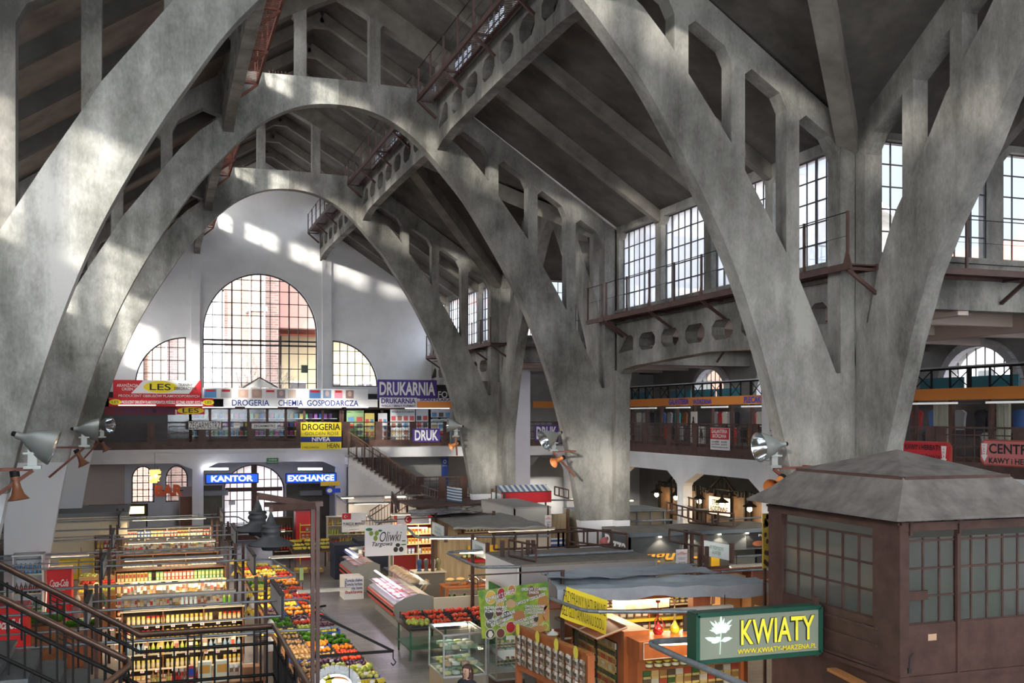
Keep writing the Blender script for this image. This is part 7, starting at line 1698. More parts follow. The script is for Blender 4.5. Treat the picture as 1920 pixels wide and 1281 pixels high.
# name plate boards on bracket arms
def plate(label, pa, pb, za, zb_, txt, lattice=True):
    """white name board seen at an angle; runs along Y at constant X"""
    a, b = Vector(pa), Vector(pb); r = thing('name_board', label, 'sign', (a+b)/2); m = MB(); m.bar((a.x,a.y,(za+zb_)/2),(b.x,b.y,(za+zb_)/2),.06,abs(zb_-za)); wparent(m.build('panel', colm((.62,.68,.70))), r)
    m = MB(); m.bar((b.x,b.y,za-.06),(b.x,b.y,zb_+.06),.1); wparent(m.build('end_bar', BM), r); m = MB(); m.bar((a.x,a.y,0),(a.x,a.y,zb_+.15),.09); wparent(m.build('post', BM), r)
    d = (b-a).normalized(); text(txt, r, ((a.x+b.x)/2,(a.y+b.y)/2,(za+zb_)/2), (b-a).length*.5, abs(zb_-za)*.55, colm((.1,.25,.2)), depth=.04, basis=(d*1.0, Vector((0,0,1)), Vector((d.y,-d.x,0)) if d.y < 0 else Vector((-1,0,0))))
    return r
def plate_px(label, x0, y0, x1, y1, zt, hgt, txt):
    a = atZ(x0,y0,zt); b = atZ(x1,y1,zt); plate(label, (a.x,a.y,0), (b.x,b.y,0), zt-hgt, zt, txt)
plate_px('white name board on bracket beside the olive banner', 811, 978, 836, 990, 2.75, .42, 'STOISKO\nBAŁKAN')
plate_px('white name board above the lit frame at the grey booth', 886, 1012, 914, 1022, 2.75, .42, 'OLIWKI\nSERY')
plate_px('white name board beside the middle pillar foot', 923, 923, 945, 928, 3.15, .42, 'MIĘSO\nWĘDLINY')
plate_px('white name board in front of the pizza booth roof', 1141, 972, 1176, 980, 2.95, .45, 'PIZZA\nKAWA\nLODY')
plate_px('white name board near the kiosk, left of the drawer cabinet', 1320, 1013, 1372, 1023, 2.95, .42, 'ART. PRZEMYSŁOWE\nGALANTERIA')
roof_rail('brown lattice arm left of the near white notice', [atZ(1355-100,1015,2.75), atZ(1315,1025,2.75)], .35)
roof_rail('brown lattice arm over the metal framed booth', [atZ(1275,945,2.9), atZ(1310,955,2.9)], .35); roof_rail('brown lattice arm over the pizza booth roof, middle', [atZ(1250,960,2.9), atZ(1335,985,2.9)], .35)
roof_rail('brown lattice arm left of the middle pillar, over the stairs foot', [atZ(790,925,3.0), atZ(822,938,3.0)], .35); roof_rail('brown lattice arm under the far gallery stair', [atZ(735,938,3.0), atZ(748,958,3.0)], .35); roof_rail('brown lattice arm at the red awning', [atZ(1040,928,3.1), atZ(1066,935,3.1)], .35)
for i, (x, y, d_) in enumerate(((1286,1000,0),(1297,1002,0),(1312,1030,0),(1325,1032,0),(990,1020,0),(1000,1020,0),(735,935,0),(742,935,0))):
    q = atZ(x,y,3.0); tag(MB().bar((q.x,q.y,0),(q.x,q.y,3.1),.09).build('stall_post', BM), 'brown stall post, %s' % ['left one beside the near white notice','second beside the near white notice','left one at the name board near the kiosk','right one at the name board near the kiosk','left one behind the grey booth','right one behind the grey booth','left one under the far stair','right one under the far stair'][i], 'post')
# ---- lamp frames right of the aisle
def H(l, pts, tubes, z=2.62, r=.04): 
    hoop(l, [atZ(x,y,z) for x, y in pts], r, [(atZ(a[0],a[1],z-.07), atZ(b[0],b[1],z-.07)) for a, b in tubes])
H('lamp frame with glowing tube under the deli canopy', [(758,985),(781,1008),(1030,1005)], [((806,1010),(892,1010))])
H('lamp frame with glowing tube left of the grey booth', [(905,1032),(836,1036),(897,1064),(975,1063)], [((862,1037),(906,1037))])
H('lamp frame over the spice banner and yellow banner', [(1032,1122),(1100,1147),(1306,1147)], [])
H('near lamp frame curving past the KWIATY sign', [(1306,1199),(1212,1204),(1262,1228),(1420,1295)], [((1235,1208),(1302,1206))], 2.5, .055)
H('lamp frame with glowing tubes under the far stair', [(625,925),(650,944),(820,941)], [((665,945),(728,944)),((752,942),(816,940))])
H('upper lamp frame with glowing tube by the far stair', [(640,932),(810,928)], [((640,934),(663,934)),((722,933),(760,932))], 2.7)
H('lamp frame with glowing tubes crossing in front of the middle pillar', [(945,938),(1075,938)], [((980,939),(1034,938)),((1055,938),(1075,937))])
H('lamp frame above the olive stall beside the round emblem', [(690,968),(705,980),(775,975)], [((763,990),(801,990))], 2.55)
H('grey tube frame over the pizza booth', [(1165,978),(1260,975)], [((1165,940),(1187,939))], 2.85)
H('long grey tube over the metal framed booth', [(1165,960),(1330,955)], [], 2.95, .03); H('long grey tube right of the metal framed booth', [(1330,975),(1432,970)], [], 2.95, .03)
H('grey tube left of the kiosk, upper', [(1362,1045),(1440,1041)], [], 2.6, .035); H('grey tube left of the kiosk, lower', [(1352,1072),(1440,1068)], [], 2.6, .03)
H('grey tube under the near white notice', [(1245,1060),(1325,1058)], [], 2.6, .03)

# ================================================================= TOMATO STAND, DISPLAY FRIDGES
r = thing('display_table', 'green metal stand holding crates of tomatoes and mushrooms', 'table', (7.6,27.2,0)); m = MB(); m.box(6.3,9.6,26.6,28.1,.78,.81); wparent(m.build('table_top', BM), r)
for x in (6.35,7.3,8.4,9.5):
    for y in (26.65,28.05): m = MB(); m.bar((x,y,0),(x,y,.78),.045); wparent(m.build('leg', colm((.02,.10,.06))), r)
m = MB(); m.box(6.3,9.6,26.6,28.1,.3,.32); wparent(m.build('lower_shelf', colm((.02,.10,.06))), r)
for i in range(5):
    for j in range(3): crate(6.62+i*.62, 26.85+j*.44, .82+.05*j, 'tomato' if (i+j) % 4 else ('mango' if i == 0 else 'pepper'), BLK, '%s row of the green stand, %s from the left' % (['front','middle','back'][j], ['first','second','third','fourth','fifth'][i]), nx=5, ny=3)
def glass_case(name, label, x0,x1,y0,y1,h,lvls,basem,zb=.35,lit=True):
    r = thing(name, label, 'display case', ((x0+x1)/2,(y0+y1)/2,0)); m = MB(); m.box(x0,x1,y0,y1,0,zb)
    for k in range(4): m.box(x0-.005,x1,y0-.008,y0,.05+k*.07,.09+k*.07,1)
    wparent(m.build('base', [basem, M['darkgrey']]), r)
    m = MB()
    for x in (x0,x1):
        for y in (y0,y1): m.bar((x,y,zb),(x,y,h),.035)
    for a, b in (((x0,y0),(x1,y0)),((x1,y0),(x1,y1)),((x1,y1),(x0,y1)),((x0,y1),(x0,y0))): m.bar((*a,h),(*b,h),.04); m.bar((*a,zb),(*b,zb),.04)
    wparent(m.build('frame', steel), r)
    m = MB(); m.quad((x0,y0,zb),(x1,y0,zb),(x1,y0,h),(x0,y0,h)); m.quad((x0,y0,zb),(x0,y1,zb),(x0,y1,h),(x0,y0,h)); m.quad((x0,y0,h),(x1,y0,h),(x1,y1,h),(x0,y1,h)); m.quad((x1,y0,zb),(x1,y1,zb),(x1,y1,h),(x1,y0,h)); wparent(m.build('pane', glass_mat('case_glass_'+name, (.88,.97,.95), .12)), r)
    for z in lvls: m = MB(); m.box(x0+.03,x1-.03,y0+.03,y1-.03,z-.012,z); wparent(m.build('glass_shelf', glass_mat('shelf_glass_'+name, (.75,.9,.88), .2)), r)
    if lit:
        l = bpy.data.lights.new('case_light', 'AREA'); l.shape = 'RECTANGLE'; l.size = (x1-x0)*.8; l.size_y = .1; l.energy = 14; l.color = (.9,1,.95); lo = bpy.data.objects.new('case_light', l); C.objects.link(lo); lo.location = ((x0+x1)/2,y1-.1,h-.04); wparent(lo, r)
        m = MB(); m.bar((x0+.1,y1-.06,h-.03),(x1-.1,y1-.06,h-.03),.03); wparent(m.build('light_strip', plain('case_strip', (.9,1,.95), .5, emit=6)), r)
    return r
glass_case('glass_display_fridge', 'lit glass display fridge with cakes at the aisle corner', 6.15,7.15,22.6,23.9,1.5,[.75,1.12],colm((.26,.22,.17)),.55)
cake = MB(); cake.lathe([(.10,0),(.10,.06),(.02,.08)], n=12); ck = [cake.mesh('cake', colm(c)) for c in ((.6,.5,.35),(.4,.2,.1),(.65,.62,.55),(.5,.45,.15),(.25,.35,.2))]
for z in (.56,.76,1.13):
    for i in range(4):
        for j in range(3): put('cake', ck[random.randrange(5)], (6.3+.21*i, 22.85+.3*j, z), 'small cake on the %s shelf of the lit display fridge' % {.56:'lowest',.76:'middle',1.13:'top'}[z], 'cake', 'cakes in the lit fridge, %s shelf' % {.56:'lowest',.76:'middle',1.13:'top'}[z])
glass_case('glass_shelf_case', 'tall glass case of small jars behind the display fridge', 7.5,8.2,22.9,23.5,2.15,[.6,1.0,1.4,1.8],wood_m,.3,False)
for z in (.6,1.0,1.4,1.8): shelf_row('jar', 7.55, 8.15, 23.1, z, ('little jar on the %s shelf of the tall glass case' % {.6:'lowest',1.0:'second',1.4:'third',1.8:'top'}[z], 'jars in the tall glass case, %s shelf' % {.6:'lowest',1.0:'second',1.4:'third',1.8:'top'}[z]), .1, hscale=.75, pal=[((.55,.5,.4),(.6,.6,.6)),JC[3],JC[2]]); shelf_row('jar', 7.6, 8.1, 23.3, z, ('little jar on the %s shelf of the tall glass case' % {.6:'lowest',1.0:'second',1.4:'third',1.8:'top'}[z], 'jars in the tall glass case, %s shelf' % {.6:'lowest',1.0:'second',1.4:'third',1.8:'top'}[z]), .12, hscale=.9)
m = MB(); m.box(7.55,7.95,23.0,23.35,2.17,2.38); tag(m.build('crate', colm((.02,.06,.35))), 'blue plastic crate on top of the tall glass case', 'crate')
# ================================================================= SPICE SHOP (bottom right of centre)
unit('shelf_unit', 'open orange wood shelf with bags beside the tall glass case', 8.3, 9.0, 21.9, .5, 2.1, [.5,.95,1.4], wood_o, 0, back=mCr)
for lv in (.5,.95,1.4): shelf_row('packet', 8.35, 8.95, 22.0, lv, ('clear packed bag on the %s open orange shelf' % {.5:'lowest',.95:'middle',1.4:'top'}[lv], 'bags on the open orange shelf, %s' % {.5:'lowest',.95:'middle',1.4:'top'}[lv]), .17, pal=[PC[0],((.3,.25,.2),(.5,.4,.3)),((.35,.05,.03),(.6,.5,.4))])
# diagonal packet rack
pa, pb = Q(944,1182,1.75), Q(1038,1250,1.75); pa = Vector((7.35,20.9,0)); pb = Vector((7.75,18.0,0))
def rackp(t, z, o=0): d = (pb-pa); nrm = Vector((d.y,-d.x,0)).normalized(); nrm = nrm if nrm.x < 0 else -nrm; p = pa+d*t; return Vector((p.x,p.y,z))+nrm*o
r = thing('packet_rack', 'orange wood rack thick with hanging foil packets, pointing at the camera', 'rack', (pa+pb)/2)
m = MB(); m.slab([rackp(0,1.1),rackp(1,1.1),rackp(1,1.92),rackp(0,1.92)], (1,.1,0), .05); wparent(m.build('back_board', wood_o), r)
m = MB(); m.bar(rackp(0,1.95),rackp(1,1.95),.16,.05); m.bar(rackp(0,0),rackp(0,1.95),.12); m.bar(rackp(1,0),rackp(1,1.95),.14); m.bar(rackp(0,1.1),rackp(1,1.1),.1); wparent(m.build('frame', wood_o), r)
ang = math.atan2(pb.y-pa.y, pb.x-pa.x)
for lvl in range(3):
    for i in range(22):
        p = rackp((i+.5)/22, 1.62-.22*lvl, .06+.03*(i%2)); put('foil_packet', packet_mesh((.5,.48,.45) if i % 3 else (.25,.2,.15), (.12,.08,.05), .11, .2), p, 'shiny foil packet hanging on the diagonal rack, %s row' % ['upper','middle','lower'][lvl], 'foil packet', 'foil packets on the diagonal rack, %s row' % ['upper','middle','lower'][lvl], rz=ang)
yt = MB(); yt.lathe([(.001,0),(.09,.001),(.09,.008),(.001,.009)], n=9); ytm = yt.mesh('yellow_price_card', colm((.7,.62,.08)))
for i, t in enumerate((.05,.35,.62,.88)):
    m = MB(); p = rackp(t,1.93,.10); n_ = 10; m.add([p+Vector((math.cos(ang),math.sin(ang),0))*(.10*math.cos(6.283*k/n_)*(1 if k%2 else .9))+Vector((0,0,.13*math.sin(6.283*k/n_))) for k in range(n_)], [tuple(range(n_))]); tag(m.build('price_card', colm((.7,.62,.08))), 'yellow star price card on the diagonal rack, %s' % ['farthest','third from the front','second from the front','nearest'][i], 'price card')
# big jars
for i, (x, y) in enumerate(((8.05,20.7),(8.05,20.2),(8.15,19.6),(7.2,17.8))):
    r = thing('big_glass_jar', 'big glass jar of dried goods, %s' % ['tallest behind the diagonal rack','second behind the diagonal rack','third behind the diagonal rack','at the near foot of the diagonal rack'][i], 'jar', (x,y,1.35 if i == 0 else .9)); z = 1.35 if i == 0 else .95
    m = MB(); m.lathe([(.12,0),(.15,.03),(.15,.3),(.10,.4),(.12,.42)], x,y,z,16); wparent(m.build('body', colm([(.18,.14,.05),(.06,.05,.04),(.2,.12,.05),(.5,.28,.05)][i],.15)), r)
    m = MB(); m.lathe([(.12,.42),(.10,.47),(.03,.5),(.03,.54)], x,y,z,16); wparent(m.build('lid', colm((.5,.52,.5),.1)), r); m = MB(); m.box(x-.155,x-.15,y-.05,y+.05,z+.1,z+.3); wparent(m.build('yellow_label', mY), r)
    tag(MB().box(x-.18,x+.18,y-.22,y+.22,0,z).build('pedestal', wood_o), 'orange wood stand under a big glass jar, %s' % ['tallest one','behind the rack, middle','behind the rack, nearer','near foot of the rack'][i], 'stand')
# diagonal tall cabinet with orange tops (3 doors) and drawers of spices facing left
ca, cb = Vector((9.35,23.9,0)), Vector((9.45,19.9,0))
r = thing('spice_cabinet', 'tall orange veneer spice cabinet with hinged top flaps, running away from the camera', 'cabinet', (9.7,21.9,0))
m = MB(); m.box(9.35,9.95,19.9,24.2,0,1.9); wparent(m.build('carcass', wood_o), r)
for k in range(4):
    y0 = 19.95+k*1.0; m = MB(); m.slab([(8.75,y0,1.78),(8.75,y0+.96,1.78),(9.45,y0+.96,1.98),(9.45,y0,1.98)], (-.27,0,.96), .03); o = wparent(m.build('flap', wood_o), r)
    m = MB(); m.tube([(8.98,y0+.38,1.85),(8.96,y0+.4,1.89),(8.96,y0+.55,1.89),(8.98,y0+.57,1.85)], .008, 6); wparent(m.build('handle', steel), o)
    m = MB(); 
    for a, b in (((8.75,y0),(8.75,y0+.96)),((8.75,y0),(9.45,y0)),((9.45,y0),(9.45,y0+.96))): m.bar((a[0],a[1],1.79 if a[0] < 9 else 1.99),(b[0],b[1],1.79 if b[0] < 9 else 1.99),.012,.03)
    wparent(m.build('edge_trim', colm((.55,.45,.35))), o)
m = MB(); m.box(9.32,9.36,20.2,23.6,.2,1.6); wparent(m.build('spice_bins', colm((.05,.045,.04),.2)), r)
bins = MB(); bins.box(-.006,.0,-.085,.085,.0,.12); bins.box(-.02,-.006,-.08,.08,-.035,.0,1); 
bcs = [(.10,.07,.04),(.30,.16,.05),(.45,.30,.12),(.05,.10,.03),(.35,.06,.03),(.5,.45,.35)]; bmx = []
for c in bcs: q = MB(); q.box(-.03,.0,-.085,.085,0,.13); q.box(-.045,-.03,-.08,.08,-.035,.01,1); bmx.append(q.mesh('spice_bin', [colm(c,.3), colm((.5,.36,.12))]))
bmy = []
for c in bcs: q = MB(); q.box(-.085,.085,-.03,.0,0,.13); q.box(-.08,.08,-.045,-.03,-.035,.01,1); bmy.append(q.mesh('spice_bin', [colm(c,.3), colm((.5,.36,.12))]))
for k in range(8):
    for i in range(18): 
        if i in (5,11,12): continue
        put('spice_bin', bmx[(i*3+k*5) % 6], (9.32, 20.3+i*.185, .3+.165*k), 'small spice bin with orange label on the side of the tall spice cabinet', 'spice bin', 'spice bins on the tall cabinet side')
# front counter cabinet facing the camera
r = thing('spice_counter', 'orange veneer counter cabinet with two flap doors and spice bins, nearest the KWIATY sign', 'cabinet', (10.4,19.7,0))
m = MB(); m.box(9.45,11.9,19.45,20.1,0,1.42); m.box(9.42,11.95,19.3,20.15,1.42,1.8); wparent(m.build('carcass', wood_o), r)
for k, (a, b) in enumerate(((9.5,10.7),(10.74,11.92))):
    m = MB(); m.box(a,b,19.27,19.3,1.44,1.78); o = wparent(m.build('flap_door', wood_o), r); m = MB(); m.tube([((a+b)/2-.08,19.27,1.55),((a+b)/2-.06,19.23,1.55),((a+b)/2+.06,19.23,1.55),((a+b)/2+.08,19.27,1.55)], .008, 6); wparent(m.build('handle', steel), o)
    m = MB()
    for p, q in (((a,1.44),(b,1.44)),((b,1.44),(b,1.78)),((b,1.78),(a,1.78)),((a,1.78),(a,1.44))): m.bar((p[0],19.265,p[1]),(q[0],19.265,q[1]),.014)
    wparent(m.build('edge_trim', colm((.55,.5,.42))), o)
for k in range(6):
    for i in range(12): put('spice_bin', bmy[(i*5+k*3) % 6], (9.65+i*.19, 19.45, .2+.165*k), 'small spice bin with orange label on the counter front facing the camera', 'spice bin', 'spice bins on the counter front')
shelf_row('jar', 9.6, 11.8, 19.40, 1.22, ('squat yellow labelled jar on top of the spice bins','yellow labelled jars over the spice bins'), .2, pal=[((.12,.08,.03),(.6,.5,.05)),((.3,.05,.03),(.6,.5,.05)),((.05,.12,.04),(.6,.5,.05))])
# back shelves of the spice shop
unit('shelf_unit', 'back wall of orange shelves with yellow edged bins in the spice shop', 10.3, 14.2, 23.2, .4, 2.3, [.5,.8,1.1,1.4,1.75], wood_o, 2, back=wood_m)
for lv in (.5,.8,1.1,1.4): 
    m = MB(); m.box(10.4,14.1,23.1,23.2,lv-.02,lv+.05); tag(m.build('yellow_edge_strip', colm((.45,.36,.02))), 'yellow edge strip on the back shelves of the spice shop, %s' % {.5:'lowest',.8:'second',1.1:'third',1.4:'top'}[lv], 'edge strip'); shelf_row('packet', 10.4, 14.1, 23.3, lv+.02, ('dark spice bag on the %s back shelf of the spice shop' % {.5:'lowest',.8:'second',1.1:'third',1.4:'fourth'}[lv], 'spice bags, %s back shelf' % {.5:'lowest',.8:'second',1.1:'third',1.4:'fourth'}[lv]), .2, pal=[((.10,.09,.08),(.4,.38,.35)),((.2,.12,.06),(.5,.45,.4))])
shelf_row('jar', 10.4, 14.1, 23.3, 1.75, ('jar with yellow label on the top back shelf of the spice shop','jars on the top back shelf'), .16, pal=[((.10,.06,.03),(.65,.55,.05)),((.05,.05,.05),(.6,.6,.6))])
m = MB(); m.box(11.55,12.0,20.9,21.15,0,2.62); m.box(9.9,14.6,20.95,21.1,2.35,2.62); tag(m.build('wooden_portal', wood_o), 'thick orange veneer pillar and beam under the near blue canopy', 'frame')
for i, (a, b) in enumerate(((10.0,11.5),(12.05,12.7))):
    m = MB(); n = 10
    for j in range(n): xa = a+(b-a)*j/n; xb = a+(b-a)*(j+1)/n; m.quad((xa,21.9+.03*math.sin(j*2.1),1.95),(xb,21.9+.03*math.sin((j+1)*2.1),1.95),(xb,21.9+.02*math.sin((j+1)*1.1),2.5),(xa,21.9+.02*math.sin(j*1.1),2.5))
    tag(m.build('cream_curtain', plain('cream_cloth_%d' % i, (.62,.50,.36), .9)), 'lit cream cloth hung behind the spice shop beam, %s of the pillar' % ('left' if not i else 'right'), 'curtain')
for i, (x, y, w_, d_, h, z) in enumerate(((12.9,22.0,.55,.4,.45,1.75),(13.0,22.0,.6,.4,.35,2.22),(13.5,21.6,.6,.5,.5,1.75),(14.1,21.4,.7,.5,.3,1.75),(13.4,21.0,.35,.3,.25,1.75),(14.4,20.7,.6,.4,.28,1.75))):
    m = MB(); m.box(x,x+w_,y,y+d_,z,z+h); m.slab([(x,y,z+h),(x+w_,y,z+h),(x+w_,y-.12,z+h+.1),(x,y-.12,z+h+.1)], (0,.5,.8), .01) if i in (2,3,4) else None
    tag(m.build('cardboard_box', cardb), 'cardboard box on the spice shop storage shelf, %s' % ['lower left one','upper left one','tall open one','wide open one with netting','small front one','rightmost one'][i], 'box')
tag(MB().box(12.7,15.4,20.6,22.5,1.68,1.75).box(12.75,12.85,20.7,22.4,0,1.68).box(15.2,15.3,20.7,22.4,0,1.68).build('storage_shelf', wood_o), 'high storage shelf carrying the cardboard boxes', 'shelf')
for i in range(3): tag(MB().box(14.9+.0*i,15.3,20.9+.42*i,21.3+.42*i,1.76,1.98).build('white_box', mW), 'white carton beside the cardboard boxes, %s' % ['nearest','middle','farthest'][i], 'box')
# water pipes (hookahs)
for i, (x, c) in enumerate(((10.15,(.4,.02,.02)),(10.55,(.5,.42,.03)))):
    r = thing('water_pipe', '%s glass water pipe standing on the spice counter' % ['red','yellow'][i], 'water pipe', (x,19.9,1.8)); m = MB(); m.lathe([(.08,0),(.11,.05),(.09,.14),(.035,.22),(.03,.26)], x,19.9,1.8,14); wparent(m.build('base', colm(c,.1)), r)
    m = MB(); m.lathe([(.02,.26),(.03,.3),(.015,.34),(.03,.4),(.015,.46),(.035,.5),(.012,.56),(.012,.66),(.05,.68),(.05,.72)], x,19.9,1.8,12); wparent(m.build('stem', colm((.5,.4,.2) if i else (.3,.05,.03),.2,metal=.6)), r)
    if not i: m = MB(); m.tube([(x,19.9,2.2),(x-.1,19.85,2.1),(x-.12,19.8,1.95),(x+.02,19.78,1.86),(x+.1,19.8,2.0),(x+.02,19.82,2.15)], .012); wparent(m.build('hose', colm((.4,.03,.02))), r)
tag(MB().box(10.8,11.4,19.95,20.0,1.8,2.15).cb(11.1,19.97,1.81,.2,.2,.02).build('monitor', mK), 'black monitor seen from behind on the spice counter', 'monitor')
# spices banner (printed food, tilted)
A_ = Q(897,1103,2.62); 
r = thing('hanging_banner', 'green printed spice banner covered with pictures of bowls, hung at a tilt', 'banner', pY(963,1200,21.5))
c00, c10, c11, c01 = pY(904,1198,21.5), pY(1031,1183,21.5), pY(1028,1091,21.5), pY(896,1108,21.5)
def fb(u, v, d=0): p = (c00*(1-u)+c10*u)*(1-v)+(c01*(1-u)+c11*u)*v; return p+Vector((0,-d,0))
m = MB(); m.add([fb(0,0),fb(1,0),fb(1,1),fb(0,1),fb(0,0)+Vector((0,.015,0)),fb(1,0)+Vector((0,.015,0)),fb(1,1)+Vector((0,.015,0)),fb(0,1)+Vector((0,.015,0))],[(0,1,2,3),(7,6,5,4),(0,4,5,1),(1,5,6,2),(2,6,7,3),(3,7,4,0)])
wparent(m.build('sheet', noisy('banner_green', [(.05,.16,.03),(.28,.38,.04),(.42,.48,.06)], 2.2, .6)), r)
tilt = math.atan2((c10-c00).z, (c10-c00).x)
def disc(u, v, rx, rz, col, nm='printed_bowl', d=.01, n=18, jag=0):
    c_ = fb(u,v,d); rr = random.Random(int(u*99+v*777)); m = MB(); m.add([(c_.x+rx*(1+jag*rr.uniform(-1,1))*math.cos(6.283*i/n), c_.y, c_.z+rz*(1+jag*rr.uniform(-1,1))*math.sin(6.283*i/n)) for i in range(n)], [tuple(range(n))]); wparent(m.build(nm, colm(col)), r)
for (u,v,rx,rz,cl) in ((.17,.83,.11,.14,(.6,.38,.05)),(.32,.88,.085,.12,(.35,.01,.02)),(.47,.93,.08,.1,(.38,.14,.04)),(.29,.68,.08,.09,(.5,.3,.05)),(.13,.5,.1,.12,(.04,.035,.03)),(.27,.52,.08,.11,(.12,.02,.02)),(.13,.3,.1,.11,(.10,.13,.04)),(.28,.33,.09,.1,(.2,.2,.06)),(.38,.42,.09,.1,(.03,.03,.03)),(.42,.17,.1,.12,(.4,.01,.02)),(.12,.08,.1,.1,(.03,.03,.03)),(.27,.07,.09,.1,(.12,.03,.02)),(.83,.27,.14,.14,(.4,.26,.08)),(.93,.1,.06,.07,(.3,.3,.03)),(.6,.1,.06,.08,(.35,.22,.08))):
    disc(u,v,rx+.015,rz+.015,(.55,.5,.4),'bowl_rim',.008); disc(u,v,rx,rz,cl,'printed_bowl',.012)
for (u,v,rx,rz,cl) in ((.44,.65,.13,.09,(.42,.27,.14)),(.78,.82,.16,.12,(.22,.09,.04)),(.92,.6,.12,.16,(.40,.18,.05)),(.95,.38,.08,.18,(.45,.22,.08)),(.55,.38,.14,.13,(.35,.14,.05)),(.80,.06,.2,.09,(.42,.2,.07)),(.12,.08,.06,.07,(.6,.58,.5)),(.90,.25,.04,.05,(.55,.2,.02)),(.80,.28,.06,.06,(.04,.04,.03)),(.74,.9,.09,.06,(.15,.06,.03)),(.97,.95,.05,.07,(.08,.2,.04)),(.04,.92,.06,.08,(.08,.22,.04)),(.5,.02,.1,.05,(.1,.3,.05))): disc(u,v,rx,rz,cl,'printed_nuts',.015,16,.22)
for s, u, v, w_, h_, a in (('PRZYPRAWY Z CAŁEGO\nŚWIATA',.30,.80,.60,.20,.24),('ORZECHY Z CAŁEGO\nŚWIATA',.78,.86,.52,.14,-.06),('PRZYPRAWY BEZ\nWZMACNIACZY',.22,.58,.46,.14,-.05),('OWOCE W CZEKOLADZIE',.73,.70,.62,.07,.25),('OWOCE SUSZONE\nKANDYZOWANE\nZ CAŁEGO ŚWIATA',.78,.48,.44,.20,-.06),('PRZYPRAWY NATURALNE\nBEZ GLUTAMINIANU\nSODU',.30,.33,.60,.26,.30),('OWOCE NATURALNIE\nSUSZONE BEZ\nDODATKU CUKRU',.65,.22,.52,.26,.22)):
    text(s, r, fb(u,v,.02), w_*1.15, h_*1.05, mK, bold=.045, rot=a+tilt*.5, depth=.006); text(s, r, fb(u,v,.02), w_*1.13, h_*1.0, mW, bold=.015, rot=a+tilt*.5, depth=.014)
m = MB(); 
for q in (c01, c11): m.bar(q, (q.x, q.y+.02, 2.98), .012)
m.bar((c01.x-.2,c01.y+.02,3.0),(c11.x+.4,c11.y+.02,3.0),.03); m.bar((c11.x+.35,c11.y+.02,0),(c11.x+.35,c11.y+.02,3.0),.07); wparent(m.build('hanging_rail', BM), r)
# yellow banner
r = thing('hanging_banner', 'yellow cloth banner about natural spices hung at an angle under the blue canopy', 'banner', pY(1095,1190,20.6))
k00, k10, k11, k01 = pY(1050,1157,20.9), pY(1137,1191,20.0), pY(1139,1126,20.0), pY(1062,1100,20.9)
def fy(u, v, d=0): p = (k00*(1-u)+k10*u)*(1-v)+(k01*(1-u)+k11*u)*v; nn = Vector((-(k10-k00).y*-1,-(k10-k00).x,0)).normalized(); nn = nn if nn.y < 0 else -nn; return p+nn*(d+.03*math.sin(u*7)*(1-v))
m = MB(); n = 14; P = [fy(i/n, j/4) for j in range(5) for i in range(n+1)]; m.add(P, [(j*(n+1)+i,j*(n+1)+i+1,(j+1)*(n+1)+i+1,(j+1)*(n+1)+i) for j in range(4) for i in range(n)], 0, True); wparent(m.build('cloth', colm((.80,.62,.03),.7)), r)
du = (k10-k00).normalized(); du2 = Vector((du.x,du.y,du.z)); 
text('PRZYPRAWY NATURALNE', r, fy(.5,.72,.05), (k10-k00).length*.9, .24, mK, basis=(du, Vector((0,0,1)), Vector((du.y,-du.x,0)).normalized()), bold=-.01)
text('BEZ GLUTAMINIANU SODU', r, fy(.5,.28,.05), (k10-k00).length*.9, .22, mK, basis=(du, Vector((0,0,1)), Vector((du.y,-du.x,0)).normalized()), bold=-.01)
# goods left of the kiosk: dark cabinets, clothing, gold poster
unit('shelf_unit', 'dark reddish cabinet with small goods left of the kiosk', 14.4, 17.4, 25.4, .5, 2.2, [.7,1.1,1.5], colm((.10,.03,.02)), 1)
for lv in (.7,1.1,1.5): shelf_row('carton', 14.5, 17.3, 25.5, lv, ('small boxed item on the %s shelf of the dark reddish cabinet' % {.7:'lowest',1.1:'middle',1.5:'top'}[lv], 'boxed items, %s shelf of the reddish cabinet' % {.7:'lowest',1.1:'middle',1.5:'top'}[lv]), .2, pal=[KC[0],KC[3],((.03,.03,.03),(.4,.4,.4)),((.05,.15,.3),(.6,.6,.6))])
sm_ = [garment(c, .22, .42) for c in ((.02,.02,.03),(.5,.05,.08),(.05,.2,.35),(.6,.6,.6),(.05,.05,.2))]
tag(MB().bar((13.3,22.9,1.95),(15.9,22.9,1.95),.03).bar((13.3,22.9,0),(13.3,22.9,1.95),.05).bar((15.9,22.9,0),(15.9,22.9,1.95),.05).build('clothes_rail', M['black']), 'clothes rail with socks and small garments left of the kiosk', 'rail')
for i in range(16): put('small_garment', sm_[i % 5], (13.4+i*.16, 22.9, 1.52), 'small garment hanging on the rail left of the kiosk', 'garment', 'small garments on the rail left of the kiosk', rz=math.pi/2)
r, f = board('poster_stand', 'tall yellow and brown printed panel at the left edge of the kiosk', 'poster', pY(1431,1066,17.4), pY(1442,963,17.4), .04, colm((.45,.30,.04)))
for k in range(14): disc2 = ellipse(r, f(random.uniform(.2,.8),random.uniform(.05,.95)), .03, .05, colm((.05,.03,.02)), name='printed_shape')
m = MB(); q = f(.5,0); m.bar((q.x,17.45,0),(q.x,17.45,q.z+1),.05); wparent(m.build('post', BM), r)
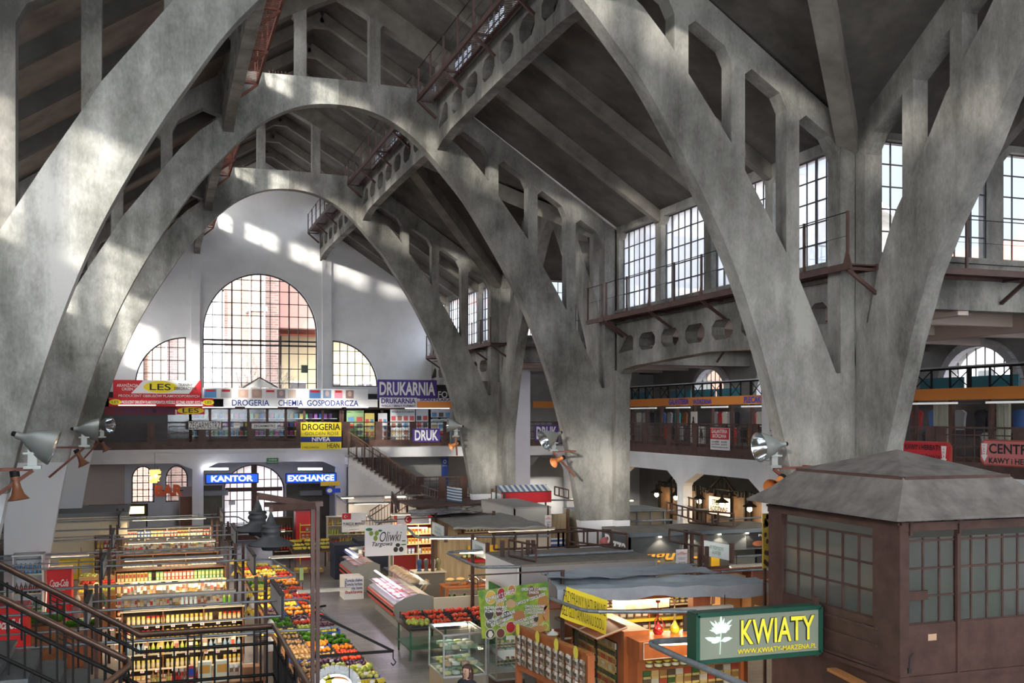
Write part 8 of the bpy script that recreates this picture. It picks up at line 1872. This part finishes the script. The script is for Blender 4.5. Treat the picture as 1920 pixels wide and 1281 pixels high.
# oval light sign at the very bottom
oc_ = pY(627,1290,19.2); r = thing('oval_sign', 'oval lit sign with yellow star and orange swirl at the bottom edge', 'sign', oc_)
m = MB(); n = 32; rx, rz = .42, .34
P = [(oc_.x+rx*math.cos(6.283*i/n), oc_.y, oc_.z+rz*math.sin(6.283*i/n)) for i in range(n)]; m.slab(P[::-1], (0,-1,0), .14); wparent(m.build('lit_face', plain('oval_face', (.6,.75,.9), .4, emit=.9, ecol=(.75,.88,1))), r)
m = MB()
for i in range(n): m.bar(P[i], P[(i+1)%n], .03, .16)
wparent(m.build('rim', steel), r)
m = MB(); sc_ = oc_+Vector((-.11,-.02,.16)); P = []
for i in range(10): a = math.pi/2+i*math.pi/5; q = .13 if i % 2 == 0 else .055; P.append((sc_.x+q*math.cos(a), sc_.y, sc_.z+q*math.sin(a)))
m.add(P, [tuple(range(10))]); wparent(m.build('star', colm((.65,.55,.02))), r)
m = MB(); P = [(oc_.x+.02+.28*math.cos(a)*.9, oc_.y-.02, oc_.z+.08+.13*math.sin(a)) for a in [math.radians(140-i*12) for i in range(12)]]
Pi = [(p[0]*1.0, p[1], p[2]-.015-.02*math.sin(i/11*3.14)) for i, p in enumerate(P)]; m.add(P+Pi, [(i,i+1,13+i,12+i) for i in range(11)]); wparent(m.build('swirl', colm((.65,.22,.02))), r)
m = MB(); m.bar((oc_.x,oc_.y+.1,0),(oc_.x,oc_.y+.1,oc_.z-.2),.06); wparent(m.build('pole', BM), r)
# ================================================================= PEOPLE
def person(label, x, y, rz, shirt, trousers, hair, skin=(.50,.30,.22), h=1.68, pose='work', hair_len=.0, lean=.0):
    root = thing('person', label, 'person', (x,y,0), rz); s = h/1.7
    V = []; E = []; R = []
    def v(p, r, par=None):
        V.append(Vector(p)*s); R.append(r*s); 
        if par is not None: E.append((par, len(V)-1))
        return len(V)-1
    fw = -1
    pel = v((0,0,.95),.145); wst = v((0,-.01,1.08),.125,pel); ch = v((0,-lean*.3,1.27),.15,wst); sh = v((0,-lean*.5,1.42),.10,ch); nk = v((0,-lean*.6-.01,1.49),.052,sh); hd0 = v((0,-lean*.7-.02,1.56),.075,nk); hd1 = v((0,-lean*.75-.02,1.64),.09,hd0); v((0,-lean*.75,1.70),.065,hd1)
    for sd in (-1, 1):
        a = v((sd*.17,-lean*.5,1.40),.065,sh); 
        if pose == 'work': el = v((sd*.24,-lean*.5+.02,1.13),.043,a); wr = v((sd*.16,-.25-lean*.4,1.05),.03,el); hd = v((sd*.15,-.32-lean*.4,1.04),.032,wr); dr = Vector((0,-1,-.15))
        else: el = v((sd*.23,.03,1.12),.043,a); wr = v((sd*.22,-.04,.88),.03,el); hd = v((sd*.215,-.05,.80),.032,wr); dr = Vector((0,-.15,-1))
        for k in range(4):
            o = (k-1.5)*.02; q = V[hd]/s+Vector((o if pose == 'work' else 0, 0 if pose == 'work' else o, 0)); l = (.034,.04,.038,.03)[k]
            f1 = v(q+dr*l,.0095,hd); v(q+dr*l*1.8+Vector((0,.0,-.012)),.008,f1)
        t1 = v(V[hd]/s+Vector((-sd*.03,-.01,.005)),.011,hd); v(V[hd]/s+Vector((-sd*.045,-.035,.0)),.009,t1)
        hp = v((sd*.09,0,.88),.10,pel); kn = v((sd*.10,-.02,.49),.062,hp); an = v((sd*.10,.02,.09),.042,kn); v((sd*.11,-.12,.04),.038,an)
    me = bpy.data.meshes.new('tmp'); me.from_pydata(V, E, []); ob = bpy.data.objects.new('tmp', me); C.objects.link(ob)
    md = ob.modifiers.new('s', 'SKIN'); 
    for i, r_ in enumerate(R): me.skin_vertices[0].data[i].radius = (r_, r_*(.78 if i in (1,2,3) else 1))
    me.skin_vertices[0].data[0].use_root = True; md.use_smooth_shade = True
    sb = ob.modifiers.new('u', 'SUBSURF'); sb.levels = 2; sb.render_levels = 2
    dg = bpy.context.evaluated_depsgraph_get(); bm_ = bpy.data.meshes.new_from_object(ob.evaluated_get(dg)); bpy.data.objects.remove(ob)
    bm_.name = 'body'; bm_.materials.clear()
    for m_ in (colm(skin,.6), colm(shirt,.9), colm(trousers,.9), colm((.03,.025,.02),.6)): bm_.materials.append(m_)
    for p in bm_.polygons:
        c_ = p.center/s; hands = (pose == 'work' and c_.y < -.24-lean*.4 and c_.z < 1.2) or (pose != 'work' and c_.z < .88 and abs(c_.x) > .185)
        p.material_index = 0 if (c_.z > 1.475 or hands) else (3 if c_.z < .08 else (2 if c_.z < .93 else 1)); p.use_smooth = True
    b = bpy.data.objects.new('body', bm_); C.objects.link(b); b.parent = root
    hz = Vector((0,-lean*.75-.02,1.645))*s
    m = MB(); m.ball(hz.x,hz.y+.02*s,hz.z+.015*s,.098*s,.108*s,.105*s,14,9)
    if hair_len: m.lathe([(.10*s,0),(.11*s,-.08*s),(.10*s,-hair_len*.6),(.07*s,-hair_len)], hz.x, hz.y+.045*s, hz.z, 12)
    # keep the hair off the face: shave everything in front of the face plane
    m2 = [i for i, p in enumerate(m.v) if p[1] < hz.y-.045*s and p[2] < hz.z+.05*s]
    for i in m2: m.v[i] = (m.v[i][0]*.8, hz.y-.02*s, m.v[i][2])
    o = m.build('hair', colm(hair,.7)); o.parent = root
    m = MB(); fz = hz+Vector((0,-.088*s,-.02*s)); m.add([fz+Vector((-.011,0,-.012)),fz+Vector((.011,0,-.012)),fz+Vector((0,-.024,-.012)),fz+Vector((0,.002,.028))],[(0,2,3),(2,1,3),(0,1,2)]); o = m.build('nose', colm(skin,.6)); o.parent = root
    m = MB()
    for q in (-1,1): m.ball(fz.x+q*.03,fz.y+.008,fz.z+.022,.011,.006,.007,8,5)
    o = m.build('eyes', mK); o.parent = root
    m = MB(); m.ball(fz.x,fz.y+.004,fz.z-.038,.022,.006,.006,8,5); o = m.build('mouth', colm((.35,.08,.07))); o.parent = root
    m = MB()
    for q in (-1,1): m.ball(hz.x+q*.09*s,hz.y,hz.z-.01,.012,.02,.03,8,5)
    o = m.build('ears', colm(skin,.6)); o.parent = root
    return root
def D(px, py, z): q = atZ(px, py, z); return q.x, q.y
x, y = D(181,1097,1.66); person('blonde woman in dark green cardigan standing behind the scales, looking down', x, y, .15, (.03,.07,.05), (.03,.03,.05), (.62,.45,.18), hair_len=.16, lean=.12)
x, y = D(144,1124,1.55); person('person in pinkish coat seen from behind, left of the blonde woman', x, y, math.pi, (.35,.22,.22), (.05,.05,.06), (.45,.40,.32), h=1.6)
x, y = D(750,1003,1.6); person('grey haired person in dark red top behind the navy cloth tables', x, y, math.pi-.3, (.25,.01,.02), (.03,.03,.03), (.5,.5,.48), h=1.62)
x, y = D(876,1253,1.66); person('person with long brown hair at the bottom edge beside the display fridge', x, y, -.9, (.02,.02,.03), (.02,.02,.03), (.06,.03,.02), hair_len=.34)
x, y = D(375,972,1.7); person('person in black behind the far counter under the BAR letters', x, y, .6, (.02,.02,.02), (.02,.02,.02), (.05,.03,.02))
x, y = D(438,982,1.7); person('person in dark green jacket near the big door, left of the street lamp', x, y, 1.2, (.03,.035,.03), (.02,.02,.02), (.05,.03,.02), pose='stand')
x, y = D(196,1035,1.6); person('person with dark hair bending by the tall drinks shelf', x, y, math.pi, (.4,.38,.34), (.05,.05,.05), (.08,.05,.03), h=1.6)
# scales and vegetables by the blonde woman
m = MB(); m.box(-1.9,-1.45,29.0,29.4,.95,1.15); m.bar((-1.68,29.3,1.15),(-1.68,29.3,1.5),.05); m.box(-1.88,-1.48,29.25,29.3,1.45,1.6,1); tag(m.build('scales', [mCr, mK]), 'shop scales with display pole in front of the blonde woman', 'scales')
tag(MB().box(-2.15,-1.35,28.8,29.7,.0,.95).build('sales_counter', wood_o), 'orange brown counter under the scales', 'counter')
for i in range(6): put('lettuce', lettuce_mesh((.08,.25,.02)), (-2.1+.12*i, 29.0, .97), 'bunch of greens on the counter by the scales', 'lettuce', 'greens by the scales', rz=i, sc=1.4)
for i in range(4): put('lettuce', lettuce_mesh((.08,.25,.02)), (-2.95+.2*i, 28.6, 1.2), 'bunch of greens in front of the red cooler', 'lettuce', 'greens by the red cooler', rz=i, sc=1.7)
tag(MB().box(-3.1,-2.2,28.3,28.9,0,1.2).build('display_crate_stand', wood_m), 'wooden stand of greens in front of the red cooler', 'stand')
r = thing('display_table', 'stepped fruit table right of the red cooler behind the blonde woman', 'table', (-1.75,34.4,0)); m = MB(); m.slab([(-2.25,34.0,.95),(-1.15,34.0,.95),(-1.15,35.6,1.45),(-2.25,35.6,1.45)], (0,-.3,.95), .05); m.box(-2.25,-1.15,34.0,34.1,0,.95); wparent(m.build('table_top', wood_m), r)
for i in range(3):
    for j in range(2): crate(-1.98+j*.56, 34.25+i*.5, .97+i*.16, ['lemon','apple_green','apple_red','pepper','pear','nut'][i*2+j], WDN, '%s step of the stepped table, %s' % (['front','middle','top'][i], ['left','right'][j]), nx=5, ny=3)
# ================================================================= WARM STALL LIGHTS hung from the frames (real fittings)
for i, (x, y, z, sx, e_) in enumerate(((.5,24.0,2.5,2.4,70),(.5,30.2,2.5,2.6,80),(.5,34.2,2.5,2.6,60),(.5,40.8,2.6,2.6,60),(-2.8,31.8,2.5,2.0,55),(3.6,23.5,2.5,1.2,30),(3.6,29.5,2.5,1.2,30),(3.6,36.2,2.5,1.2,30),(11.0,21.9,2.3,2.6,75),(10.6,19.0,2.45,1.6,30),(12.0,33.8,2.5,2.4,60),(9.8,39.8,2.6,2.2,50),(16.0,29.35,2.65,2.5,25),(15.6,24.4,2.4,2.0,30))):
    r = thing('strip_lamp', 'slim strip lamp hanging in the stalls, %s' % ['over the near jar unit','before the middle brown shelving','behind the middle brown shelving','before the white shelving','over the red cooler','over the nearest fruit table','over the middle fruit table','over the farthest fruit table','inside the spice shop','over the spice counter','over the deli table','before the emblem shelving','inside the pizza booth','left of the kiosk'][i], 'lamp', (x,y,z))
    m = MB(); m.box(x-sx/2,x+sx/2,y-.09,y+.05,z-.005,z+.06); wparent(m.build('fitting', mCr), r); m = MB(); m.bar((x-sx/2,y,z),(x+sx/2,y,z),.035); wparent(m.build('light_tube', lampw), r)
    m = MB()
    for q in (-sx*.4,sx*.4): m.bar((x+q,y,z+.05),(x+q,y,2.72 if z < 2.6 else 2.8),.012)
    wparent(m.build('hanger', M['black']), r)
    l = bpy.data.lights.new('strip_light', 'AREA'); l.shape = 'RECTANGLE'; l.size = sx; l.size_y = .15; l.energy = e_*1.7; l.color = (1,.78,.50); lo = bpy.data.objects.new('strip_light', l); C.objects.link(lo); lo.location = (x,y,z-.04); wparent(lo, r)
